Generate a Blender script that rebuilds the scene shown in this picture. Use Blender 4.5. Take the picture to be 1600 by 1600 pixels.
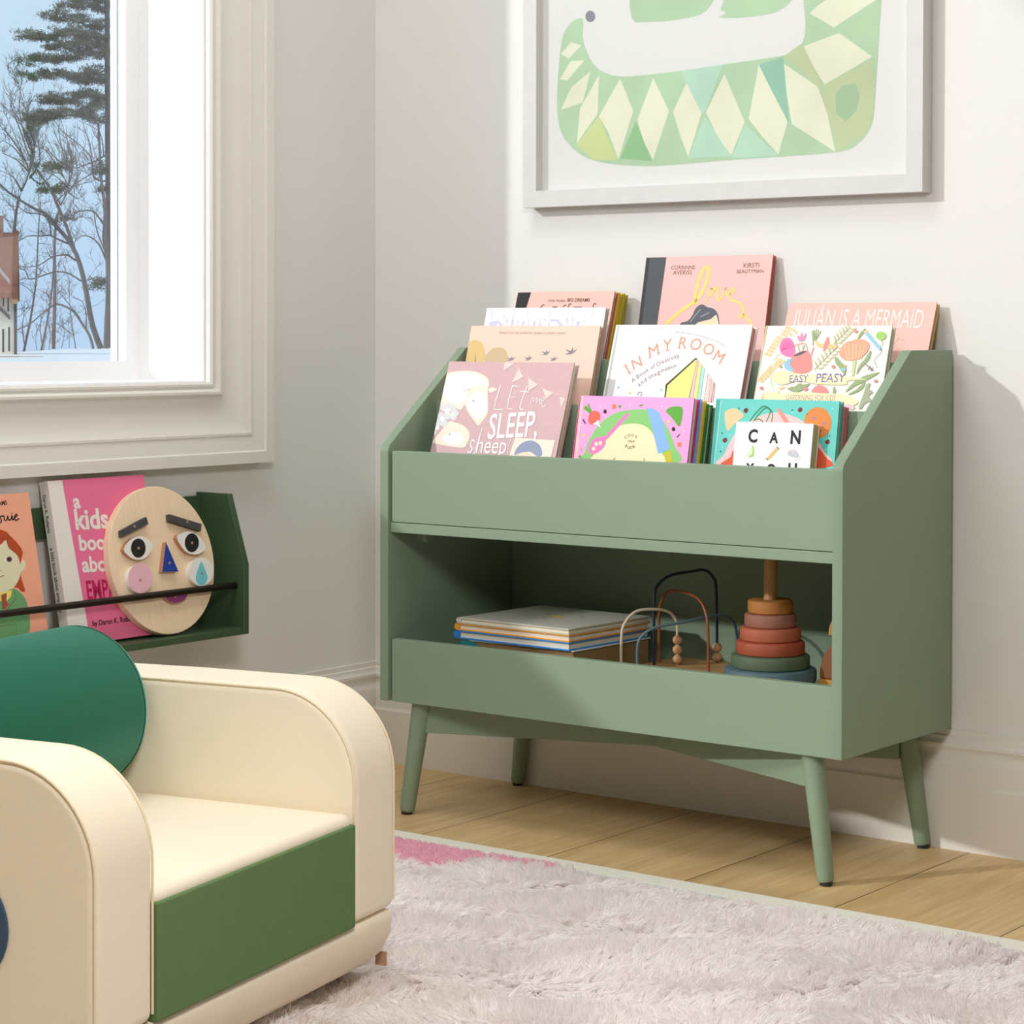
import bpy, bmesh, math, random, json
from mathutils import Vector, Matrix
from mathutils.geometry import delaunay_2d_cdt
import numpy as np

for o in list(bpy.data.objects):
    bpy.data.objects.remove(o, do_unlink=True)
S = bpy.context.scene
COL = S.collection
random.seed(4)
rng = np.random.default_rng(7)
PI = math.pi

# ------------------------------------------------------------------ camera
cam_d = bpy.data.cameras.new('camera')
cam = bpy.data.objects.new('camera', cam_d)
COL.objects.link(cam)
F_PX, YAW, PITCH, ROLL, CY = 3509.18, 0.91853, 0.0181, 0.00208, 586.75
fw = Vector((-math.cos(YAW) * math.cos(PITCH), math.sin(YAW) * math.cos(PITCH), -math.sin(PITCH)))
rt = fw.cross(Vector((0, 0, 1))).normalized()
up = rt.cross(fw)
r2 = rt * math.cos(ROLL) + up * math.sin(ROLL)
u2 = up * math.cos(ROLL) - rt * math.sin(ROLL)
CAM = Vector((2.98857, -3.4562, 0.86372))
cam.matrix_world = Matrix(((r2.x, u2.x, -fw.x, CAM.x), (r2.y, u2.y, -fw.y, CAM.y), (r2.z, u2.z, -fw.z, CAM.z), (0, 0, 0, 1)))
cam_d.sensor_width = 36.0
cam_d.lens = F_PX / 1600 * 36.0
cam_d.shift_y = (CY - 800) / 1600
cam_d.clip_start = 0.05
cam_d.clip_end = 600
S.camera = cam

# ------------------------------------------------------------------ world, sun, added fill lamps, exposure
S.view_settings.view_transform = 'Standard'
S.view_settings.look = 'None'
S.view_settings.gamma = 1
S.view_settings.use_curve_mapping = False
S.view_settings.exposure = 0.15
S.cycles.max_bounces = 14
S.cycles.diffuse_bounces = 10
S.cycles.transparent_max_bounces = 16
w = bpy.data.worlds.new('sky')
S.world = w
w.use_nodes = True
nt = w.node_tree
bg = nt.nodes['Background']
tc = nt.nodes.new('ShaderNodeTexCoord')
sx = nt.nodes.new('ShaderNodeSeparateXYZ')
rp = nt.nodes.new('ShaderNodeValToRGB')
nt.links.new(tc.outputs['Generated'], sx.inputs[0])
nt.links.new(sx.outputs['Z'], rp.inputs[0])
nt.links.new(rp.outputs[0], bg.inputs[0])
rp.color_ramp.elements[0].position = 0.0
rp.color_ramp.elements[0].color = (0.46, 0.66, 0.90, 1)
rp.color_ramp.elements[1].position = 0.5
rp.color_ramp.elements[1].color = (0.52, 0.70, 0.92, 1)
e = rp.color_ramp.elements.new(0.13)
e.color = (0.56, 0.76, 0.93, 1)
bg.inputs[1].default_value = 0.9


def lamp(name, kind, energy, color, loc=(0, 0, 0), direction=None, size=None, size_y=None, angle=None):
    d = bpy.data.lights.new(name, kind)
    d.energy = energy
    d.color = color
    o = bpy.data.objects.new(name, d)
    COL.objects.link(o)
    o.location = loc
    if direction is not None:
        o.rotation_euler = Vector(direction).to_track_quat('-Z', 'Y').to_euler()
    if size is not None:
        d.shape = 'RECTANGLE'
        d.size = size
        d.size_y = size_y or size
    if angle is not None:
        d.angle = angle
    return o


lamp('sun_light', 'SUN', 1.5, (1.0, 0.995, 0.985), direction=(0.66, 1.0, -0.46), angle=math.radians(1.8))
lamp('overhead_fill', 'AREA', 12, (1.0, 0.995, 0.985), loc=(0.7, -1.2, 2.70), direction=(0.0, 0.0, -1), size=0.8, size_y=0.8)  # added fill lamp under the ceiling, not a fixture of the room
lamp('overhead_fill', 'AREA', 18, (1.0, 0.995, 0.985), loc=(0.5, -2.6, 2.70), direction=(0.0, 0.1, -1), size=1.2, size_y=1.6)  # second added overhead fill, larger and further from the back wall
lamp('chair_fill', 'AREA', 16, (1.0, 0.985, 0.965), loc=(2.05, -2.15, 1.55), direction=(-0.85, 0.8, -1), size=0.4, size_y=0.4)  # added lamp out of view, brightens the chair front and rug

# ------------------------------------------------------------------ helpers
def lin(c):
    c = c / 255.0
    return c / 12.92 if c <= 0.04045 else ((c + 0.055) / 1.055) ** 2.4


MATS = {}


def mat(name, rgb, rough=0.5, noise=0.0, nscale=40, bump=0.0, bscale=200, spec=0.5, metal=0.0, sheen=0.0, stretch=None, sheen_tint=None):
    if name in MATS:
        return MATS[name]
    m = bpy.data.materials.new(name)
    m.use_nodes = True
    t = m.node_tree
    b = t.nodes['Principled BSDF']
    col = (lin(rgb[0]), lin(rgb[1]), lin(rgb[2]), 1)
    b.inputs['Base Color'].default_value = col
    b.inputs['Roughness'].default_value = rough
    b.inputs['Specular IOR Level'].default_value = spec
    b.inputs['Metallic'].default_value = metal
    if sheen:
        b.inputs['Sheen Weight'].default_value = sheen
        b.inputs['Sheen Roughness'].default_value = 0.35
        if sheen_tint:
            b.inputs['Sheen Tint'].default_value = tuple(lin(v) for v in sheen_tint) + (1,)
    if noise or bump:
        c = t.nodes.new('ShaderNodeTexCoord')
        mp = t.nodes.new('ShaderNodeMapping')
        if stretch:
            mp.inputs['Scale'].default_value = stretch
        t.links.new(c.outputs['Object'], mp.inputs[0])
    if noise:
        n = t.nodes.new('ShaderNodeTexNoise')
        n.inputs['Scale'].default_value = nscale
        n.inputs['Detail'].default_value = 5
        t.links.new(mp.outputs[0], n.inputs['Vector'])
        mx = t.nodes.new('ShaderNodeMix')
        mx.data_type = 'RGBA'
        mx.inputs['A'].default_value = tuple(min(1, v * (1 - noise)) for v in col[:3]) + (1,)
        mx.inputs['B'].default_value = tuple(min(1, v * (1 + noise)) for v in col[:3]) + (1,)
        t.links.new(n.outputs['Fac'], mx.inputs['Factor'])
        t.links.new(mx.outputs['Result'], b.inputs['Base Color'])
    if bump:
        n2 = t.nodes.new('ShaderNodeTexNoise')
        n2.inputs['Scale'].default_value = bscale
        n2.inputs['Detail'].default_value = 4
        t.links.new(mp.outputs[0], n2.inputs['Vector'])
        bp = t.nodes.new('ShaderNodeBump')
        bp.inputs['Strength'].default_value = bump
        bp.inputs['Distance'].default_value = 0.002
        t.links.new(n2.outputs['Fac'], bp.inputs['Height'])
        t.links.new(bp.outputs[0], b.inputs['Normal'])
    MATS[name] = m
    return m


def link(name, data, parent=None):
    o = bpy.data.objects.new(name, data)
    COL.objects.link(o)
    if parent is not None:
        o.parent = parent
    return o


def thing(name, label, cat, loc=(0, 0, 0), rot=(0, 0, 0), group=None):
    o = link(name, None)
    o.location = loc
    o.rotation_euler = rot
    o.empty_display_size = 0.05
    o['label'] = label
    o['category'] = cat
    if group:
        o['group'] = group
    return o


def smooth_by_angle(me, deg=38):
    lim = math.radians(deg)
    bm = bmesh.new()
    bm.from_mesh(me)
    for f in bm.faces:
        f.smooth = True
    for ed in bm.edges:
        if len(ed.link_faces) == 2:
            ed.smooth = ed.calc_face_angle(0) < lim
        else:
            ed.smooth = False
    bm.to_mesh(me)
    bm.free()


class MB:
    """collects shapes of one part in a bmesh"""

    def __init__(self):
        self.bm = bmesh.new()
        self.mats = []

    def mi(self, m):
        if m is None:
            return 0
        if m not in self.mats:
            self.mats.append(m)
        return self.mats.index(m)

    def box(self, x0, x1, y0, y1, z0, z1, m=None):
        k = self.mi(m)
        v = [self.bm.verts.new((x, y, z)) for x in (x0, x1) for y in (y0, y1) for z in (z0, z1)]
        for q in ((0, 1, 3, 2), (4, 6, 7, 5), (0, 4, 5, 1), (2, 3, 7, 6), (0, 2, 6, 4), (1, 5, 7, 3)):
            f = self.bm.faces.new([v[i] for i in q])
            f.material_index = k
        return v

    def prism(self, pts, axis, a, b, m=None, m_cap=None):
        """2-D outline extruded along axis ('x','y','z') from a to b"""
        k = self.mi(m)
        kc = self.mi(m_cap) if m_cap is not None else k

        def P(p, s):
            return {'x': (s, p[0], p[1]), 'y': (p[0], s, p[1]), 'z': (p[0], p[1], s)}[axis]
        A = [self.bm.verts.new(P(p, a)) for p in pts]
        B = [self.bm.verts.new(P(p, b)) for p in pts]
        n = len(pts)
        for i in range(n):
            f = self.bm.faces.new((A[i], A[(i + 1) % n], B[(i + 1) % n], B[i]))
            f.material_index = k
        f = self.bm.faces.new(A[::-1])
        f.material_index = kc
        f = self.bm.faces.new(B)
        f.material_index = kc

    def tube(self, pts, r, n=10, m=None, closed=False, cap=True):
        k = self.mi(m)
        P = [Vector(p) for p in pts]
        rr = r if isinstance(r, (list, tuple)) else [r] * len(P)
        rings = []
        prev = None
        for i, p in enumerate(P):
            if closed:
                d = (P[(i + 1) % len(P)] - P[i - 1])
            else:
                d = (P[min(i + 1, len(P) - 1)] - P[max(i - 1, 0)])
            d.normalize()
            if prev is None:
                a = Vector((0, 0, 1)) if abs(d.z) < .9 else Vector((1, 0, 0))
                u = d.cross(a).normalized()
            else:
                u = (prev - d * prev.dot(d)).normalized()
            prev = u
            v = d.cross(u)
            rings.append([self.bm.verts.new(p + (u * math.cos(t) + v * math.sin(t)) * rr[i]) for t in [2 * PI * j / n for j in range(n)]])
        m_ = len(rings)
        for i in range(m_ if closed else m_ - 1):
            A, B = rings[i], rings[(i + 1) % m_]
            for j in range(n):
                f = self.bm.faces.new((A[j], A[(j + 1) % n], B[(j + 1) % n], B[j]))
                f.material_index = k
        if cap and not closed:
            self.bm.faces.new(rings[0][::-1]).material_index = k
            self.bm.faces.new(rings[-1]).material_index = k

    def lathe(self, prof, c=(0, 0, 0), n=40, m=None, axis='z'):
        k = self.mi(m)
        rings = []
        for (r, h) in prof:
            ring = []
            for j in range(n):
                t = 2 * PI * j / n
                q = (r * math.cos(t), r * math.sin(t), h) if axis == 'z' else (r * math.cos(t), h, r * math.sin(t))
                ring.append(self.bm.verts.new((q[0] + c[0], q[1] + c[1], q[2] + c[2])))
            rings.append(ring)
        for A, B in zip(rings[:-1], rings[1:]):
            for j in range(n):
                f = self.bm.faces.new((A[j], A[(j + 1) % n], B[(j + 1) % n], B[j]))
                f.material_index = k
        self.bm.faces.new(rings[0][::-1]).material_index = k
        self.bm.faces.new(rings[-1]).material_index = k

    def sphere(self, c, r, m=None, n=16):
        k = self.mi(m)
        ret = bmesh.ops.create_uvsphere(self.bm, u_segments=n * 2, v_segments=n, radius=r, matrix=Matrix.Translation(c))
        for v in ret['verts']:
            for f in v.link_faces:
                f.material_index = k

    def build(self, name, m=None, parent=None, bevel=0.0, seg=2, smooth=True, ang=38):
        bmesh.ops.recalc_face_normals(self.bm, faces=self.bm.faces)
        me = bpy.data.meshes.new(name)
        self.bm.to_mesh(me)
        self.bm.free()
        for q in (self.mats or [m]):
            me.materials.append(q)
        o = link(name, me, parent)
        if bevel:
            md = o.modifiers.new('bevel', 'BEVEL')
            md.width = bevel
            md.segments = seg
            md.limit_method = 'ANGLE'
            md.angle_limit = math.radians(40)
            md.harden_normals = False
            for p in me.polygons:
                p.use_smooth = True
            if hasattr(me, 'set_sharp_from_angle'):
                me.set_sharp_from_angle(angle=math.radians(30))
            if smooth:
                for ed in me.edges:
                    ed.use_edge_sharp = False
                wn = o.modifiers.new('weighted', 'WEIGHTED_NORMAL')
                wn.keep_sharp = False
        elif smooth:
            smooth_by_angle(me, ang)
        return o


def part(name, m, parent, *boxes, bevel=0.0, seg=2):
    b = MB()
    for q in boxes:
        b.box(*q)
    return b.build(name, m, parent, bevel, seg, smooth=bool(bevel))


def structure(name, o_or_mb, m=None, parent=None, **k):
    o = o_or_mb.build(name, m, parent, **k) if isinstance(o_or_mb, MB) else o_or_mb
    if parent is None:
        o['kind'] = 'structure'
    return o


# ------------------------------------------------------------------ materials of the setting
M_wall = mat('wall_paint', (233, 232, 229), 0.65, bump=0.06, bscale=700, spec=0.25)
M_trim = mat('trim_paint', (234, 231, 225), 0.35, spec=0.4)
M_far = mat('low_bounce_taupe', (128, 120, 112), 0.7)  # dark tone picked for the unseen walls to cut bounce light
M_ceil = mat('ceiling_paint', (244, 243, 240), 0.8)
M_sash = mat('sash_white', (246, 246, 246), 0.35)


def wood_floor():
    m = bpy.data.materials.new('oak_floor')
    m.use_nodes = True
    t = m.node_tree
    N, L = t.nodes.new, t.links.new
    b = t.nodes['Principled BSDF']
    b.inputs['Roughness'].default_value = 0.42
    b.inputs['Specular IOR Level'].default_value = 0.4
    g = N('ShaderNodeTexCoord')
    sp = N('ShaderNodeSeparateXYZ')
    L(g.outputs['Object'], sp.inputs[0])
    ad = N('ShaderNodeMath'); ad.operation = 'ADD'; ad.inputs[1].default_value = 0.02
    L(sp.outputs['X'], ad.inputs[0])
    dv = N('ShaderNodeMath'); dv.operation = 'DIVIDE'; dv.inputs[1].default_value = 0.2695
    L(ad.outputs[0], dv.inputs[0])
    fl = N('ShaderNodeMath'); fl.operation = 'FLOOR'
    L(dv.outputs[0], fl.inputs[0])
    fr = N('ShaderNodeMath'); fr.operation = 'FRACT'
    L(dv.outputs[0], fr.inputs[0])
    pp = N('ShaderNodeMath'); pp.operation = 'PINGPONG'; pp.inputs[1].default_value = 0.5
    L(fr.outputs[0], pp.inputs[0])
    seam = N('ShaderNodeMath'); seam.operation = 'LESS_THAN'; seam.inputs[1].default_value = 0.0042
    L(pp.outputs[0], seam.inputs[0])
    wn = N('ShaderNodeTexWhiteNoise'); wn.noise_dimensions = '1D'
    L(fl.outputs[0], wn.inputs['W'])
    cb = N('ShaderNodeCombineXYZ')
    L(sp.outputs['X'], cb.inputs[0])
    ml = N('ShaderNodeMath'); ml.operation = 'MULTIPLY_ADD'; ml.inputs[1].default_value = 0.06
    L(sp.outputs['Y'], ml.inputs[0])
    L(wn.outputs['Value'], ml.inputs[2])
    L(ml.outputs[0], cb.inputs[1])
    n = N('ShaderNodeTexNoise'); n.inputs['Scale'].default_value = 42; n.inputs['Detail'].default_value = 8; n.inputs['Roughness'].default_value = .65; n.inputs['Distortion'].default_value = 1.2
    L(cb.outputs[0], n.inputs['Vector'])
    rmp = N('ShaderNodeValToRGB')
    rmp.color_ramp.elements[0].position = 0.3
    rmp.color_ramp.elements[0].color = (lin(202), lin(166), lin(112), 1)
    rmp.color_ramp.elements[1].position = 0.72
    rmp.color_ramp.elements[1].color = (lin(232), lin(202), lin(150), 1)
    L(n.outputs['Fac'], rmp.inputs[0])
    hs = N('ShaderNodeHueSaturation')
    vm = N('ShaderNodeMath'); vm.operation = 'MULTIPLY_ADD'; vm.inputs[1].default_value = 0.14; vm.inputs[2].default_value = 0.93
    L(wn.outputs['Value'], vm.inputs[0])
    L(vm.outputs[0], hs.inputs['Value'])
    L(rmp.outputs[0], hs.inputs['Color'])
    mx = N('ShaderNodeMix'); mx.data_type = 'RGBA'
    L(seam.outputs[0], mx.inputs['Factor'])
    L(hs.outputs[0], mx.inputs['A'])
    mx.inputs['B'].default_value = (lin(92), lin(70), lin(40), 1)
    L(mx.outputs['Result'], b.inputs['Base Color'])
    bp = N('ShaderNodeBump'); bp.inputs['Strength'].default_value = 0.12; bp.inputs['Distance'].default_value = 0.002
    L(n.outputs['Fac'], bp.inputs['Height'])
    L(bp.outputs[0], b.inputs['Normal'])
    return m


# ------------------------------------------------------------------ the room
RX, RY, RZ = 4.7, -5.3, 2.75
WY0, WY1, WZ0, WZ1 = -2.72, -0.4878, 0.775, 2.6      # window opening in the left wall
b = MB(); b.box(-0.25, RX + .1, RY - .1, 0.1, -0.12, 0.0)
structure('floor', b, wood_floor())
b = MB(); b.box(-0.25, RX + .1, RY - .1, 0.1, RZ, RZ + .1)
structure('ceiling', b, M_ceil)
b = MB()
b.box(-0.2, 0, WY1, 0.0, 0, RZ); b.box(-0.2, 0, RY, WY0, 0, RZ)
b.box(-0.2, 0, WY0, WY1, 0, WZ0); b.box(-0.2, 0, WY0, WY1, WZ1, RZ)
structure('wall_left', b, M_wall)
b = MB(); b.box(-0.2, RX + .1, 0.0, 0.1, 0, RZ)
structure('wall_back', b, M_wall)
b = MB(); b.box(RX, RX + .1, RY, 0.0, 0, RZ)
structure('wall_right', b, M_far)
b = MB(); b.box(-0.2, RX + .1, RY - .1, RY, 0, RZ)
structure('wall_front', b, M_far)

# baseboards: one profile swept along each wall
BB = [(0, 0), (.019, 0), (.019, .106), (.0165, .109), (.0155, .114), (.0165, .119), (.016, .123), (.016, .146), (.0145, .150), (.011, .155), (.0095, .161), (.0105, .167), (.0135, .172), (.0135, .177), (.010, .181), (.0085, .184), (.0085, .189), (.005, .191), (.005, .2), (0, .2006)]
b = MB(); b.prism([(-d, z) for d, z in BB], 'x', 0, RX)
structure('baseboard_back', b, M_trim, ang=30)
b = MB(); b.prism(BB, 'y', RY, 0)
structure('baseboard_left', b, M_trim, ang=30)

# window: casing, jamb lining, sill, sash, glass
WIN = link('window_1', None)
WIN['kind'] = 'structure'
# casing profile: distance outwards from the opening, thickness off the wall
CP = [(0, 0), (0, .016), (.004, .0195), (.008, .019), (.0105, .015), (.0125, .015), (.014, .021), (.0175, .0255), (.022, .0255), (.0255, .0215), (.028, .017), (.036, .0125), (.048, .0115), (.062, .013), (.078, .017), (.09, .022), (.096, .0245), (.0965, .0275), (.101, .0275), (.103, .0255), (.112, .0265), (.122, .029), (.130, .0305), (.1325, .034), (.137, .0345), (.1538, .0345), (.1538, 0)]
b = MB()
corners = [(WY1, WZ0, 1, -1), (WY0, WZ0, -1, -1), (WY0, WZ1, -1, 1), (WY1, WZ1, 1, 1)]
rings = [[b.bm.verts.new((t + .0005, cy_ + sy * d, cz_ + sz * d)) for d, t in CP] for (cy_, cz_, sy, sz) in corners]
for i in range(4):
    A, B2 = rings[i], rings[(i + 1) % 4]
    for j in range(len(CP) - 1):
        b.bm.faces.new((A[j], A[j + 1], B2[j + 1], B2[j]))
ca = b.build('casing', M_trim, WIN, ang=28)
b = MB()
b.box(-.2, .004, WY1 - .004, WY1 + .0, WZ0, WZ1); b.box(-.2, .004, WY0, WY0 + .004, WZ0, WZ1); b.box(-.2, .004, WY0, WY1, WZ1 - .004, WZ1)
b.build('jamb', M_sash, WIN, smooth=False)
b = MB(); b.box(-.2, .006, WY0, WY1 - .004, WZ0 - .012, WZ0 + .003)
b.build('sill', M_sash, WIN, bevel=.0015)
b = MB()
SX0, SX1 = -.208, -.165
sw = .036
b.box(SX0, SX1, WY1 - .004 - sw, WY1 - .004, WZ0 + .003, WZ1 - .004); b.box(SX0, SX1, WY0 + .004, WY0 + .004 + sw, WZ0 + .003, WZ1 - .004)
b.box(SX0, SX1, WY0 + .004 + sw, WY1 - .004 - sw, WZ0 + .003, WZ0 + .038); b.box(SX0, SX1, WY0 + .004 + sw, WY1 - .004 - sw, WZ1 - .045, WZ1 - .004)
b.build('sash_frame', M_sash, WIN, smooth=False)


def glass(name, refl=1.0):
    m = bpy.data.materials.new(name)
    m.use_nodes = True
    t = m.node_tree
    t.nodes.remove(t.nodes['Principled BSDF'])
    o = t.nodes['Material Output']
    tr = t.nodes.new('ShaderNodeBsdfTransparent')
    gl = t.nodes.new('ShaderNodeBsdfGlossy')
    gl.inputs['Roughness'].default_value = 0.02
    fr = t.nodes.new('ShaderNodeFresnel')
    ge = t.nodes.new('ShaderNodeNewGeometry')
    io = t.nodes.new('ShaderNodeMapRange')
    io.inputs['To Min'].default_value = 1.45
    io.inputs['To Max'].default_value = 1 / 1.45
    t.links.new(ge.outputs['Backfacing'], io.inputs['Value'])
    t.links.new(io.outputs[0], fr.inputs['IOR'])
    mu = t.nodes.new('ShaderNodeMath'); mu.operation = 'MULTIPLY'; mu.inputs[1].default_value = refl
    t.links.new(fr.outputs[0], mu.inputs[0])
    mx = t.nodes.new('ShaderNodeMixShader')
    t.links.new(mu.outputs[0], mx.inputs[0])
    t.links.new(tr.outputs[0], mx.inputs[1])
    t.links.new(gl.outputs[0], mx.inputs[2])
    t.links.new(mx.outputs[0], o.inputs[0])
    return m


M_glass = glass('window_glass')
b = MB(); b.box(-.19, -.186, WY0 + .04, WY1 - .04, WZ0 + .038, WZ1 - .045)
b.build('pane', M_glass, WIN, smooth=False)

# ------------------------------------------------------------------ printed colours
PAL = dict(white=(242, 242, 242), white2=(236, 232, 224), offwhite=(236, 232, 226), cream=(244, 232, 214), wool=(222, 222, 222), tan=(205, 180, 150), slate=(92, 96, 104), blushlight=(240, 214, 206), slateblue=(150, 158, 186), skin=(250, 222, 190),
           magenta=(205, 30, 95), pinkpale=(250, 200, 200), green=(140, 205, 118), creamyel=(246, 236, 190), spoonpink=(245, 130, 195), lightblue=(140, 185, 245), olive=(205, 195, 50), leaf=(95, 170, 60), radish=(245, 105, 85), black=(28, 27, 28), orange=(250, 130, 80), yellow=(250, 220, 110), purple=(130, 70, 140), brown=(110, 70, 50),
           tealdark=(78, 178, 168), teallight=(150, 224, 216), orangered=(225, 95, 60), sand=(240, 208, 160), biscuit=(225, 140, 70), mauve=(190, 130, 140), greendark=(40, 135, 75), salmon=(245, 150, 140), maroon=(125, 40, 40), palegreen=(226, 240, 205), limegreen=(165, 215, 110), straw=(230, 195, 120), mousegrey=(205, 205, 215),
           greyrose=(176, 150, 148), gold=(226, 196, 130), golddull=(212, 188, 148), trunk=(150, 130, 110), birdgrey=(140, 140, 148), lilac=(205, 205, 238), lilacpale=(222, 222, 242), greyline=(198, 198, 192), copper=(226, 160, 128), darkolive=(70, 65, 20), papyellow=(238, 232, 140), aqua=(176, 226, 218), rosepale=(250, 214, 206), brownline=(120, 85, 75), crimson=(190, 60, 70),
           oliveline=(190, 188, 130), wheat=(232, 208, 160), stem=(206, 216, 160), pinkhot=(240, 130, 185), pinkmid=(225, 90, 150), mauvepink=(222, 150, 190), leafsage=(160, 178, 130), coralpink=(244, 150, 145), skyblue=(150, 205, 225), coralyel=(250, 205, 150), leafdk=(120, 130, 90), leaftan=(205, 200, 150), coral=(248, 172, 146), leafgrey=(170, 178, 150), biscuitpale=(240, 200, 160), rosedull=(215, 150, 145), ribbon=(250, 234, 190), bluetext=(110, 110, 180), magpale=(242, 200, 205),
           charcoaldk=(48, 50, 54), charcoal=(78, 82, 86), lemon=(248, 222, 120), branch=(205, 180, 150), crimsonpink=(190, 30, 90), redhair=(185, 75, 40), palefaced=(226, 222, 186), jacket=(110, 165, 110), tie=(150, 90, 70),
           crocgreen=(182, 210, 172), crocpale=(232, 233, 206), crocteal=(152, 196, 172), crocmoss=(194, 206, 162), crocaqua=(186, 220, 196), croclime=(205, 216, 150), crocdeep=(150, 196, 140), crocsoft=(168, 196, 156))


def ink(name):
    return mat('ink_' + name, PAL[name], 0.55, spec=0.3)


def croc_ink(name):
    return mat('wash_' + name, PAL[name], 0.8, noise=0.2, nscale=7, spec=0.1)


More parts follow.
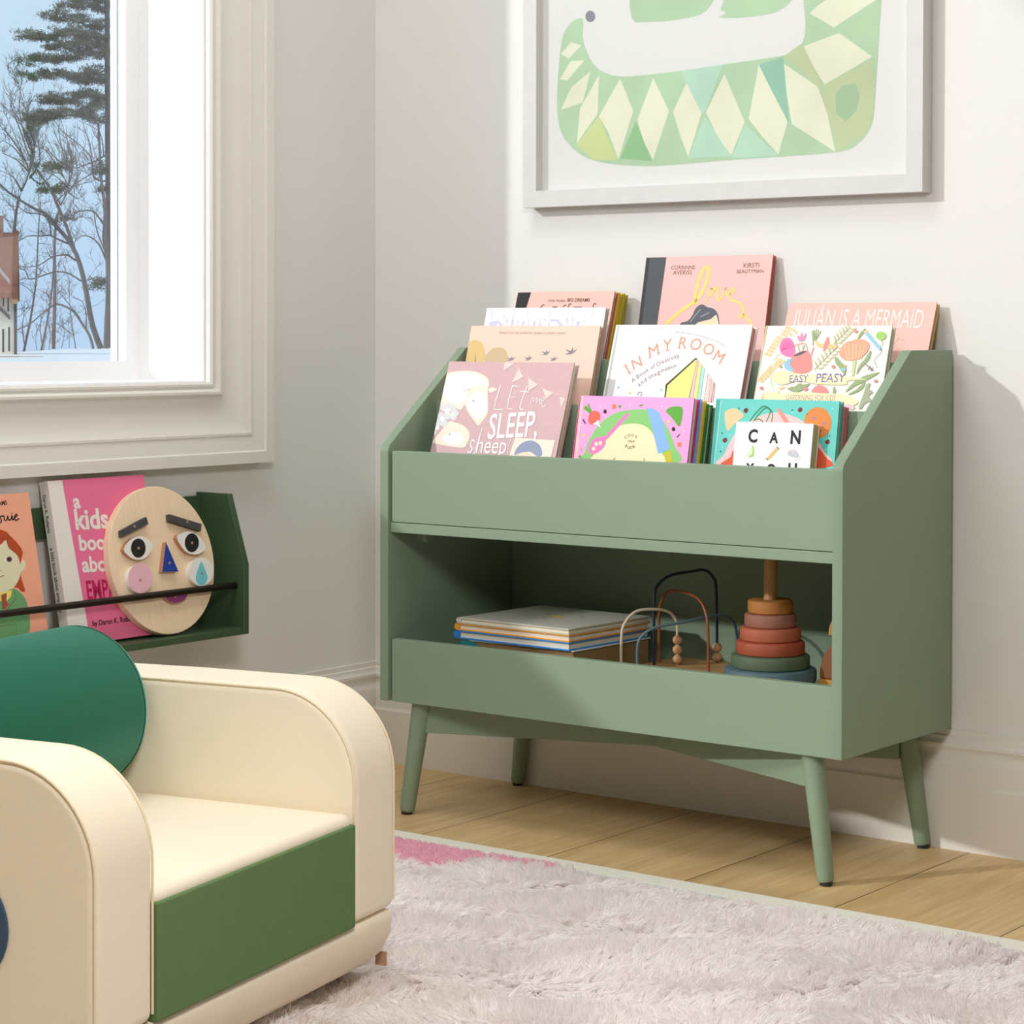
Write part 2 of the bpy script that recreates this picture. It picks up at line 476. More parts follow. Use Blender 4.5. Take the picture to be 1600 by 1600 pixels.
ART = json.loads(r'''{"sleep":{"name":"sleep","root":[0.3947,-0.3438,0.5334],"w":0.2826,"h":0.2968,"t":0.016,"tilt":18.5,"wall":false,"art":[["P","cream",[[0.6,222.4],[0.6,229.9],[0.6,239.4],[0.6,249.1],[0.6,257.0],[0.6,262.6],[0.6,267.0],[0.6,270.5],[0.6,273.4],[6.7,275.7],[15.8,277.3],[25.8,278.4],[35.1,279.0],[43.7,279.2],[52.3,279.0],[60.5,278.3],[68.2,277.1],[75.4,275.4],[82.3,273.1],[88.5,270.5],[93.5,267.9],[97.1,265.4],[99.6,262.8],[101.4,260.0],[102.7,256.7],[103.4,253.3],[103.3,249.8],[103.3,245.5],[104.0,239.7],[106.1,231.2],[109.2,220.8],[112.0,210.5],[113.4,202.2],[112.9,196.8],[111.3,193.0],[109.1,190.0],[106.9,187.1],[104.9,183.7],[102.8,180.3],[100.6,177.7],[98.1,176.5],[95.7,177.0],[93.3,178.8],[90.5,181.5],[86.9,184.7],[82.1,188.7],[76.4,193.6],[70.7,198.7],[66.1,203.0],[63.1,206.8],[61.0,210.3],[59.3,213.0],[57.5,214.2],[55.8,212.8],[54.3,209.6],[52.4,206.2],[49.5,204.5],[45.4,205.3],[40.3,207.6],[34.7,210.1],[29.1,211.7],[23.2,211.6],[16.8,210.6],[10.9,209.8],[6.0,210.2],[2.5,211.8],[0.6,214.1],[0.6,217.5]]],
["P","white",[[0.6,237.8],[0.6,243.8],[0.6,250.7],[1.3,257.5],[2.9,262.8],[4.2,266.3],[5.5,268.7],[8.2,270.3],[13.6,271.6],[23.2,272.7],[35.9,273.4],[49.0,273.6],[59.9,273.2],[67.9,272.1],[74.5,270.5],[80.0,268.3],[84.8,265.9],[89.5,262.7],[93.7,258.9],[96.6,255.3],[97.3,252.8],[94.8,252.0],[90.0,252.2],[84.2,252.7],[79.0,252.5],[74.4,251.5],[69.8,250.0],[65.5,248.3],[62.0,246.5],[59.4,244.9],[57.3,243.3],[55.8,241.3],[54.7,238.8],[54.5,235.4],[55.1,231.2],[55.3,227.1],[54.0,223.6],[50.5,220.7],[45.8,218.2],[40.3,216.4],[35.1,215.6],[29.9,216.1],[24.5,217.8],[19.3,220.1],[14.5,222.8],[10.0,225.8],[5.8,229.2],[2.3,233.2]]],
["P","white",[[59.5,219.9],[60.3,224.0],[62.5,228.3],[65.7,232.2],[69.5,235.3],[74.4,237.6],[80.3,239.3],[86.3,240.0],[91.5,239.5],[95.5,237.3],[98.9,233.7],[101.8,229.3],[104.3,224.6],[106.7,219.3],[108.8,213.2],[110.0,207.2],[110.0,202.1],[107.9,198.2],[104.4,194.9],[100.4,192.3],[96.9,190.6],[94.4,189.8],[92.3,189.9],[90.1,190.7],[87.3,192.2],[83.4,194.6],[78.9,197.8],[74.3,201.4],[70.3,205.0],[66.6,208.6],[63.2,212.3],[60.6,216.1]]],
["P","cream",[[104.9,245.4],[105.9,246.4],[107.6,247.4],[109.8,248.1],[112.1,248.3],[115.1,248.1],[118.6,247.3],[121.7,246.4],[123.1,245.3],[122.2,244.0],[119.8,242.4],[116.7,240.9],[114.2,239.9],[112.4,239.3],[110.7,239.1],[109.2,239.3],[107.9,239.8],[106.6,240.8],[105.5,242.4],[104.8,244.0]]],
["P","cream",[[0.6,142.5],[1.8,146.2],[5.4,151.2],[9.9,156.6],[13.9,161.9],[17.3,167.2],[20.6,172.8],[24.0,177.8],[27.6,181.2],[31.3,182.7],[35.1,182.7],[39.3,181.8],[44.0,180.7],[50.0,179.4],[56.8,177.7],[63.5,175.5],[69.2,172.9],[73.9,169.8],[78.0,166.3],[81.2,162.4],[83.3,158.2],[83.8,153.5],[83.2,148.3],[81.7,143.3],[80.0,139.4],[78.5,136.9],[76.9,135.3],[74.2,134.3],[70.0,133.8],[63.1,133.8],[54.4,134.4],[45.1,135.3],[36.9,136.1],[30.0,136.8],[23.6,137.5],[17.8,138.3],[12.8,139.1],[8.2,139.5],[4.1,139.8],[1.2,140.5]]],
["P","white",[[21.5,150.7],[24.1,153.9],[29.4,157.5],[35.7,160.7],[41.7,162.7],[47.4,163.2],[53.4,162.8],[59.0,161.5],[63.4,159.5],[66.4,156.4],[68.6,152.3],[69.6,148.0],[69.5,144.7],[67.9,142.4],[65.0,140.6],[61.3,139.4],[57.2,138.6],[52.3,138.4],[46.6,138.7],[40.8,139.5],[35.7,140.8],[30.9,142.7],[26.0,145.1],[22.5,147.9]]],
["P","wool",[[18.7,207.6],[18.1,203.6],[14.5,201.0],[9.3,200.9],[4.5,203.3],[1.8,207.2],[2.4,211.3],[6.0,213.9],[11.2,214.0],[16.0,211.6]]],
["P","wool",[[28.4,210.7],[27.8,206.7],[24.3,204.1],[19.1,204.0],[14.3,206.3],[11.6,210.3],[12.2,214.4],[15.7,216.9],[20.9,217.1],[25.8,214.7]]],
["P","wool",[[39.8,207.1],[39.2,203.1],[35.7,200.5],[30.5,200.4],[25.7,202.8],[23.1,206.8],[23.7,210.8],[27.2,213.4],[32.4,213.5],[37.2,211.1]]],
["P","wool",[[48.0,198.8],[47.5,195.2],[44.4,192.9],[39.8,192.8],[35.5,194.9],[33.2,198.4],[33.7,202.0],[36.8,204.3],[41.4,204.4],[45.7,202.3]]],
["P","wool",[[45.1,191.1],[44.5,187.1],[41.0,184.6],[35.8,184.4],[31.0,186.8],[28.4,190.7],[29.0,194.8],[32.5,197.3],[37.7,197.5],[42.5,195.1]]],
["P","wool",[[31.6,192.7],[31.0,188.2],[27.1,185.4],[21.3,185.2],[16.0,187.8],[13.0,192.2],[13.7,196.7],[17.6,199.6],[23.4,199.7],[28.7,197.1]]],
["P","wool",[[17.7,192.4],[17.1,187.9],[13.1,185.0],[7.4,184.9],[2.0,187.5],[0.6,191.9],[0.6,196.4],[3.6,199.3],[9.4,199.4],[14.8,196.8]]],
["P","wool",[[13.6,180.8],[13.0,176.4],[9.1,173.5],[3.3,173.3],[0.6,176.0],[0.6,180.4],[0.6,184.9],[0.6,187.7],[5.3,187.9],[10.7,185.2]]],
["P","wool",[[26.9,179.3],[26.3,174.8],[22.4,172.0],[16.6,171.8],[11.3,174.4],[8.3,178.8],[8.9,183.3],[12.9,186.2],[18.6,186.3],[24.0,183.7]]],
["P","wool",[[8.6,173.1],[8.0,168.6],[4.1,165.7],[0.6,165.6],[0.6,168.2],[0.6,172.6],[0.6,177.1],[0.6,180.0],[0.6,180.1],[5.7,177.5]]],
["P","wool",[[5.7,161.6],[5.2,157.7],[1.7,155.2],[0.6,155.0],[0.6,157.3],[0.6,161.1],[0.6,165.1],[0.6,167.6],[0.6,167.7],[3.2,165.5]]],
["P","wool",[[1.2,150.1],[0.8,147.0],[0.6,144.9],[0.6,144.8],[0.6,146.6],[0.6,149.7],[0.6,152.8],[0.6,154.9],[0.6,155.0],[0.6,153.2]]],
["P","wool",[[1.4,138.7],[1.0,135.8],[0.6,133.9],[0.6,133.8],[0.6,135.5],[0.6,138.3],[0.6,141.2],[0.6,143.1],[0.6,143.2],[0.6,141.6]]],
["P","white",[[26.9,202.1],[26.4,198.7],[23.4,196.6],[19.1,196.5],[15.1,198.5],[12.9,201.8],[13.4,205.1],[16.3,207.3],[20.7,207.4],[24.7,205.4]]],
["P","white",[[18.2,186.7],[17.8,183.8],[15.3,181.9],[11.5,181.8],[8.0,183.5],[6.1,186.4],[6.5,189.3],[9.1,191.1],[12.8,191.2],[16.3,189.5]]],
["P","white",[[10.1,169.3],[9.7,166.9],[7.6,165.3],[4.4,165.2],[1.4,166.6],[0.6,169.1],[0.6,171.5],[2.3,173.1],[5.5,173.2],[8.5,171.8]]],
["P","white",[[37.6,196.6],[37.3,194.4],[35.3,193.0],[32.5,192.9],[29.8,194.2],[28.3,196.4],[28.7,198.7],[30.6,200.1],[33.5,200.2],[36.2,198.8]]],
["L","tan",[[48.7,239.7],[49.4,240.3],[50.3,241.2],[51.7,242.2],[53.6,243.0],[56.8,243.5],[60.7,243.9],[64.6,244.2],[67.2,244.4]],0.0008],
["L","tan",[[73.5,224.0],[74.2,223.2],[75.1,222.1],[76.1,221.0],[76.8,220.3]],0.0012],
["P","slate",[[77.0,222.2],[77.0,221.7],[76.7,221.3],[76.2,221.0],[75.6,221.0],[75.0,221.2],[74.5,221.6],[74.2,222.1],[74.2,222.6],[74.5,223.0],[75.0,223.2],[75.6,223.2],[76.2,223.0],[76.7,222.6]]],
["P","slate",[[38.5,157.9],[38.5,157.4],[38.2,157.0],[37.7,156.7],[37.1,156.7],[36.5,156.9],[36.0,157.3],[35.8,157.8],[35.8,158.3],[36.1,158.7],[36.6,158.9],[37.2,158.9],[37.8,158.7],[38.3,158.3]]],
["P","blushlight",[[128.3,296.2],[151.6,295.1],[130.5,279.8]]],
["P","blushlight",[[163.1,284.9],[178.2,269.1],[154.1,257.5]]],
["P","blushlight",[[188.6,267.4],[212.8,254.7],[194.7,242.3]]],
["P","blushlight",[[224.0,249.3],[250.3,240.5],[237.6,229.1]]],
["P","blushlight",[[266.1,233.4],[278.6,230.9],[274.1,213.3]]],
["L","blushlight",[[134.2,296.2],[138.6,295.4],[144.8,293.4],[152.0,290.8],[159.1,287.6],[165.9,283.7],[172.9,279.1],[180.3,274.1],[188.2,269.2],[196.9,264.1],[206.3,258.6],[215.6,253.5],[224.0,249.3],[231.3,246.2],[237.8,244.1],[244.0,242.3],[250.3,240.5],[257.3,238.4],[264.7,236.5],[271.3,234.8],[275.8,233.6]],0.0009],
["L","white",[[130.2,253.3],[127.0,225.1],[125.8,207.2],[144.9,207.6]],0.0022],
["L","white",[[157.4,252.8],[155.3,229.4],[155.9,208.8],[168.1,209.1]],0.002],
["L","white",[[157.7,251.9],[173.5,251.2]],0.0014],
["L","white",[[158.2,231.3],[168.4,231.1]],0.0012],
["L","white",[[190.2,251.5],[189.4,248.0],[188.3,243.0],[187.0,237.3],[186.1,231.8],[185.3,226.4],[184.5,220.6],[184.1,215.3],[184.4,211.3],[185.8,209.2],[188.0,208.5],[190.3,208.3],[191.8,208.2]],0.0022],
["L","white",[[176.9,241.9],[197.1,241.4]],0.0014],
["L","white",[[205.6,220.2],[205.8,221.8],[206.1,224.2],[206.4,226.6],[206.9,228.5],[207.5,229.9],[208.2,231.0],[208.9,231.6],[209.5,231.4],[209.8,229.7],[209.9,227.0],[210.0,224.4],[210.4,223.0],[211.3,223.6],[212.4,225.2],[213.6,227.2],[214.6,228.7],[215.5,229.6],[216.3,230.4],[217.0,230.7],[217.5,230.2],[217.6,228.4],[217.4,225.5],[217.2,222.8],[217.5,221.3],[218.2,221.8],[219.3,223.5],[220.6,225.5],[221.6,227.0],[222.5,227.8],[223.4,228.3],[224.2,228.5],[224.7,228.0],[224.8,226.2],[224.5,223.6],[224.3,221.1],[224.5,219.6],[225.3,219.7],[226.4,220.7],[227.8,222.1],[229.1,223.4],[230.5,224.8],[232.2,226.3],[233.6,227.8],[234.3,229.1],[234.1,230.3],[233.3,231.6],[232.2,232.5],[231.3,232.7],[230.4,232.0],[229.4,230.7],[228.6,229.0],[228.2,227.1],[228.3,224.9],[228.8,222.4],[229.5,219.9],[230.4,217.9],[231.5,216.4],[232.9,215.2],[234.3,214.5],[235.6,214.3],[236.9,215.0],[238.1,216.5],[239.2,218.0],[240.0,219.0]],0.0014],
["T","white","SLEEP,",[124.7,152.4],[233.0,160.9],1.6,0.012],
["L","white",[[97.9,145.6],[96.6,146.5],[94.7,147.9],[92.8,149.1],[91.3,149.1],[90.5,147.6],[90.1,145.1],[90.0,142.2],[90.3,139.7],[91.3,137.7],[93.0,135.9],[94.7,134.2],[95.6,132.4],[95.5,130.6],[94.8,128.6],[93.8,126.9],[92.7,125.8],[91.3,125.5],[89.5,125.7],[87.9,126.2],[86.8,126.5]],0.0026],
["L","white",[[108.9,170.2],[104.2,134.6],[102.4,123.3]],0.002],
["T","white","heep",[105.4,125.3],[171.8,125.8],1.3,0],
["L","white",[[177.2,153.7],[175.3,129.6]],0.0012],
["P","cream",[[186.7,156.2],[275.0,154.0],[273.4,123.9],[181.6,122.4]]],
["P","slateblue",[[192.1,124.7],[191.5,126.8],[192.3,130.3],[193.9,134.3],[195.6,137.7],[197.3,140.4],[199.2,142.9],[201.5,145.2],[204.4,147.1],[208.0,149.0],[212.1,150.6],[216.5,151.7],[220.8,152.3],[225.0,152.0],[229.3,151.1],[233.5,149.8],[237.2,148.2],[240.4,146.4],[243.3,144.3],[245.8,142.0],[248.0,139.4],[250.1,136.3],[251.9,132.8],[253.1,129.4],[253.2,126.8],[251.9,125.1],[249.5,124.0],[246.4,123.5],[243.0,123.7],[239.2,125.1],[234.9,127.5],[230.3,129.9],[225.9,131.4],[221.6,131.5],[217.3,130.9],[213.0,129.9],[208.8,128.9],[204.1,127.6],[199.2,125.8],[194.9,124.6]]],
["P","skin",[[195.0,122.0],[195.0,123.5],[198.8,125.9],[204.1,128.3],[208.6,129.8],[212.1,130.4],[215.6,130.5],[219.0,130.1],[221.9,129.4],[225.3,128.1],[229.0,126.4],[231.1,124.6],[230.0,123.3],[223.2,122.4],[212.2,121.8],[201.4,121.6]]]]},"cook":{"name":"cook","root":[0.7274,-0.3488,0.5317],"w":0.2345,"h":0.2321,"t":0.017,"tilt":11.5,"wall":false,"art":[["P","magenta",[[0.6,231.5],[2.3,231.5],[3.4,113.6],[0.6,113.4]]],
["P","pinkpale",[[3.6,231.1],[8.6,231.2],[10.5,113.9],[4.5,113.7]]],
["P","green",[[25.6,114.4],[11.8,117.1],[12.8,121.6],[20.1,127.1],[25.0,132.8],[26.0,138.5],[27.4,144.7],[29.5,151.3],[32.4,158.0],[36.3,165.3],[41.0,173.0],[46.4,180.4],[52.4,186.9],[59.0,192.3],[66.2,197.0],[73.9,201.0],[81.9,204.3],[90.4,206.7],[99.4,208.2],[108.3,209.3],[116.6,210.0],[124.1,210.6],[131.0,210.9],[137.6,210.7],[144.1,209.8],[150.5,208.3],[156.7,206.2],[162.8,203.4],[168.7,199.7],[174.7,194.7],[180.6,188.7],[186.2,182.2],[191.2,175.8],[195.7,169.6],[199.7,163.3],[203.2,156.9],[206.2,150.3],[212.6,142.7],[221.3,134.6],[223.8,127.0],[212.0,121.3],[175.4,117.5],[120.6,115.0],[64.6,113.9]]],
["P","creamyel",[[47.7,115.3],[37.4,118.4],[38.4,123.4],[44.2,129.4],[48.8,135.2],[51.1,141.0],[54.2,147.0],[58.1,153.1],[62.4,158.9],[67.2,164.6],[72.6,170.3],[78.6,175.4],[85.4,179.5],[93.4,182.4],[102.3,184.5],[111.5,185.8],[120.0,186.2],[127.7,185.8],[135.0,184.6],[141.9,182.5],[148.2,179.5],[154.0,175.4],[159.2,170.2],[164.0,164.4],[168.5,158.8],[172.8,153.2],[176.8,147.4],[180.3,141.7],[183.1,136.5],[188.4,131.8],[195.1,127.4],[197.1,123.5],[188.2,120.4],[160.5,117.8],[119.0,115.6],[76.8,114.6]]],
["P","spoonpink",[[32.3,138.0],[32.2,141.0],[32.8,144.6],[33.9,148.3],[35.4,151.4],[37.4,154.1],[40.0,156.5],[43.0,158.6],[46.2,160.1],[50.1,161.2],[54.5,161.8],[58.8,162.0],[62.1,161.4],[64.1,159.9],[65.4,157.6],[66.1,155.0],[66.3,152.4],[66.2,149.9],[65.6,147.4],[64.5,144.8],[62.8,142.3],[60.2,139.7],[57.0,137.1],[53.5,134.6],[50.1,132.8],[47.0,131.5],[43.9,130.7],[40.9,130.4],[38.4,130.7],[36.3,131.7],[34.4,133.4],[33.0,135.5]]],
["P","spoonpink",[[61.2,160.5],[101.7,203.9],[107.7,203.5],[107.3,199.1],[66.9,155.7]]],
["P","creamyel",[[50.4,148.9],[50.1,146.7],[48.4,145.4],[46.2,145.3],[44.2,146.6],[43.2,148.7],[43.6,150.8],[45.2,152.2],[47.4,152.3],[49.4,151.0]]],
["P","creamyel",[[58.8,150.5],[58.4,148.3],[56.8,147.0],[54.6,146.9],[52.6,148.2],[51.6,150.3],[52.0,152.4],[53.6,153.8],[55.8,153.9],[57.8,152.6]]],
["P","creamyel",[[46.2,140.5],[45.9,138.3],[44.2,136.9],[42.0,136.8],[40.0,138.1],[39.0,140.2],[39.4,142.4],[41.0,143.8],[43.2,143.8],[45.2,142.6]]],
["P","lightblue",[[141.3,213.0],[155.4,212.5],[167.7,207.1],[177.7,190.1],[196.2,145.9],[175.6,135.4],[158.1,178.2]]],
["P","olive",[[186.7,138.2],[199.5,142.7],[206.3,121.1],[193.0,120.6]]],
["P","leaf",[[181.0,209.0],[181.5,210.6],[183.1,212.2],[185.3,213.7],[187.9,214.9],[190.7,215.9],[194.1,216.7],[197.6,217.3],[200.9,217.6],[204.2,217.6],[207.5,217.4],[210.4,216.7],[212.7,215.4],[214.0,213.3],[214.7,210.4],[215.0,207.2],[215.1,204.1],[215.2,200.8],[215.0,197.3],[214.6,194.0],[214.0,191.1],[213.4,188.4],[212.7,186.0],[211.7,184.2],[210.2,183.6],[208.3,184.7],[205.8,186.9],[203.1,189.7],[200.5,192.3],[197.8,194.7],[195.0,197.2],[192.2,199.6],[189.6,201.8],[186.9,203.8],[184.2,205.6],[182.0,207.4]]],
["P","radish",[[23.7,192.9],[23.8,195.1],[24.2,197.3],[24.9,199.4],[26.2,201.3],[28.0,203.0],[30.3,204.5],[32.9,205.7],[35.5,206.2],[38.3,206.0],[41.3,205.3],[44.0,204.1],[46.1,202.6],[47.4,200.7],[48.2,198.3],[48.5,195.8],[48.4,193.5],[48.0,191.4],[47.2,189.4],[46.0,187.5],[44.5,185.9],[42.5,184.4],[40.1,183.0],[37.5,182.0],[35.1,181.5],[32.8,181.6],[30.4,182.2],[28.3,183.3],[26.6,184.6],[25.3,186.3],[24.5,188.4],[23.9,190.7]]],
["P","white",[[35.0,182.3],[35.4,183.1],[36.8,184.2],[38.7,185.5],[40.4,186.6],[41.8,187.8],[43.4,189.0],[44.8,189.9],[45.9,190.1],[46.6,189.3],[46.9,187.8],[47.2,186.0],[47.8,184.3],[48.9,182.5],[50.4,180.4],[51.6,178.6],[51.7,177.7],[50.4,178.1],[48.1,179.4],[45.5,181.0],[43.1,182.0],[40.7,182.3],[38.1,182.1],[36.0,182.0]]],
["L","leaf",[[12.6,211.1],[24.9,203.0]],0.003],
["L","leaf",[[15.2,213.7],[26.8,203.8]],0.003],
["L","leaf",[[19.8,217.1],[28.1,204.7]],0.003],
["P","black",[[60.8,205.5],[60.4,203.3],[58.8,201.9],[56.6,201.9],[54.6,203.2],[53.6,205.3],[53.9,207.5],[55.6,208.8],[57.8,208.9],[59.8,207.6]]],
["P","black",[[203.8,178.9],[203.5,176.8],[201.9,175.5],[199.8,175.4],[197.9,176.7],[197.0,178.7],[197.3,180.8],[198.9,182.2],[201.0,182.2],[202.9,181.0]]],
["P","orange",[[70.0,217.8],[77.4,218.6],[79.2,211.7],[71.8,210.5]]],
["P","orange",[[211.0,156.4],[218.2,157.3],[219.8,150.5],[212.8,149.3]]],
["P","leaf",[[89.3,214.9],[88.7,213.0],[86.7,212.2],[84.5,212.9],[83.4,214.8],[84.0,216.7],[86.0,217.5],[88.2,216.8]]],
["P","yellow",[[22.6,163.1],[22.0,161.2],[20.0,160.3],[17.7,161.0],[16.5,162.9],[17.2,164.8],[19.2,165.6],[21.4,164.9]]],
["P","leaf",[[18.9,125.9],[18.3,124.0],[16.3,123.1],[14.0,123.8],[12.9,125.7],[13.5,127.6],[15.5,128.4],[17.7,127.7]]],
["P","yellow",[[192.1,191.0],[191.5,189.1],[189.5,188.3],[187.4,189.0],[186.3,190.8],[186.9,192.7],[188.8,193.5],[191.0,192.8]]],
["P","white",[[48.0,213.5],[47.4,212.3],[46.0,212.3],[45.2,213.5],[45.7,214.6],[47.1,214.7]]],
["P","white",[[108.8,216.8],[108.3,215.6],[106.9,215.6],[106.0,216.7],[106.6,217.9],[107.9,217.9]]],
["P","white",[[173.5,217.0],[173.0,215.9],[171.6,215.8],[170.8,217.0],[171.3,218.1],[172.7,218.1]]],
["P","white",[[219.4,182.3],[218.9,181.1],[217.5,181.1],[216.7,182.2],[217.2,183.3],[218.6,183.4]]],
["P","white",[[222.5,176.4],[221.9,175.2],[220.6,175.2],[219.8,176.3],[220.3,177.4],[221.6,177.5]]],
["P","white",[[14.4,180.1],[13.9,178.9],[12.5,178.9],[11.6,180.0],[12.2,181.2],[13.6,181.2]]],
["P","white",[[26.0,145.3],[25.5,144.1],[24.0,144.1],[23.2,145.2],[23.7,146.4],[25.1,146.4]]],
["P","purple",[[11.1,190.4],[14.4,191.3],[20.6,184.1],[17.1,183.0]]],
["L","black",[[209.3,165.4],[213.9,170.3]],0.0014],
["P","leaf",[[125.6,216.3],[125.8,216.8],[126.7,217.6],[127.9,218.4],[129.1,218.9],[130.5,219.1],[132.0,219.1],[133.4,218.9],[134.1,218.7],[133.8,218.2],[132.9,217.5],[131.6,216.9],[130.4,216.4],[129.1,216.2],[127.6,216.1],[126.2,216.1]]],
["L","leaf",[[15.7,140.8],[16.3,139.6],[17.1,137.9],[18.0,136.2],[18.6,135.0]],0.001],
["G","brown","C",[107.8,160.3],[1.4,1.0],5.59,0],
["G","brown","O",[113.0,163.1],[1.8,0.4],5.15,0],
["G","brown","O",[119.6,163.6],[1.9,-0.2],4.91,0],
["G","brown","K",[126.9,161.3],[1.8,-0.9],5.02,0],
["G","brown","I",[112.8,153.0],[2.0,0.1],4.95,0],
["G","brown","N",[117.1,153.1],[2.0,0.1],5.05,0],
["G","brown","A",[123.2,153.3],[1.9,0.1],4.95,0],
["G","brown","B",[108.4,145.1],[1.7,-0.8],4.99,0],
["G","brown","O",[114.3,142.4],[2.0,-0.3],4.83,0],
["G","brown","O",[120.5,142.6],[1.9,0.3],5.06,0],
["G","brown","K",[126.9,145.1],[1.4,0.9],5.52,0],
["L","brown",[[87.0,119.2],[87.0,120.1],[86.9,121.6],[87.0,123.0],[87.3,124.1],[87.8,124.8],[88.6,125.3],[89.4,125.6],[90.0,125.9]],0.0008],
["L","brown",[[100.8,119.2],[101.2,119.6],[101.7,120.2],[102.4,120.7],[102.9,120.9],[103.5,120.7],[104.2,120.2],[104.7,119.7],[105.1,119.3]],0.0008],
["L","brown",[[114.5,119.7],[114.9,120.1],[115.4,120.6],[116.1,121.2],[116.6,121.4],[117.2,121.2],[117.9,120.7],[118.4,120.2],[118.8,119.8]],0.0008],
["L","brown",[[128.2,120.2],[128.6,120.6],[129.1,121.1],[129.7,121.7],[130.3,121.9],[130.9,121.7],[131.5,121.2],[132.1,120.7],[132.5,120.3]],0.0008],
["L","brown",[[140.8,120.7],[141.2,121.0],[141.7,121.6],[142.3,122.1],[142.9,122.4],[143.5,122.2],[144.1,121.7],[144.7,121.2],[145.1,120.8]],0.0008],
["L","brown",[[149.5,121.0],[149.0,127.5]],0.0008]]},"teal":{"name":"teal","root":[0.991,-0.3168,0.5306],"w":0.2324,"h":0.231,"t":0.015,"tilt":9,"wall":false,"art":[["P","tealdark",[[0.6,228.1],[8.7,228.3],[6.0,115.1],[0.6,114.7]]],
["P","teallight",[[8.7,228.3],[11.4,228.3],[9.2,115.3],[6.0,115.1]]],
["P","pinkpale",[[22.9,115.8],[9.1,119.5],[11.2,125.7],[20.1,133.0],[26.6,140.4],[29.3,147.9],[32.7,156.2],[36.7,164.3],[41.3,171.4],[46.7,177.5],[52.8,182.8],[59.2,187.6],[65.7,192.0],[72.3,196.1],[78.9,199.8],[85.7,203.0],[92.5,205.6],[99.3,207.5],[106.2,208.9],[113.1,209.7],[119.9,210.0],[126.6,209.6],[133.3,208.5],[139.9,207.0],[146.2,205.3],[152.2,203.6],[158.0,201.7],[163.6,199.3],[169.3,196.1],[175.0,191.9],[180.8,186.8],[186.4,181.3],[191.6,175.8],[196.4,170.3],[201.0,164.7],[205.3,158.8],[208.9,152.5],[216.5,145.0],[226.5,136.8],[230.1,129.1],[218.4,123.2],[180.3,119.1],[122.6,116.2],[63.6,114.9]]],
["P","orangered",[[30.0,116.0],[17.7,119.0],[21.4,124.1],[31.3,129.8],[37.9,134.7],[39.0,138.0],[39.6,140.6],[40.8,143.4],[43.7,147.1],[48.6,152.1],[54.8,158.1],[62.4,164.1],[71.5,169.3],[82.9,173.8],[96.1,178.0],[109.8,181.2],[122.5,182.8],[134.2,182.7],[145.4,181.0],[156.1,178.3],[166.2,175.0],[175.9,170.8],[185.1,165.4],[193.5,159.9],[200.3,155.2],[205.1,151.6],[208.5,148.7],[211.0,145.7],[213.2,142.2],[219.7,137.6],[228.5,132.3],[231.2,127.2],[219.2,123.2],[182.0,120.0],[126.0,117.3],[69.0,115.8]]],
["P","sand",[[19.0,206.2],[19.5,208.5],[20.6,209.8],[22.1,210.7],[23.8,211.6],[25.8,212.7],[28.2,213.8],[30.7,214.5],[33.3,214.9],[35.9,215.0],[38.6,214.7],[41.3,214.0],[44.2,212.9],[47.8,211.0],[51.8,208.4],[55.2,205.7],[56.7,203.2],[55.6,200.9],[52.6,198.7],[49.0,196.5],[46.0,194.5],[44.1,192.8],[42.5,191.1],[41.0,189.6],[39.6,188.2],[38.3,187.0],[37.1,185.9],[36.0,184.8],[34.7,183.5],[33.3,181.7],[31.7,179.4],[30.1,177.6],[28.6,177.2],[27.0,178.5],[25.5,181.0],[24.0,184.2],[22.7,187.8],[21.4,192.1],[20.2,197.3],[19.3,202.3]]],
["P","biscuit",[[221.3,195.9],[220.9,188.8],[218.6,182.2],[214.4,176.7],[208.8,172.6],[202.1,170.4],[194.9,170.2],[187.8,172.0],[181.4,175.7],[176.1,181.0],[172.5,187.5],[170.8,194.7],[171.1,201.8],[173.5,208.5],[177.7,214.1],[183.5,218.1],[190.2,220.3],[197.4,220.5],[204.5,218.6],[210.9,214.8],[216.0,209.5],[219.6,203.0]]],
["P","mauve",[[192.7,202.7],[191.9,200.3],[189.3,199.3],[186.6,200.2],[185.3,202.5],[186.2,204.9],[188.7,205.9],[191.4,205.0]]],
["P","mauve",[[212.1,194.2],[211.2,191.9],[208.7,190.9],[206.0,191.7],[204.7,194.0],[205.6,196.4],[208.1,197.4],[210.8,196.5]]],
["P","brown",[[176.1,208.3],[175.6,207.2],[174.4,207.2],[173.7,208.2],[174.2,209.3],[175.4,209.3]]],
["P","brown",[[208.5,187.4],[208.0,186.4],[206.8,186.4],[206.2,187.4],[206.6,188.4],[207.8,188.4]]],
["P","brown",[[204.0,182.1],[203.5,181.0],[202.3,181.0],[201.6,182.0],[202.1,183.1],[203.3,183.1]]],
["L","greendark",[[69.0,194.3],[70.6,196.7],[72.8,200.2],[75.5,204.0],[78.3,207.5],[81.3,210.9],[84.6,214.3],[88.0,217.3],[91.1,219.2],[94.0,219.8],[96.7,219.5],[99.3,218.5],[101.8,217.2],[104.3,215.5],[106.8,213.4],[109.0,211.0],[110.5,208.3],[111.0,204.9],[110.8,200.9],[110.4,197.2],[110.1,194.6]],0.0018],
["L","greendark",[[76.1,194.5],[78.3,197.7],[81.6,202.3],[85.2,207.1],[88.5,210.8],[91.2,213.4],[93.7,215.3],[96.1,216.6],[98.3,217.1],[100.7,216.7],[103.0,215.6],[104.9,213.7],[105.9,211.2],[105.3,207.4],[103.7,202.4],[101.8,197.7],[100.6,194.4]],0.0018],
["L","greendark",[[79.3,196.9],[80.5,197.3],[82.3,198.0],[84.3,198.5],[86.2,198.6],[88.2,197.8],[90.3,196.5],[92.2,195.1],[93.6,194.2]],0.0018],
["P","salmon",[[118.6,214.5],[122.6,217.6],[143.8,194.7],[133.5,194.5]]],
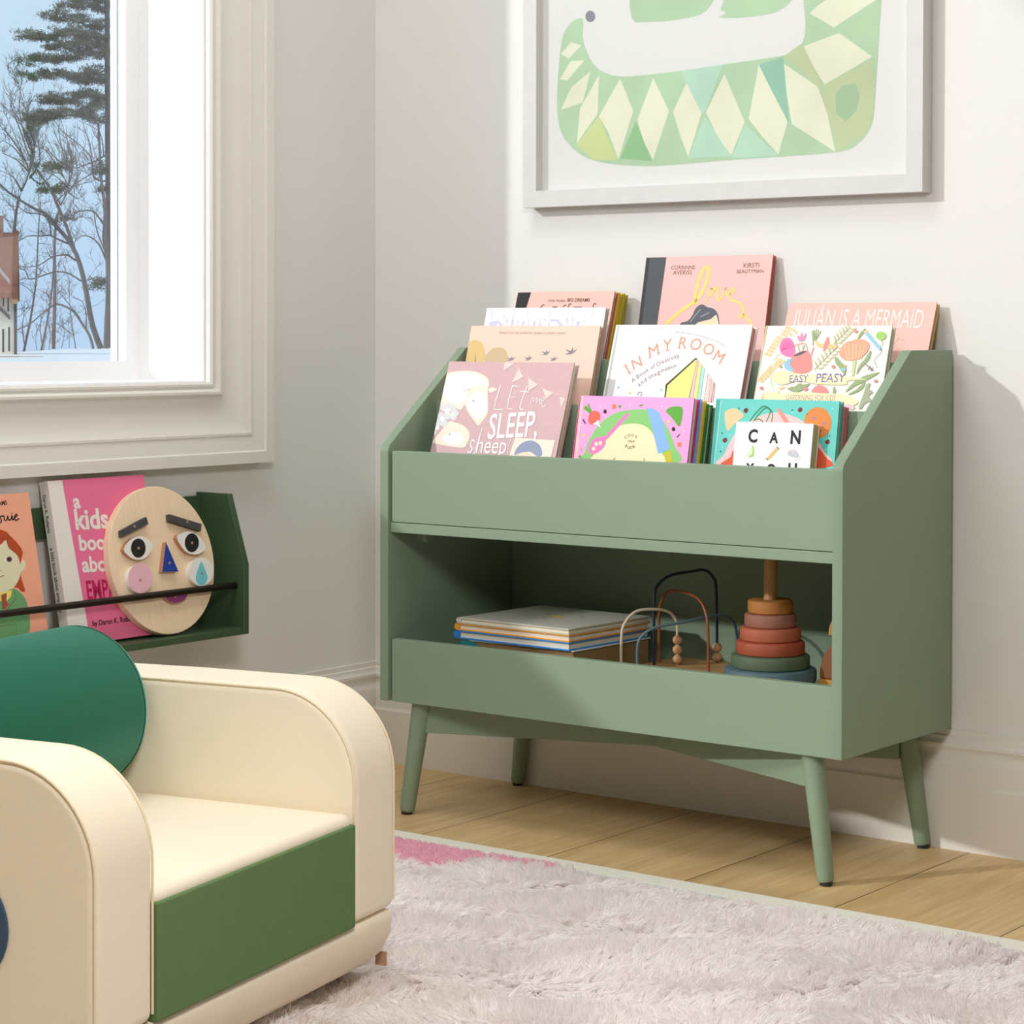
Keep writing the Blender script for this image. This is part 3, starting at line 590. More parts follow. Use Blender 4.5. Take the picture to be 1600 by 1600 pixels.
["P","maroon",[[54.9,212.0],[55.7,213.7],[57.3,215.1],[59.4,216.0],[61.6,216.0],[63.1,214.4],[63.7,212.2],[62.8,210.0],[61.1,208.3],[59.0,208.1],[57.0,208.7],[55.6,210.2]]],
["P","maroon",[[157.2,215.4],[158.0,217.0],[159.5,218.4],[161.6,219.3],[163.7,219.3],[165.1,217.7],[165.7,215.5],[164.8,213.4],[163.2,211.7],[161.2,211.5],[159.2,212.1],[157.8,213.6]]],
["P","maroon",[[19.6,161.6],[20.4,163.3],[22.0,164.8],[24.2,165.6],[26.4,165.7],[27.9,164.1],[28.5,161.9],[27.6,159.7],[25.9,158.0],[23.8,157.7],[21.8,158.3],[20.3,159.8]]],
["P","maroon",[[212.5,164.5],[213.2,166.2],[214.7,167.5],[216.8,168.4],[218.8,168.4],[220.2,166.9],[220.8,164.7],[220.0,162.6],[218.4,161.0],[216.4,160.7],[214.5,161.3],[213.1,162.7]]],
["P","black",[[47.0,215.2],[46.5,214.1],[45.2,214.1],[44.5,215.2],[45.0,216.2],[46.2,216.3]]],
["P","black",[[148.2,214.9],[147.7,213.8],[146.5,213.8],[145.8,214.8],[146.3,215.9],[147.5,215.9]]],
["P","black",[[18.8,173.3],[18.3,172.2],[17.0,172.1],[16.3,173.2],[16.8,174.3],[18.1,174.3]]],
["P","black",[[18.9,142.7],[18.4,141.7],[17.1,141.6],[16.4,142.6],[16.9,143.7],[18.2,143.8]]],
["P","black",[[220.9,174.7],[220.4,173.7],[219.3,173.6],[218.6,174.6],[219.1,175.7],[220.2,175.7]]],
["P","white",[[73.2,216.6],[72.7,215.6],[71.7,215.6],[71.0,216.5],[71.5,217.4],[72.5,217.5]]],
["P","white",[[149.3,209.9],[148.9,209.0],[147.9,209.0],[147.3,209.9],[147.7,210.8],[148.7,210.8]]],
["P","white",[[222.3,218.0],[221.8,217.1],[220.8,217.1],[220.2,217.9],[220.7,218.9],[221.7,218.9]]],
["P","white",[[32.8,168.9],[32.4,168.0],[31.3,167.9],[30.7,168.8],[31.1,169.8],[32.2,169.8]]],
["P","white",[[22.3,149.4],[21.9,148.5],[20.8,148.5],[20.2,149.4],[20.6,150.3],[21.7,150.3]]],
["P","white",[[216.7,152.0],[216.3,151.1],[215.3,151.1],[214.7,151.9],[215.1,152.8],[216.1,152.9]]]]},"can":{"name":"can","root":[1.0494,-0.3431,0.5318],"w":0.1439,"h":0.1934,"t":0.021,"tilt":9.5,"wall":false,"art":[["T","black","C",[25.3,160.5],[42.7,160.8],1.15,0.035],
["T","black","A",[65.2,160.3],[81.8,160.5],1.15,0.035],
["T","black","N",[104.5,160.5],[122.8,160.7],1.15,0.035],
["T","black","Y",[25.9,108.5],[41.5,108.8],1.15,0.035],
["T","black","O",[64.9,108.5],[82.0,108.9],1.15,0.035],
["T","black","U",[105.0,108.6],[121.1,109.0],1.15,0.035],
["P","palegreen",[[28.9,145.6],[30.2,147.9],[31.6,150.7],[32.9,153.3],[34.1,154.8],[35.0,155.1],[35.7,154.5],[36.4,153.4],[37.0,151.9],[37.7,149.6],[38.5,146.8],[39.0,143.8],[38.9,141.4],[38.1,139.5],[36.6,137.9],[35.0,136.7],[33.4,135.9],[32.1,135.6],[30.7,135.7],[29.4,136.0],[28.1,136.5],[26.9,137.0],[25.6,137.6],[24.7,138.4],[24.4,139.4],[24.9,140.6],[26.1,142.1],[27.6,143.7]]],
["P","limegreen",[[34.0,155.5],[34.5,155.7],[35.4,155.0],[36.5,153.6],[37.3,151.9],[38.0,149.6],[38.6,146.7],[39.0,143.8],[38.9,141.4],[38.5,139.5],[37.6,138.0],[36.5,136.8],[35.2,136.0],[33.4,135.5],[31.1,135.5],[29.1,135.8],[28.2,136.2],[28.8,136.8],[30.5,137.6],[32.4,138.6],[33.9,139.7],[34.8,140.9],[35.4,142.3],[35.7,143.9],[35.9,145.8],[35.6,148.3],[34.8,151.3],[34.2,153.9]]],
["P","straw",[[63.0,134.7],[79.9,154.0],[84.6,150.4],[67.6,131.9]]],
["L","black",[[61.6,135.4],[65.8,132.2]],0.001],
["L","black",[[80.7,154.5],[85.1,150.4]],0.001],
["P","mousegrey",[[100.6,143.5],[101.1,144.9],[102.4,146.7],[104.2,148.4],[106.0,149.6],[107.7,150.4],[109.6,150.8],[111.6,150.9],[113.5,150.6],[115.5,149.8],[117.5,148.6],[119.4,147.1],[120.8,145.6],[121.7,144.1],[122.4,142.5],[122.6,141.0],[122.2,139.8],[121.2,138.9],[119.6,138.4],[117.6,138.1],[115.6,138.0],[113.6,138.2],[111.3,138.7],[109.0,139.3],[107.0,140.0],[104.9,140.7],[102.9,141.5],[101.4,142.4]]],
["P","pinkpale",[[112.6,148.3],[112.0,146.4],[110.1,145.6],[108.1,146.3],[107.1,148.2],[107.7,150.1],[109.6,150.9],[111.6,150.2]]],
["P","black",[[106.1,146.3],[105.9,145.8],[105.2,145.8],[104.8,146.3],[105.1,146.8],[105.7,146.8]]],
["L","pinkpale",[[122.0,142.0],[122.9,141.2],[124.1,140.0],[125.2,138.7],[125.5,137.6],[124.6,136.8],[123.0,136.0],[121.1,135.3],[119.3,134.9],[117.5,134.7],[115.6,134.8],[113.8,134.9],[112.6,135.0]],0.0008]]},"geese":{"name":"geese","root":[0.3744,-0.2248,0.6334],"w":0.2949,"h":0.2558,"t":0.012,"tilt":15,"wall":false,"art":[["T","greyrose","FINALIST FOR THE GOVERNOR GENERAL'S LITERARY AWARD",[67.8,240.2],[220.6,239.3],1.1,0],
["P","gold",[[1.3,190.3],[0.6,195.9],[0.6,203.1],[0.6,210.4],[0.6,216.2],[0.6,220.2],[1.8,223.2],[4.3,225.4],[7.0,227.1],[9.9,228.3],[13.1,228.9],[16.6,228.9],[20.1,228.2],[23.9,226.7],[28.1,224.5],[32.0,221.7],[35.3,218.5],[37.9,214.6],[40.0,210.0],[41.6,205.4],[42.8,201.4],[44.0,198.2],[45.0,195.5],[45.1,193.0],[43.7,190.6],[40.4,187.9],[35.5,185.1],[29.9,182.8],[24.3,181.9],[18.4,182.3],[11.8,183.9],[5.7,186.5]]],
["P","golddull",[[42.4,190.6],[42.0,194.4],[44.3,198.5],[47.9,202.4],[51.2,205.7],[53.7,208.4],[56.2,210.5],[59.1,212.2],[62.8,213.3],[67.6,213.9],[73.4,214.0],[79.1,213.5],[83.9,212.4],[87.6,210.6],[90.6,208.2],[93.1,205.2],[95.2,201.7],[97.4,197.2],[99.6,191.8],[100.6,186.6],[99.0,182.6],[94.1,180.0],[86.5,178.3],[77.9,177.6],[70.0,178.0],[62.1,179.9],[53.8,183.1],[46.7,186.9]]],
["P","trunk",[[21.2,190.4],[19.5,205.5],[23.9,190.5],[37.4,130.6],[49.8,71.2],[50.3,56.3],[44.6,71.0],[32.5,130.5]]],
["P","birdgrey",[[227.7,202.3],[230.9,204.0],[235.8,205.9],[238.6,206.5],[241.7,207.4],[247.8,210.4],[252.0,212.2],[249.0,208.4],[243.6,203.8],[239.4,202.6],[235.2,202.3],[230.4,202.0]]],
["P","birdgrey",[[235.9,205.2],[229.6,208.8],[225.8,212.1],[231.0,210.3],[237.8,208.6],[240.2,212.5],[241.4,215.7],[243.2,211.7],[243.6,206.5],[240.5,204.9]]],
["P","birdgrey",[[174.2,200.5],[176.6,201.8],[180.3,203.2],[182.5,203.7],[184.8,204.4],[189.4,206.7],[192.7,208.1],[190.4,205.2],[186.3,201.7],[183.1,200.7],[179.9,200.5],[176.2,200.3]]],
["P","birdgrey",[[180.4,202.8],[175.6,205.5],[172.7,207.9],[176.6,206.6],[181.8,205.3],[183.6,208.3],[184.6,210.7],[186.0,207.6],[186.3,203.8],[183.9,202.5]]],
["P","birdgrey",[[97.4,188.9],[99.7,190.1],[103.2,191.5],[105.3,192.0],[107.5,192.5],[111.9,194.7],[115.0,196.0],[112.8,193.3],[109.0,190.0],[105.9,189.1],[102.8,188.9],[99.4,188.7]]],
["P","birdgrey",[[103.3,191.0],[98.8,193.5],[96.0,195.9],[99.7,194.6],[104.7,193.4],[106.4,196.2],[107.3,198.5],[108.6,195.6],[108.9,192.0],[106.7,190.8]]],
["P","birdgrey",[[137.2,190.3],[139.4,191.5],[142.9,192.9],[145.0,193.3],[147.2,193.9],[151.5,196.1],[154.6,197.4],[152.4,194.7],[148.6,191.4],[145.5,190.5],[142.5,190.3],[139.1,190.1]]],
["P","birdgrey",[[143.0,192.4],[138.5,194.9],[135.8,197.3],[139.4,196.0],[144.3,194.8],[146.1,197.6],[146.9,199.9],[148.3,197.0],[148.6,193.4],[146.4,192.2]]],
["P","birdgrey",[[195.1,190.0],[197.2,191.1],[200.4,192.4],[202.2,192.8],[204.3,193.3],[208.2,195.3],[211.0,196.5],[209.0,194.0],[205.5,191.0],[202.7,190.2],[200.0,190.0],[196.9,189.8]]],
["P","birdgrey",[[200.5,191.9],[196.3,194.3],[193.9,196.4],[197.2,195.3],[201.7,194.1],[203.3,196.7],[204.0,198.8],[205.3,196.1],[205.5,192.8],[203.5,191.7]]],
["P","birdgrey",[[167.0,162.7],[169.6,164.1],[173.6,165.7],[175.9,166.2],[178.4,166.9],[183.3,169.4],[186.7,170.9],[184.3,167.8],[180.0,164.1],[176.5,163.0],[173.1,162.8],[169.2,162.5]]],
["P","birdgrey",[[173.7,165.2],[168.6,168.0],[165.5,170.6],[169.6,169.2],[175.2,167.9],[177.1,171.0],[178.1,173.6],[179.6,170.4],[179.9,166.2],[177.4,164.9]]],
["P","birdgrey",[[229.1,167.7],[231.6,169.1],[235.5,170.6],[237.8,171.1],[240.3,171.8],[245.1,174.3],[248.5,175.7],[246.1,172.7],[241.8,169.0],[238.4,168.0],[235.1,167.8],[231.3,167.5]]],
["P","birdgrey",[[235.6,170.1],[230.6,172.9],[227.6,175.5],[231.7,174.1],[237.1,172.8],[239.0,175.9],[240.0,178.5],[241.5,175.3],[241.8,171.2],[239.3,169.8]]]]},"sunny":{"name":"sunny","root":[0.3937,-0.212,0.6331],"w":0.2728,"h":0.2906,"t":0.011,"tilt":15,"wall":false,"art":[["P","lilac",[[11.9,254.5],[13.1,262.0],[16.8,264.5],[22.1,264.7],[28.3,265.3],[35.5,266.8],[44.2,267.7],[53.3,268.2],[61.8,268.5],[69.2,268.2],[76.2,267.4],[83.3,266.6],[90.9,266.3],[99.3,266.8],[108.1,267.8],[117.2,268.8],[126.5,269.4],[135.9,269.3],[145.6,268.9],[155.3,268.4],[165.0,268.2],[174.6,268.4],[184.2,268.8],[193.6,269.2],[202.7,269.2],[211.7,268.8],[220.5,268.3],[228.8,267.4],[235.8,265.9],[241.3,265.1],[245.7,264.6],[249.3,261.9],[252.8,254.4],[261.6,238.5],[272.2,216.6],[272.2,195.2],[264.1,180.4],[219.1,173.0],[151.0,169.9],[80.6,171.4],[30.2,178.0],[9.0,193.0],[4.8,215.4],[8.8,238.1]]],
["L","lilacpale",[[14.6,287.1],[13.9,270.8]],0.0016],
["L","lilacpale",[[37.1,286.9],[36.4,270.7]],0.0016],
["L","lilacpale",[[45.0,286.9],[44.3,270.7]],0.0016],
["L","lilacpale",[[66.0,286.8],[65.3,270.6]],0.0016],
["L","lilacpale",[[97.3,286.6],[96.6,270.5]],0.0016],
["L","lilacpale",[[148.8,286.4],[148.0,270.4]],0.0016],
["L","lilacpale",[[189.4,286.1],[188.6,270.3]],0.0016],
["L","lilacpale",[[244.5,285.9],[243.7,270.1]],0.0016],
["T","white","Sunny-Side",[30.4,248.0],[254.0,248.1],1.0,0.04]]},"room":{"name":"room","root":[0.6991,-0.2317,0.6365],"w":0.2837,"h":0.2581,"t":0.02,"tilt":18,"wall":false,"art":[["P","greyline",[[4.5,257.5],[7.5,257.5],[8.1,114.2],[3.4,114.1]]],
["G","copper","I",[49.2,167.2],[1.5,1.3],23.07,0],
["G","copper","N",[64.3,178.5],[1.8,1.0],21.53,0],
["G","copper","M",[94.1,199.5],[2.0,0.7],22.92,0],
["G","copper","Y",[119.1,210.4],[2.1,0.4],22.38,0],
["G","copper","R",[149.3,214.2],[2.3,0.0],22.34,0],
["G","copper","O",[175.2,211.9],[2.3,-0.2],21.92,0],
["G","copper","O",[201.2,203.9],[2.2,-0.7],21.04,0],
["G","copper","M",[223.4,191.2],[2.1,-1.0],20.8,0],
["L","copper",[[44.7,164.7],[54.9,170.8]],0.0007],
["L","copper",[[32.0,178.6],[42.1,185.1]],0.0007],
["L","copper",[[81.9,195.0],[88.1,198.1]],0.0007],
["L","copper",[[99.2,204.7],[106.6,207.2]],0.0007],
["L","copper",[[113.0,209.2],[126.1,211.3]],0.0007],
["L","copper",[[140.1,214.3],[148.0,214.2]],0.0007],
["L","copper",[[208.7,199.0],[216.0,195.8]],0.0007],
["L","copper",[[228.7,186.5],[238.0,183.7]],0.0007],
["G","greyrose","A",[60.9,152.9],[1.6,1.2],8.35,0],
["G","greyrose","B",[69.2,159.3],[1.6,1.2],8.35,0],
["G","greyrose","o",[75.0,163.5],[1.6,1.2],8.34,0],
["G","greyrose","o",[80.7,167.5],[1.8,1.1],8.21,0],
["G","greyrose","k",[86.6,171.3],[1.7,1.1],8.21,0],
["G","greyrose","o",[95.1,176.5],[1.8,1.0],8.16,0],
["G","greyrose","f",[99.3,178.9],[1.9,1.0],8.11,0],
["G","greyrose","C",[106.3,182.6],[1.9,0.9],8.06,0],
["G","greyrose","r",[110.6,184.8],[1.9,0.8],7.94,0],
["G","greyrose","e",[115.0,186.8],[1.9,0.8],8.02,0],
["G","greyrose","a",[121.0,189.4],[1.9,0.8],7.99,0],
["G","greyrose","t",[125.4,191.2],[1.9,0.8],7.93,0],
["G","greyrose","i",[128.1,192.3],[1.9,0.7],7.82,0],
["G","greyrose","v",[132.5,193.9],[2.0,0.7],7.85,0],
["G","greyrose","i",[136.9,195.4],[2.0,0.7],7.84,0],
["G","greyrose","t",[139.7,196.3],[2.0,0.6],7.84,0],
["G","greyrose","y",[144.1,197.7],[2.0,0.6],7.74,0],
["G","greyrose","a",[75.1,145.0],[1.6,1.2],8.28,0],
["G","greyrose","n",[80.6,149.2],[1.7,1.1],8.2,0],
["G","greyrose","d",[86.2,153.1],[1.7,1.1],8.21,0],
["G","greyrose","I",[92.8,157.5],[1.7,1.0],8.15,0],
["G","greyrose","m",[98.0,160.7],[1.8,1.0],8.09,0],
["G","greyrose","a",[104.8,164.6],[1.9,0.9],8.06,0],
["G","greyrose","g",[110.5,167.6],[1.9,0.9],7.96,0],
["G","greyrose","i",[114.7,169.7],[1.9,0.8],7.91,0],
["G","greyrose","n",[118.9,171.6],[2.0,0.7],7.85,0],
["G","greyrose","a",[124.7,174.0],[2.0,0.7],7.85,0],
["G","greyrose","t",[129.0,175.7],[2.0,0.6],7.8,0],
["G","greyrose","i",[131.6,176.7],[2.0,0.6],7.75,0],
["G","greyrose","o",[135.9,178.1],[2.0,0.6],7.74,0],
["G","greyrose","n",[141.8,179.9],[2.1,0.6],7.74,0],
["G","greyrose","F",[130.6,243.0],[2.2,0.1],3.49,0],
["G","greyrose","r",[132.8,242.9],[2.3,0.1],3.47,0],
["G","greyrose","o",[135.1,242.9],[2.2,0.0],3.37,0],
["G","greyrose","m",[138.8,242.7],[2.3,-0.1],3.35,0],
["G","greyrose","t",[143.1,242.4],[2.3,-0.1],3.44,0],
["G","greyrose","h",[145.4,242.2],[2.2,-0.1],3.44,0],
["G","greyrose","e",[148.5,241.9],[2.3,-0.2],3.41,0],
["G","greyrose","a",[153.1,241.4],[2.2,-0.2],3.41,0],
["G","greyrose","u",[156.2,241.0],[2.3,-0.2],3.41,0],
["G","greyrose","t",[158.5,240.7],[2.3,-0.3],3.4,0],
["G","greyrose","h",[160.8,240.4],[2.2,-0.3],3.3,0],
["G","greyrose","o",[163.9,239.9],[2.3,-0.3],3.3,0],
["G","greyrose","r",[166.2,239.5],[2.3,-0.3],3.3,0],
["G","greyrose","a",[169.9,238.9],[2.3,-0.4],3.31,0],
["G","greyrose","n",[173.1,238.3],[2.3,-0.5],3.21,0],
["G","greyrose","d",[176.3,237.6],[2.2,-0.5],3.31,0],
["G","greyrose","i",[180.0,236.8],[2.3,-0.5],3.22,0],
["G","greyrose","l",[181.5,236.5],[2.2,-0.6],3.22,0],
["G","greyrose","l",[182.9,236.2],[2.2,-0.6],3.24,0],
["G","greyrose","u",[185.2,235.6],[2.2,-0.6],3.24,0],
["G","greyrose","s",[188.4,234.8],[2.2,-0.6],3.26,0],
["G","greyrose","t",[190.7,234.2],[2.2,-0.6],3.28,0],
["G","greyrose","r",[192.2,233.8],[2.2,-0.6],3.26,0],
["G","greyrose","a",[194.5,233.2],[2.2,-0.7],3.18,0],
["G","greyrose","t",[196.8,232.6],[2.2,-0.8],3.2,0],
["G","greyrose","o",[199.1,231.9],[2.2,-0.8],3.23,0],
["G","greyrose","r",[201.5,231.2],[2.1,-0.8],3.1,0],
["G","greyrose","o",[205.2,230.0],[2.2,-0.8],3.16,0],
["G","greyrose","f",[207.6,229.3],[2.1,-0.9],3.16,0],
["G","greyrose","I",[210.5,228.3],[2.1,-0.9],3.2,0],
["G","greyrose","n",[212.8,227.5],[2.1,-0.9],3.23,0],
["G","greyrose","M",[218.2,225.6],[2.1,-0.9],3.14,0],
["G","greyrose","y",[222.0,224.2],[2.1,-1.0],3.13,0],
["G","greyrose","H",[226.8,222.4],[2.0,-1.1],3.13,0],
["G","greyrose","e",[230.0,221.1],[2.0,-1.1],3.09,0],
["G","greyrose","a",[233.3,219.7],[2.0,-1.1],3.18,0],
["G","greyrose","r",[235.6,218.7],[2.0,-1.1],3.14,0],
["G","greyrose","t",[237.1,218.1],[2.0,-1.1],3.14,0],
["P","darkolive",[[181.4,197.8],[185.4,194.3],[134.5,116.8],[132.3,116.7],[129.1,148.1]]],
["P","papyellow",[[182.1,194.3],[185.6,193.6],[181.7,125.5],[180.6,117.7],[134.5,116.8],[133.2,146.6]]],
["P","pinkpale",[[185.0,194.3],[188.6,191.6],[191.0,117.9],[182.8,117.8]]],
["L","brownline",[[185.0,194.3],[182.8,117.8]],0.0007],
["P","papyellow",[[188.6,191.6],[196.3,184.3],[199.1,118.1],[191.0,117.9]]],
["L","brownline",[[188.6,191.6],[191.0,117.9]],0.0007],
["P","aqua",[[196.3,184.3],[203.9,176.9],[206.3,118.3],[199.1,118.1]]],
["L","brownline",[[196.3,184.3],[199.1,118.1]],0.0007],
["P","white",[[203.9,176.9],[212.1,168.8],[213.9,118.4],[206.3,118.3]]],
["L","brownline",[[203.9,176.9],[206.3,118.3]],0.0007],
["P","rosepale",[[212.1,168.8],[219.8,160.2],[223.1,118.6],[213.9,118.4]]],
["L","brownline",[[212.1,168.8],[213.9,118.4]],0.0007],
["P","pinkpale",[[219.8,160.2],[227.8,152.6],[229.1,118.7],[223.1,118.6]]],
["L","brownline",[[219.8,160.2],[223.1,118.6]],0.0007],
["P","rosepale",[[227.8,152.6],[229.9,149.7],[231.7,118.8],[229.1,118.7]]],
["L","brownline",[[227.8,152.6],[229.1,118.7]],0.0007],
["L","crimson",[[228.7,151.6],[228.1,118.7]],0.001],
["P","aqua",[[32.0,142.1],[31.7,140.4],[30.4,139.7],[28.8,140.4],[27.8,142.1],[28.1,143.8],[29.4,144.5],[31.0,143.8]]],
["P","papyellow",[[57.8,132.6],[57.5,130.9],[56.2,130.2],[54.6,130.9],[53.7,132.6],[53.9,134.3],[55.2,135.0],[56.8,134.3]]],
["P","aqua",[[122.9,138.7],[122.7,137.1],[121.4,136.3],[119.8,137.0],[118.9,138.7],[119.1,140.3],[120.4,141.0],[122.0,140.4]]],
["L","greyrose",[[73.4,127.4],[73.7,128.5],[74.1,130.2],[74.7,131.8],[75.6,133.0],[76.9,133.5],[78.6,133.8],[80.2,133.6],[81.3,133.1],[81.7,131.7],[81.8,129.8],[81.6,127.9],[81.5,126.5]],0.0012]]},"easy":{"name":"easy","root":[1.0057,-0.2237,0.6345],"w":0.2402,"h":0.2575,"t":0.014,"tilt":17.5,"wall":false,"art":[["P","oliveline",[[1.0,256.9],[4.4,256.9],[0.6,117.1],[0.6,117.0]]],
["P","wheat",[[15.5,207.3],[14.1,204.9],[10.1,204.3],[6.5,205.9],[6.0,208.6],[9.0,210.3],[13.2,209.7]]],
["P","wheat",[[21.7,205.6],[20.2,203.4],[16.2,202.8],[12.6,204.3],[12.2,206.8],[15.2,208.4],[19.4,207.9]]],
["P","wheat",[[19.0,213.2],[17.6,210.7],[13.6,210.1],[10.0,211.8],[9.5,214.4],[12.5,216.1],[16.7,215.6]]],
["P","wheat",[[25.1,211.4],[23.7,209.2],[19.7,208.6],[16.1,210.1],[15.7,212.6],[18.7,214.2],[22.9,213.7]]],
["P","wheat",[[22.5,219.0],[21.1,216.5],[17.1,215.9],[13.5,217.6],[13.0,220.3],[16.0,221.9],[20.2,221.4]]],
["P","wheat",[[28.6,217.2],[27.2,215.0],[23.2,214.4],[19.6,215.9],[19.2,218.4],[22.2,220.0],[26.4,219.5]]],
["P","wheat",[[26.0,224.8],[24.6,222.3],[20.6,221.7],[17.0,223.4],[16.5,226.1],[19.5,227.7],[23.7,227.2]]],
["P","wheat",[[32.1,223.0],[30.7,220.8],[26.7,220.2],[23.1,221.7],[22.7,224.2],[25.7,225.8],[29.9,225.3]]],
["P","wheat",[[29.5,230.6],[28.1,228.1],[24.1,227.5],[20.5,229.2],[20.0,231.9],[23.0,233.6],[27.2,233.0]]],
["P","wheat",[[35.6,228.8],[34.2,226.6],[30.2,226.0],[26.6,227.5],[26.2,230.0],[29.2,231.6],[33.4,231.1]]],
["P","wheat",[[33.0,236.4],[31.6,233.9],[27.6,233.3],[24.0,235.0],[23.5,237.7],[26.5,239.4],[30.7,238.8]]],
["P","wheat",[[39.1,234.6],[37.7,232.4],[33.7,231.8],[30.1,233.3],[29.7,235.8],[32.7,237.4],[36.9,236.8]]],
["P","wheat",[[40.8,242.2],[39.4,239.7],[35.4,239.1],[31.8,240.8],[31.4,243.5],[34.3,245.2],[38.5,244.6]]],
["P","wheat",[[46.9,240.4],[45.5,238.2],[41.5,237.6],[38.0,239.2],[37.5,241.6],[40.5,243.2],[44.7,242.6]]],
["P","wheat",[[44.3,248.0],[42.9,245.5],[38.9,244.9],[35.3,246.6],[34.8,249.3],[37.8,251.0],[42.0,250.4]]],
["P","wheat",[[50.4,246.2],[49.0,244.0],[45.0,243.4],[41.4,244.9],[41.0,247.4],[44.0,249.0],[48.2,248.4]]],
["P","wheat",[[47.8,253.7],[46.4,251.3],[42.4,250.7],[38.8,252.4],[38.3,255.1],[41.3,256.7],[45.5,256.2]]],
["P","wheat",[[53.9,252.0],[52.5,249.7],[48.5,249.2],[44.9,250.7],[44.5,253.2],[47.5,254.8],[51.7,254.2]]],
["P","wheat",[[9.4,161.1],[8.0,158.7],[4.0,158.0],[0.6,159.6],[0.6,162.3],[2.9,164.0],[7.1,163.5]]],
["P","wheat",[[15.6,159.4],[14.2,157.2],[10.1,156.6],[6.6,158.1],[6.1,160.5],[9.1,162.1],[13.3,161.6]]],
["P","wheat",[[13.2,165.5],[11.8,163.1],[7.8,162.5],[4.2,164.1],[3.7,166.8],[6.7,168.5],[10.9,167.9]]],
["P","wheat",[[19.3,163.9],[17.9,161.6],[13.9,161.0],[10.3,162.5],[9.9,165.0],[12.9,166.6],[17.1,166.1]]],
["P","wheat",[[16.9,170.0],[15.5,167.6],[11.5,166.9],[7.9,168.5],[7.4,171.2],[10.4,172.9],[14.6,172.4]]],
["P","wheat",[[23.0,168.3],[21.6,166.1],[17.6,165.5],[14.1,167.0],[13.6,169.4],[16.6,171.0],[20.8,170.5]]],
["P","wheat",[[20.6,174.4],[19.3,172.0],[15.3,171.4],[11.7,173.0],[11.2,175.6],[14.2,177.3],[18.4,176.8]]],
["P","wheat",[[26.8,172.7],[25.4,170.5],[21.4,169.9],[17.8,171.4],[17.3,173.9],[20.3,175.4],[24.5,174.9]]],
["P","wheat",[[24.4,178.9],[23.0,176.4],[19.0,175.8],[15.4,177.4],[14.9,180.1],[17.9,181.8],[22.1,181.2]]],
["P","wheat",[[30.5,177.2],[29.1,174.9],[25.1,174.3],[21.5,175.8],[21.1,178.3],[24.1,179.9],[28.3,179.4]]],
["P","wheat",[[28.1,183.3],[26.7,180.9],[22.7,180.2],[19.2,181.8],[18.7,184.5],[21.6,186.2],[25.9,185.7]]],
["P","wheat",[[34.2,181.6],[32.8,179.4],[28.8,178.8],[25.3,180.3],[24.8,182.7],[27.8,184.3],[32.0,183.8]]],
["P","wheat",[[36.2,187.8],[34.8,185.3],[30.8,184.7],[27.3,186.3],[26.8,189.0],[29.7,190.7],[33.9,190.1]]],
["P","wheat",[[42.3,186.1],[40.9,183.8],[36.9,183.2],[33.4,184.7],[32.9,187.2],[35.9,188.8],[40.1,188.3]]],
["P","wheat",[[39.9,192.2],[38.5,189.8],[34.6,189.1],[31.0,190.8],[30.5,193.4],[33.5,195.1],[37.7,194.5]]],
["P","wheat",[[46.0,190.5],[44.6,188.2],[40.6,187.6],[37.1,189.2],[36.6,191.6],[39.6,193.2],[43.8,192.7]]],
["P","wheat",[[43.7,196.6],[42.3,194.2],[38.3,193.5],[34.7,195.2],[34.2,197.8],[37.2,199.5],[41.4,199.0]]],
["P","wheat",[[49.7,194.9],[48.3,192.7],[44.4,192.1],[40.8,193.6],[40.4,196.0],[43.4,197.6],[47.5,197.1]]],
["P","wheat",[[60.1,249.3],[59.1,247.3],[56.2,246.8],[53.5,248.2],[53.1,250.5],[55.3,251.9],[58.4,251.4]]],
["P","wheat",[[55.5,241.6],[54.5,239.6],[51.6,239.1],[48.8,240.5],[48.4,242.8],[50.6,244.2],[53.8,243.7]]],
["P","wheat",[[65.7,244.9],[64.7,242.9],[61.8,242.4],[59.1,243.8],[58.7,246.1],[60.9,247.5],[64.0,247.0]]],
["P","wheat",[[53.5,146.5],[52.5,144.5],[49.5,143.9],[46.8,145.3],[46.4,147.5],[48.6,149.0],[51.8,148.5]]],
["P","wheat",[[49.9,139.9],[48.9,137.9],[45.9,137.3],[43.2,138.7],[42.8,140.9],[45.0,142.4],[48.1,141.9]]],
["P","wheat",[[57.9,148.8],[56.9,146.7],[53.9,146.1],[51.2,147.5],[50.8,149.8],[53.0,151.2],[56.2,150.8]]],
["P","wheat",[[21.8,135.1],[20.8,133.0],[17.8,132.4],[15.1,133.8],[14.7,136.1],[16.9,137.5],[20.0,137.1]]],
["P","wheat",[[20.4,129.6],[19.4,127.5],[16.4,126.9],[13.7,128.3],[13.3,130.6],[15.5,132.0],[18.6,131.6]]],
["L","stem",[[27.9,194.2],[29.0,196.4],[30.5,199.6],[32.4,202.9],[34.3,205.3],[36.7,206.5],[39.4,207.1],[41.9,207.3],[43.6,207.5]],0.001],
["L","stem",[[23.8,189.8],[23.9,186.0],[23.8,180.6],[24.2,174.3],[25.4,167.9],[28.1,160.6],[31.8,152.4],[35.4,144.9],[37.9,139.7]],0.001],
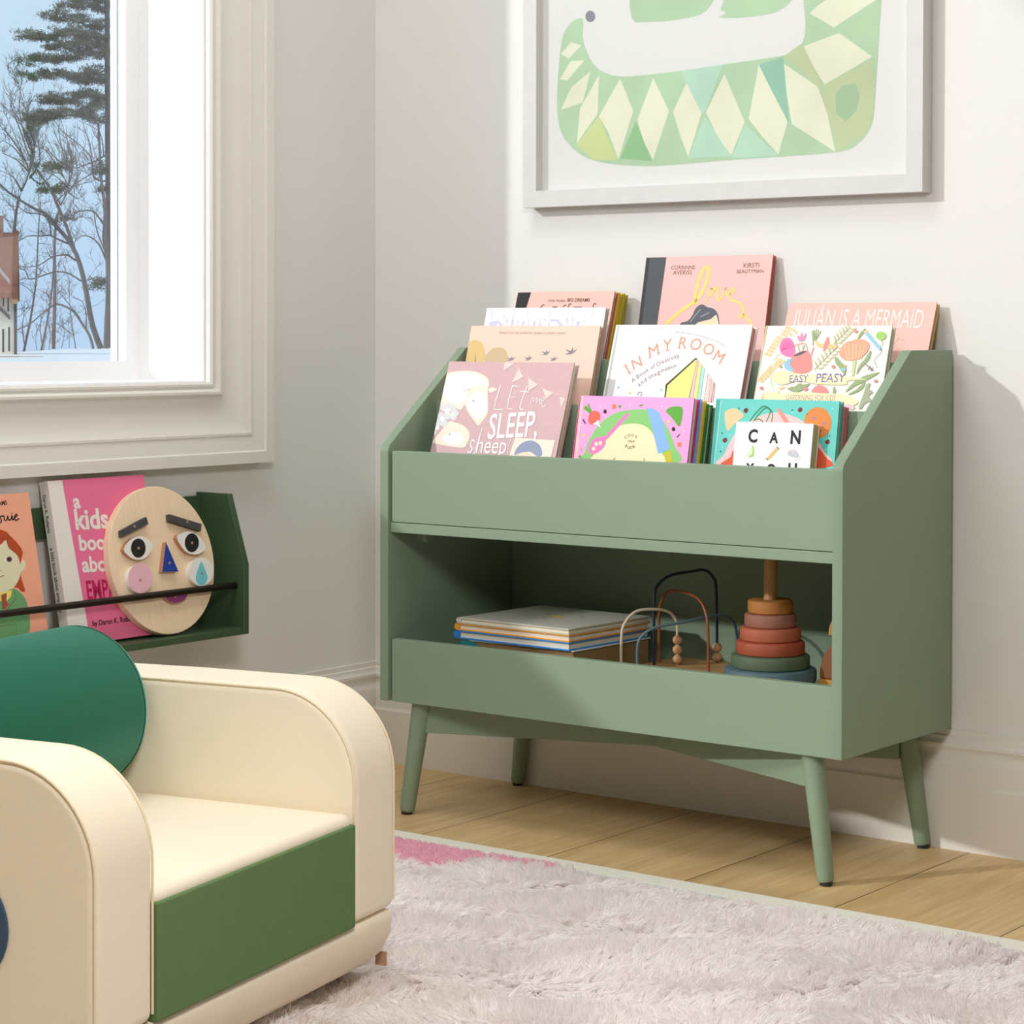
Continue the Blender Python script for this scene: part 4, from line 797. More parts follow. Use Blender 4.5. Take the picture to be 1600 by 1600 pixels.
["P","pinkhot",[[33.9,220.7],[34.1,223.4],[34.6,226.5],[35.5,229.3],[36.8,231.7],[38.5,233.5],[40.7,234.9],[43.2,235.8],[45.7,236.1],[48.2,235.8],[50.9,235.0],[53.6,233.7],[56.1,231.8],[58.3,229.0],[60.5,225.6],[62.3,222.0],[63.7,218.6],[64.8,215.6],[65.5,212.7],[65.7,210.0],[65.2,207.7],[63.9,205.7],[61.8,204.1],[59.3,202.8],[56.6,202.2],[53.6,202.3],[50.2,203.0],[46.9,204.1],[44.0,205.4],[41.7,206.7],[39.8,208.3],[38.1,210.0],[36.8,211.9],[35.6,213.9],[34.7,216.0],[34.1,218.3]]],
["L","pinkmid",[[39.0,213.0],[44.0,231.7]],0.0009],
["L","pinkmid",[[39.0,213.0],[47.8,229.5]],0.0009],
["L","pinkmid",[[39.0,213.0],[51.6,227.3]],0.0009],
["L","pinkmid",[[39.0,213.0],[55.3,225.2]],0.0009],
["L","pinkmid",[[39.0,213.0],[59.1,223.0]],0.0009],
["L","pinkmid",[[39.0,213.0],[62.9,220.8]],0.0009],
["P","mauvepink",[[64.6,240.6],[65.5,240.5],[67.2,239.5],[69.1,238.5],[70.5,238.4],[71.3,240.0],[71.7,242.6],[72.1,245.0],[72.7,246.1],[73.5,244.9],[74.4,242.3],[75.4,239.7],[76.5,238.4],[77.7,239.4],[79.1,241.9],[80.4,244.2],[81.3,245.0],[81.8,243.3],[82.1,240.2],[82.0,236.7],[81.6,234.0],[80.5,232.3],[79.1,231.0],[77.4,230.1],[75.7,229.6],[73.9,229.6],[72.0,229.9],[70.1,230.6],[68.6,231.8],[67.1,233.8],[65.8,236.4],[64.8,239.0]]],
["L","stem",[[75.7,229.6],[76.4,227.0],[77.4,223.1],[78.5,219.2],[79.2,216.5]],0.001],
["L","leafsage",[[75.6,210.0],[74.4,212.4],[72.7,215.9],[71.0,219.5],[69.8,221.9]],0.0018],
["L","leafsage",[[79.2,210.0],[79.7,212.6],[80.4,216.5],[81.1,220.4],[81.6,223.1]],0.0018],
["P","coralpink",[[61.0,204.4],[66.6,207.7],[74.9,211.6],[83.6,214.1],[90.5,213.3],[95.7,207.3],[100.2,197.5],[102.8,187.2],[102.4,179.8],[97.0,175.8],[88.0,173.6],[78.4,172.7],[71.5,172.9],[68.6,174.6],[67.8,177.9],[67.8,181.3],[67.1,183.7],[65.5,184.3],[63.5,183.8],[61.6,183.3],[60.0,183.6],[58.5,185.3],[57.1,187.8],[56.1,190.4],[56.0,192.3],[57.1,193.2],[59.2,193.4],[61.4,193.6],[62.8,194.6],[62.2,196.5],[60.5,199.1],[59.5,201.8]]],
["L","coralpink",[[62.7,221.9],[66.2,223.1],[71.3,224.9],[76.7,226.3],[81.0,226.4],[83.9,224.2],[86.2,220.7],[87.9,216.9],[89.1,214.4]],0.0014],
["L","coralpink",[[100.2,218.8],[99.7,216.4],[99.0,213.0],[98.3,209.2],[97.8,205.8],[97.5,202.6],[97.4,199.5],[97.3,196.8],[97.3,194.9]],0.002],
["P","slate",[[64.6,204.4],[69.6,207.7],[76.6,211.1],[83.7,212.6],[88.2,212.7],[85.4,210.0],[79.7,206.7],[73.8,204.6],[68.4,203.4],[65.0,203.3]]],
["P","skyblue",[[62.0,198.9],[60.7,199.5],[58.4,199.5],[55.9,198.9],[53.8,197.8],[51.9,195.9],[50.1,193.3],[48.7,190.5],[48.4,187.9],[49.2,185.5],[51.0,183.1],[53.4,180.9],[56.0,179.2],[59.1,178.0],[62.9,177.2],[66.3,176.9],[68.3,177.2],[68.3,178.5],[66.9,180.5],[65.0,182.8],[63.4,184.8],[62.0,186.2],[60.6,187.4],[59.4,188.6],[58.8,190.2],[59.3,192.4],[60.6,195.0],[61.8,197.4]]],
["L","leafsage",[[96.2,231.9],[91.9,248.0]],0.0016],
["L","leafsage",[[97.7,231.9],[95.9,249.8]],0.0016],
["L","leafsage",[[99.1,231.9],[99.9,251.5]],0.0016],
["L","leafsage",[[100.5,231.9],[104.5,249.8]],0.0016],
["L","leafsage",[[101.9,231.9],[109.0,248.0]],0.0016],
["L","leafsage",[[94.0,247.2],[98.2,223.2]],0.002],
["P","coralyel",[[100.5,230.8],[102.6,230.5],[106.5,228.8],[110.9,226.8],[114.4,225.4],[116.3,225.1],[117.3,225.2],[118.7,225.5],[121.5,225.5],[127.0,225.2],[134.2,224.9],[141.1,224.3],[145.3,223.4],[146.2,221.6],[145.0,219.3],[142.5,217.1],[139.6,215.8],[136.1,215.9],[131.7,216.8],[126.9,218.1],[122.6,218.9],[118.7,219.1],[114.9,219.0],[111.4,219.1],[108.3,220.0],[105.4,222.4],[102.6,225.8],[100.7,229.0]]],
["P","coralpink",[[119.1,212.4],[118.6,214.4],[118.5,217.8],[118.7,221.8],[119.1,225.4],[120.0,229.3],[121.2,233.6],[122.6,237.1],[123.9,238.5],[125.3,237.0],[126.8,233.3],[128.0,229.0],[128.5,225.5],[128.1,222.9],[127.0,220.6],[125.5,218.6],[124.2,216.8],[122.8,215.0],[121.3,213.2],[120.0,212.2]]],
["L","leafdk",[[108.3,179.8],[145.7,221.2]],0.0009],
["P","leaftan",[[112.0,184.0],[110.3,186.1],[108.1,190.0],[105.7,193.9],[104.6,196.5],[107.6,194.9],[111.2,191.6],[112.2,187.1]]],
["P","leaftan",[[112.0,184.0],[114.6,183.9],[119.1,183.6],[123.8,185.0],[126.8,185.9],[124.4,183.4],[120.1,181.0],[115.2,182.2]]],
["P","leaftan",[[117.3,189.9],[115.7,192.0],[113.4,195.9],[111.0,199.8],[109.9,202.4],[112.9,200.8],[116.5,197.4],[117.6,193.0]]],
["P","leaftan",[[117.3,189.9],[119.9,189.7],[124.5,189.5],[129.1,190.9],[132.0,191.7],[129.7,189.3],[125.4,186.9],[120.5,188.1]]],
["P","leaftan",[[122.6,195.7],[121.0,197.9],[118.8,201.8],[116.4,205.7],[115.3,208.2],[118.3,206.6],[121.8,203.3],[122.9,198.8]]],
["P","leaftan",[[122.6,195.7],[125.2,195.6],[129.8,195.4],[134.4,196.8],[137.3,197.6],[135.0,195.1],[130.7,192.8],[125.8,194.0]]],
["P","leaftan",[[127.9,201.6],[126.3,203.7],[124.1,207.6],[121.7,211.6],[120.6,214.1],[123.6,212.5],[127.1,209.2],[128.2,204.7]]],
["P","leaftan",[[127.9,201.6],[130.5,201.5],[135.0,201.2],[139.7,202.6],[142.6,203.4],[140.3,201.0],[136.0,198.6],[131.1,199.8]]],
["P","leaftan",[[133.2,207.5],[131.6,209.6],[129.4,213.5],[127.0,217.4],[125.9,220.0],[128.9,218.4],[132.4,215.0],[133.5,210.6]]],
["P","leaftan",[[133.2,207.5],[135.8,207.3],[140.3,207.1],[145.0,208.5],[147.9,209.3],[145.5,206.9],[141.2,204.5],[136.4,205.7]]],
["P","leaftan",[[138.5,213.3],[136.9,215.5],[134.7,219.4],[132.3,223.3],[131.2,225.8],[134.2,224.2],[137.7,220.9],[138.8,216.4]]],
["P","leaftan",[[138.5,213.3],[141.1,213.2],[145.6,212.9],[150.3,214.3],[153.2,215.1],[150.8,212.7],[146.5,210.3],[141.7,211.6]]],
["P","leaftan",[[143.8,219.2],[142.2,221.3],[140.0,225.2],[137.6,229.1],[136.5,231.7],[139.5,230.1],[143.0,226.7],[144.0,222.3]]],
["P","leaftan",[[143.8,219.2],[146.4,219.0],[150.9,218.8],[155.5,220.1],[158.4,221.0],[156.1,218.5],[151.8,216.2],[147.0,217.4]]],
["L","leafdk",[[137.9,225.5],[163.4,253.7]],0.0009],
["P","leaftan",[[140.5,228.3],[138.8,230.5],[136.6,234.4],[134.2,238.3],[133.1,240.9],[136.1,239.3],[139.6,235.9],[140.7,231.4]]],
["P","leaftan",[[140.5,228.3],[143.0,228.2],[147.6,227.9],[152.2,229.3],[155.1,230.1],[152.8,227.7],[148.5,225.4],[143.6,226.6]]],
["P","leaftan",[[144.8,233.1],[143.2,235.3],[141.0,239.2],[138.6,243.1],[137.5,245.7],[140.5,244.1],[144.0,240.7],[145.0,236.2]]],
["P","leaftan",[[144.8,233.1],[147.4,233.0],[151.9,232.7],[156.5,234.1],[159.4,234.9],[157.1,232.5],[152.8,230.1],[148.0,231.4]]],
["P","leaftan",[[149.2,237.9],[147.5,240.1],[145.3,244.0],[142.9,247.9],[141.9,250.5],[144.8,248.9],[148.3,245.5],[149.4,241.0]]],
["P","leaftan",[[149.2,237.9],[151.7,237.8],[156.2,237.5],[160.9,238.9],[163.8,239.7],[161.4,237.3],[157.1,234.9],[152.3,236.2]]],
["P","leaftan",[[153.5,242.7],[151.8,244.9],[149.7,248.8],[147.3,252.7],[146.2,255.3],[149.2,253.7],[152.7,250.3],[153.7,245.8]]],
["P","leaftan",[[153.5,242.7],[156.1,242.6],[160.6,242.3],[165.2,243.7],[168.1,244.5],[165.7,242.0],[161.5,239.7],[156.6,241.0]]],
["P","leaftan",[[157.8,247.5],[156.2,249.7],[154.0,253.6],[151.6,256.9],[150.5,256.9],[153.5,256.9],[157.0,255.1],[158.1,250.6]]],
["P","leaftan",[[157.8,247.5],[160.4,247.4],[164.9,247.1],[169.5,248.4],[172.4,249.3],[170.1,246.8],[165.8,244.5],[161.0,245.7]]],
["P","leaftan",[[162.2,252.3],[160.5,254.5],[158.3,256.9],[156.0,256.9],[154.9,256.9],[157.8,256.9],[161.3,256.9],[162.4,255.4]]],
["P","leaftan",[[162.2,252.3],[164.7,252.1],[169.2,251.9],[173.8,253.2],[176.7,254.0],[174.4,251.6],[170.1,249.3],[165.3,250.5]]],
["P","coral",[[150.7,212.6],[151.4,215.7],[152.7,219.3],[154.4,222.8],[156.6,225.6],[159.3,227.5],[162.5,228.9],[166.0,230.0],[169.6,231.0],[173.3,232.2],[177.2,233.4],[181.2,234.2],[185.3,234.3],[189.8,233.6],[194.8,232.1],[199.2,230.2],[202.4,227.9],[204.0,225.1],[204.5,221.8],[204.2,218.3],[203.4,215.1],[202.1,212.2],[200.0,209.3],[197.6,206.7],[194.9,204.3],[192.2,202.3],[189.2,200.4],[185.9,198.9],[182.2,197.8],[177.8,197.2],[172.8,196.9],[167.9,197.1],[163.7,197.7],[160.4,198.7],[157.5,200.3],[155.2,202.1],[153.3,204.0],[151.9,205.9],[151.0,207.9],[150.5,210.1]]],
["L","coralyel",[[167.6,198.8],[157.8,225.6]],0.0014],
["L","coralyel",[[172.4,198.8],[164.7,225.6]],0.0014],
["L","coralyel",[[178.1,198.9],[172.8,225.7]],0.0014],
["L","coralyel",[[182.9,198.9],[179.8,225.7]],0.0014],
["L","coralyel",[[188.6,198.9],[187.9,225.7]],0.0014],
["L","coralyel",[[193.4,199.0],[194.8,225.8]],0.0014],
["P","stem",[[177.8,196.7],[184.7,196.8],[184.6,170.0],[180.0,170.0]]],
["P","leafsage",[[144.0,203.9],[146.5,202.7],[150.5,199.3],[154.8,195.4],[159.8,191.3],[165.1,186.8],[168.6,182.7],[169.1,178.8],[167.7,175.4],[165.4,174.1],[162.2,176.3],[158.1,180.6],[154.3,184.7],[151.1,187.6],[148.1,190.3],[145.9,193.2],[144.3,197.3],[143.4,201.7]]],
["P","leafsage",[[208.0,215.1],[209.1,212.4],[209.4,206.3],[208.2,200.2],[204.8,195.1],[200.1,190.0],[195.9,185.1],[192.8,179.6],[190.3,174.4],[188.8,172.2],[188.6,175.2],[189.4,181.3],[190.9,187.2],[193.5,191.6],[197.0,195.7],[200.2,200.1],[203.2,206.1],[206.0,212.3]]],
["P","leafsage",[[173.2,142.1],[175.7,146.7],[181.7,154.6],[188.4,161.6],[194.9,166.1],[202.1,169.6],[209.4,172.5],[218.3,175.1],[227.2,177.1],[231.5,177.0],[227.8,173.9],[219.3,168.9],[210.9,164.0],[203.7,160.2],[196.5,156.6],[189.8,153.1],[182.8,148.3],[176.2,143.5]]],
["P","leafsage",[[178.6,138.0],[182.2,140.6],[188.9,144.6],[195.1,148.9],[199.8,154.0],[204.0,159.4],[206.7,161.8],[207.3,159.3],[206.5,154.0],[204.2,149.1],[200.2,145.6],[194.7,142.6],[189.7,140.3],[184.7,138.6],[180.1,137.5]]],
["P","leafsage",[[192.5,252.6],[192.9,251.4],[192.1,248.5],[190.4,245.1],[187.3,240.6],[183.4,235.6],[180.8,233.2],[180.5,235.6],[181.6,240.6],[183.4,245.1],[186.4,248.5],[190.1,251.4]]],
["P","leafsage",[[150.5,139.6],[149.9,143.6],[150.0,149.3],[150.6,152.4],[152.4,150.3],[154.7,145.6],[155.9,141.8],[154.7,139.9],[152.3,138.9]]],
["P","leafgrey",[[202.7,117.3],[203.8,123.9],[206.1,132.7],[207.9,140.6],[208.7,146.7],[209.0,151.8],[210.0,155.5],[212.5,157.6],[215.6,158.3],[217.6,157.8],[217.3,155.6],[215.8,152.3],[215.6,149.2],[218.4,147.0],[222.4,145.1],[224.6,143.1],[223.0,141.0],[219.7,138.9],[217.7,136.6],[219.4,133.8],[222.5,130.8],[223.7,128.3],[221.2,126.7],[216.8,125.5],[213.0,123.8],[210.9,120.5],[209.4,116.7],[207.8,114.2],[205.7,113.5],[203.7,114.3]]],
["P","skyblue",[[193.0,242.9],[198.2,246.2],[228.2,217.4],[224.2,214.2]]],
["P","biscuitpale",[[189.4,248.3],[196.6,249.0],[198.5,246.0],[193.0,242.9]]],
["P","slate",[[225.3,216.9],[229.4,214.0],[230.1,212.7]]],
["P","limegreen",[[232.9,239.8],[232.3,236.0],[229.2,233.1],[224.6,232.1],[219.7,233.1],[215.7,235.9],[213.8,239.8],[214.4,243.6],[217.4,246.4],[222.1,247.5],[227.0,246.5],[231.0,243.6]]],
["L","leafsage",[[214.8,243.0],[230.7,243.4]],0.0006],
["L","leafsage",[[215.3,240.0],[231.2,240.4]],0.0006],
["L","leafsage",[[215.8,237.0],[231.7,237.4]],0.0006],
["L","slate",[[225.8,231.9],[226.5,230.8],[227.6,229.2],[228.6,227.5],[229.0,225.9],[228.5,224.6],[227.2,223.3],[226.0,222.0],[225.4,220.6],[226.0,218.9],[227.3,217.0],[228.6,215.1],[228.9,213.1],[227.9,211.1],[226.1,208.9],[224.1,206.7],[222.3,204.6],[220.9,202.4],[219.4,200.3],[218.4,198.1],[218.1,196.0],[219.0,193.7],[220.8,191.4],[222.8,189.2],[224.0,187.6],[224.3,186.4],[224.0,185.7],[223.6,185.3],[223.3,185.0]],0.0007],
["L","slate",[[203.0,190.5],[204.3,189.6],[206.3,188.3],[208.5,186.8],[210.7,185.3],[213.1,183.6],[215.7,181.8],[218.1,180.2],[219.8,179.0]],0.0012],
["L","slate",[[209.2,181.0],[209.9,182.3],[210.9,184.2],[211.9,186.1],[212.7,187.4]],0.0012],
["L","slate",[[214.1,178.9],[214.8,180.2],[215.8,182.1],[216.9,184.1],[217.6,185.4]],0.0012],
["P","rosedull",[[179.1,247.2],[178.4,245.1],[176.0,244.2],[173.2,245.1],[171.7,247.2],[172.5,249.4],[174.9,250.3],[177.7,249.4]]],
["P","rosedull",[[230.1,162.2],[229.3,160.1],[226.9,159.2],[224.2,160.0],[222.8,162.1],[223.5,164.2],[225.9,165.1],[228.7,164.3]]],
["P","rosedull",[[16.3,146.5],[15.5,144.4],[12.9,143.4],[10.0,144.3],[8.5,146.4],[9.2,148.6],[11.8,149.5],[14.7,148.7]]],
["P","rosedull",[[147.4,185.7],[146.7,183.5],[144.2,182.6],[141.4,183.5],[139.9,185.6],[140.7,187.7],[143.1,188.6],[145.9,187.8]]],
["P","leafsage",[[45.8,184.6],[45.4,183.0],[43.8,182.4],[42.0,183.0],[41.0,184.5],[41.4,186.1],[43.0,186.7],[44.9,186.1]]],
["P","skyblue",[[157.6,179.3],[158.7,181.6],[161.5,183.7],[164.9,183.7],[167.4,182.7],[166.9,180.4],[164.7,178.3],[160.7,178.3]]],
["P","coral",[[168.3,187.4],[167.4,185.5],[165.1,185.5],[163.6,187.3],[164.5,189.2],[166.8,189.2]]],
["P","ribbon",[[28.3,172.3],[31.5,174.3],[36.6,175.7],[42.7,176.6],[49.1,177.0],[55.7,176.5],[62.8,175.4],[70.4,174.0],[78.6,173.0],[87.2,172.4],[96.3,172.0],[106.1,171.6],[116.8,171.3],[129.0,171.0],[142.4,170.8],[155.9,170.5],[168.5,169.8],[181.1,168.5],[193.8,166.8],[204.5,165.2],[210.9,164.0],[211.6,163.6],[208.1,163.7],[202.5,163.9],[197.2,163.8],[191.7,163.5],[185.2,163.0],[179.1,162.3],[174.6,161.4],[173.4,159.9],[174.6,158.0],[174.8,156.1],[171.0,154.9],[161.3,154.4],[147.6,154.3],[132.8,154.6],[119.7,155.2],[108.8,156.3],[98.8,158.0],[89.5,159.5],[81.0,160.0],[73.1,158.8],[66.1,156.4],[59.6,154.1],[53.5,153.0],[47.5,153.5],[41.9,154.9],[36.9,156.9],[33.1,159.3],[30.2,162.2],[28.1,165.9],[27.3,169.5]]],
["T","bluetext","EASY",[64.7,157.1],[100.1,159.0],1.1,0],
["T","bluetext","PEASY",[115.6,158.3],[169.2,159.1],1.1,0],
["P","leafsage",[[61.8,146.7],[69.3,149.1],[82.5,151.3],[96.6,154.9],[105.4,156.0],[97.7,148.2],[84.4,140.5],[70.6,142.3]]],
["P","leafsage",[[84.4,140.5],[80.1,144.7],[77.7,151.3],[83.2,155.1],[88.8,155.8],[87.7,147.8]]],
["P","coralpink",[[110.0,143.2],[111.9,146.5],[115.7,150.5],[120.1,153.0],[124.9,153.3],[130.2,152.1],[134.7,150.0],[138.5,146.7],[141.5,142.5],[141.2,139.4],[135.0,138.4],[125.6,138.4],[117.8,139.0],[113.4,139.8],[110.7,141.2]]],
["P","rosedull",[[102.4,146.3],[101.4,143.8],[98.3,142.7],[94.8,143.7],[92.9,146.1],[93.9,148.6],[97.1,149.6],[100.6,148.7]]],
["P","ribbon",[[24.6,139.5],[30.1,140.1],[38.2,139.4],[47.4,138.4],[56.2,137.9],[64.2,138.4],[72.0,139.2],[80.2,140.1],[89.2,140.6],[99.3,140.6],[110.2,140.2],[121.3,139.7],[131.9,139.2],[141.8,139.1],[151.4,139.1],[160.7,138.8],[169.3,137.8],[178.1,135.9],[186.8,133.2],[194.2,130.4],[198.7,127.7],[199.9,125.3],[198.6,122.8],[195.5,120.7],[191.0,119.1],[185.5,118.3],[178.8,118.0],[170.1,118.2],[158.8,118.4],[143.6,118.8],[125.2,119.6],[105.9,120.4],[87.9,121.2],[70.7,121.6],[53.4,121.9],[38.3,122.6],[27.4,124.3],[21.8,127.6],[20.2,132.2],[21.5,136.6]]],
["T","greyrose","GARDENING FOR KIDS",[63.2,126.1],[157.3,126.9],1.5,0],
["P","magpale",[[174.7,119.8],[175.8,121.5],[179.0,122.0],[186.3,121.1],[193.3,119.2],[195.7,115.8],[194.3,112.8],[186.5,112.4],[178.1,113.5],[175.2,116.6]]]]},"lp":{"name":"lp","root":[0.3959,-0.1184,0.7038],"w":0.2257,"h":0.2522,"t":0.012,"tilt":17,"wall":false,"art":[["P","black",[[1.7,251.6],[32.5,251.6],[10.0,104.9],[0.6,104.5]]],
["T","brown","Little People,",[76.8,232.8],[117.3,232.4],0.9,0],
["T","brown","BIG DREAMS",[121.2,232.4],[172.7,232.0],1.05,0.02],
["L","brown",[[68.9,226.6],[68.1,226.3],[66.8,225.9],[65.4,225.3],[64.2,224.4],[63.1,222.9],[62.0,221.0],[61.0,219.1],[60.4,217.8]],0.002],
["L","brown",[[120.2,225.2],[119.2,225.1],[117.8,225.0],[116.3,224.8],[115.2,224.1],[114.5,222.7],[114.0,220.7],[113.7,218.8],[113.5,217.5]],0.002],
["L","brown",[[131.3,227.3],[130.6,227.5],[129.5,227.9],[128.4,228.0],[127.5,227.3],[126.8,225.3],[126.3,222.4],[126.0,219.4],[125.7,217.4]],0.002],
["L","brown",[[187.8,226.9],[187.0,227.4],[185.8,228.1],[184.6,228.5],[183.7,228.0],[183.1,225.9],[182.7,222.6],[182.4,219.4],[182.2,217.1]],0.002],
["L","brown",[[89.7,221.6],[91.8,221.7],[94.9,221.8],[98.0,221.9],[100.1,222.0]],0.002],
["L","brown",[[139.1,221.3],[142.7,221.3],[148.1,221.2],[153.4,221.2],[157.1,221.2]],0.002]]},"love":{"name":"love","root":[0.6716,-0.0805,0.7026],"w":0.2702,"h":0.311,"t":0.011,"tilt":12,"wall":false,"art":[["P","charcoaldk",[[0.6,310.4],[8.3,310.4],[8.6,145.1],[0.6,145.1]]],
["P","charcoal",[[8.3,310.4],[44.4,310.4],[41.2,145.3],[8.6,145.1]]],
["T","brownline","CORRINNE",[57.8,287.1],[109.7,287.0],1.0,0],
["T","brownline","AVERISS",[63.3,277.3],[103.8,277.4],1.0,0],
["T","brownline","KIRSTI",[212.0,287.8],[243.7,288.3],1.0,0],
["T","brownline","BEAUTYMAN",[199.3,277.8],[254.3,278.0],1.0,0],
["L","lemon",[[62.4,187.3],[67.0,191.1],[73.5,196.5],[80.8,202.4],[87.6,207.7],[94.2,212.2],[100.9,216.5],[107.2,220.3],[112.2,223.6],[115.6,225.7],[117.8,227.1],[119.5,228.4],[121.5,230.6],[124.1,233.8],[126.7,237.5],[129.3,241.8],[131.6,246.5],[133.8,251.9],[135.8,258.0],[137.5,264.0],[138.7,269.5],[139.5,274.2],[140.0,278.6],[140.0,282.4],[139.6,285.4],[138.7,287.6],[137.3,289.1],[135.6,289.9],[133.9,290.0],[132.2,289.6],[130.3,288.6],[128.4,286.8],[126.5,283.9],[124.6,279.2],[122.7,273.2],[120.9,266.7],[119.4,260.8],[118.4,255.6],[117.6,250.5],[117.1,245.7],[117.0,241.3],[117.3,237.1],[118.1,233.2],[119.1,229.7],[120.0,227.1],[120.9,225.3],[121.9,224.4],[122.9,223.9],[123.5,223.5]],0.0065],
["L","lemon",[[138.9,223.4],[147.4,235.7]],0.002],
["L","lemon",[[147.5,249.8],[146.8,248.5],[145.8,246.7],[144.8,244.6],[144.4,242.8],[144.6,241.1],[145.2,239.5],[146.1,238.1],[147.1,237.5],[148.5,237.6],[150.1,238.4],[151.7,239.6],[152.8,240.9],[153.3,242.6],[153.5,244.5],[153.3,246.5],[152.8,248.0],[151.5,249.1],[149.5,249.9],[147.8,250.4],[147.4,250.7],[149.0,250.7],[152.0,250.2],[155.2,249.8],[157.7,249.7],[159.1,250.4],[160.0,251.6],[160.7,252.5],[161.4,252.3],[162.0,250.9],[162.6,248.5],[163.1,245.6],[163.7,242.6],[164.3,238.9],[164.9,234.5],[165.6,230.6],[166.6,228.5],[168.1,228.5],[169.9,230.0],[171.9,232.5],[173.8,235.5],[175.7,239.5],[177.7,244.6],[179.5,249.3],[180.6,252.1],[180.7,252.2],[180.0,250.5],[179.3,248.1],[179.4,246.0],[180.5,244.0],[182.3,241.8],[184.4,239.9],[186.4,238.9],[188.6,238.9],[190.9,239.7],[193.2,240.9],[195.0,242.3],[196.3,244.0],[197.4,246.0],[198.0,247.9],[198.1,249.3],[197.3,250.0],[195.9,250.3],[194.3,250.1],[193.0,249.3],[192.1,247.8],[191.2,245.6],[190.5,243.1],[190.2,240.6],[190.1,237.9],[190.3,235.0],[191.0,232.3],[192.6,230.0],[195.5,228.5],[199.4,227.5],[203.6,226.6],[207.2,225.5],[210.3,224.2],[213.3,222.8],[215.9,221.2],[218.0,219.3],[219.6,216.9],[220.8,214.1],[221.6,211.3],[222.4,208.8],[223.2,206.8],[224.1,205.0],[224.5,203.4],[224.3,201.8],[223.0,200.2],[220.9,198.5],[218.7,197.2],[217.0,196.6],[216.0,197.1],[215.2,198.4],[215.0,199.9],[215.5,201.0],[216.9,201.6],[219.2,202.1],[221.8,202.3],[224.3,201.8],[226.5,200.7],[228.7,199.0],[230.9,196.9],[233.2,194.8],[235.6,192.4],[238.3,189.6],[240.7,187.0],[242.3,185.3]],0.004],
["P","skin",[[127.7,185.4],[129.2,187.8],[133.2,189.1],[138.4,190.1],[143.2,191.6],[147.6,193.7],[152.2,196.2],[156.7,198.6],[160.3,200.3],[163.0,201.7],[165.0,202.8],[166.6,203.1],[168.2,202.0],[170.0,198.9],[171.8,194.2],[173.2,189.1],[173.6,184.5],[172.9,180.5],[171.5,176.6],[169.4,173.1],[166.4,170.4],[162.3,168.3],[157.2,166.6],[151.8,166.0],[146.6,166.9],[141.0,170.2],[135.0,175.5],[130.0,181.1]]],
["P","slate",[[91.8,185.4],[94.1,187.9],[98.2,188.9],[102.7,189.5],[106.5,190.8],[109.2,192.8],[111.5,195.1],[113.5,197.6],[115.4,200.5],[117.0,203.9],[118.4,207.7],[119.8,211.5],[121.7,214.6],[124.2,217.2],[127.1,219.4],[130.3,220.9],[133.4,221.6],[136.4,221.1],[139.5,219.6],[142.7,217.8],[146.0,216.3],[149.6,215.4],[153.5,214.8],[157.3,214.0],[160.7,212.6],[163.5,210.6],[166.0,208.2],[168.3,205.3],[170.2,202.0],[171.9,197.7],[173.5,192.4],[174.6,187.8],[175.1,185.3],[174.6,186.0],[173.5,188.7],[172.0,192.2],[170.7,195.0],[169.8,197.3],[169.1,199.6],[168.1,201.4],[166.5,202.1],[164.3,201.0],[161.5,198.8],[158.4,196.2],[155.1,194.2],[151.4,193.0],[147.3,192.3],[143.2,191.6],[139.3,190.7],[135.6,189.9],[131.9,189.2],[128.6,187.9],[125.7,185.4],[123.8,180.5],[122.5,174.0],[121.1,167.7],[118.5,163.3],[114.0,161.2],[108.2,160.5],[102.4,161.2],[97.9,163.3],[94.9,167.6],[92.6,174.0],[91.5,180.6]]],
["L","white",[[112.9,189.0],[114.4,191.0],[116.6,193.9],[119.1,197.3],[121.6,200.5],[124.3,203.8],[127.4,207.3],[130.2,210.6],[132.2,212.8]],0.0006],
["L","white",[[134.1,198.6],[137.6,200.2],[142.7,202.6],[147.9,204.9],[151.4,206.5]],0.0006],
["L","black",[[167.8,202.0],[174.9,185.3]],0.0008],
["P","black",[[256.5,158.4],[256.2,157.6],[255.4,157.6],[254.9,158.4],[255.2,159.1],[256.0,159.1]]]]},"jul":{"name":"jul","root":[0.9769,-0.1025,0.7046],"w":0.2859,"h":0.231,"t":0.012,"tilt":21,"wall":false,"art":[["T","offwhite","JULI\u00c1N IS A MERMAID",[14.5,186.5],[266.7,183.4],1.9,0.0],
["L","offwhite",[[64.1,221.1],[68.4,218.1],[73.0,222.0]],0.002],
["L","branch",[[216.1,150.8],[217.5,152.5],[219.6,155.0],[221.8,157.6],[223.7,159.8],[224.9,161.7],[225.9,163.5],[226.9,164.9],[228.4,165.4],[230.8,164.8],[233.9,163.2],[236.7,161.5],[238.7,160.3]],0.0014],
["L","branch",[[226.7,162.1],[225.8,167.0]],0.001]]},"kids":{"name":"kids","root":[0.0892,-0.8914,0.3347],"w":0.2235,"h":0.2841,"t":0.021,"tilt":12,"wall":true,"art":[["P","white2",[[0.6,283.5],[33.2,283.5],[45.2,0.6],[0.6,0.6]]],
["G","white2","a",[58.9,233.7],[2.7,0.0],25.68,0.03],
["T","white2","kids",[48.5,197.1],[124.7,194.9],1.0,0.028],
["T","white2","book",[50.6,160.2],[131.5,157.2],1.0,0.028],
["T","white2","about",[49.8,122.7],[138.2,118.8],1.0,0.028],
["T","crimsonpink","EMPATHY",[52.6,74.2],[174.2,70.7],1.7,0.02],
["T","black","by Daron K. Roberts",[55.0,28.7],[157.3,28.3],1.05,0.02]]},"bowie":{"name":"bowie","root":[0.0937,-1.1252,0.3328],"w":0.1867,"h":0.2689,"t":0.012,"tilt":12,"wall":true,"art":[["T","black","BIG DREAMS",[83.9,250.0],[137.6,250.8],1.05,0.02],
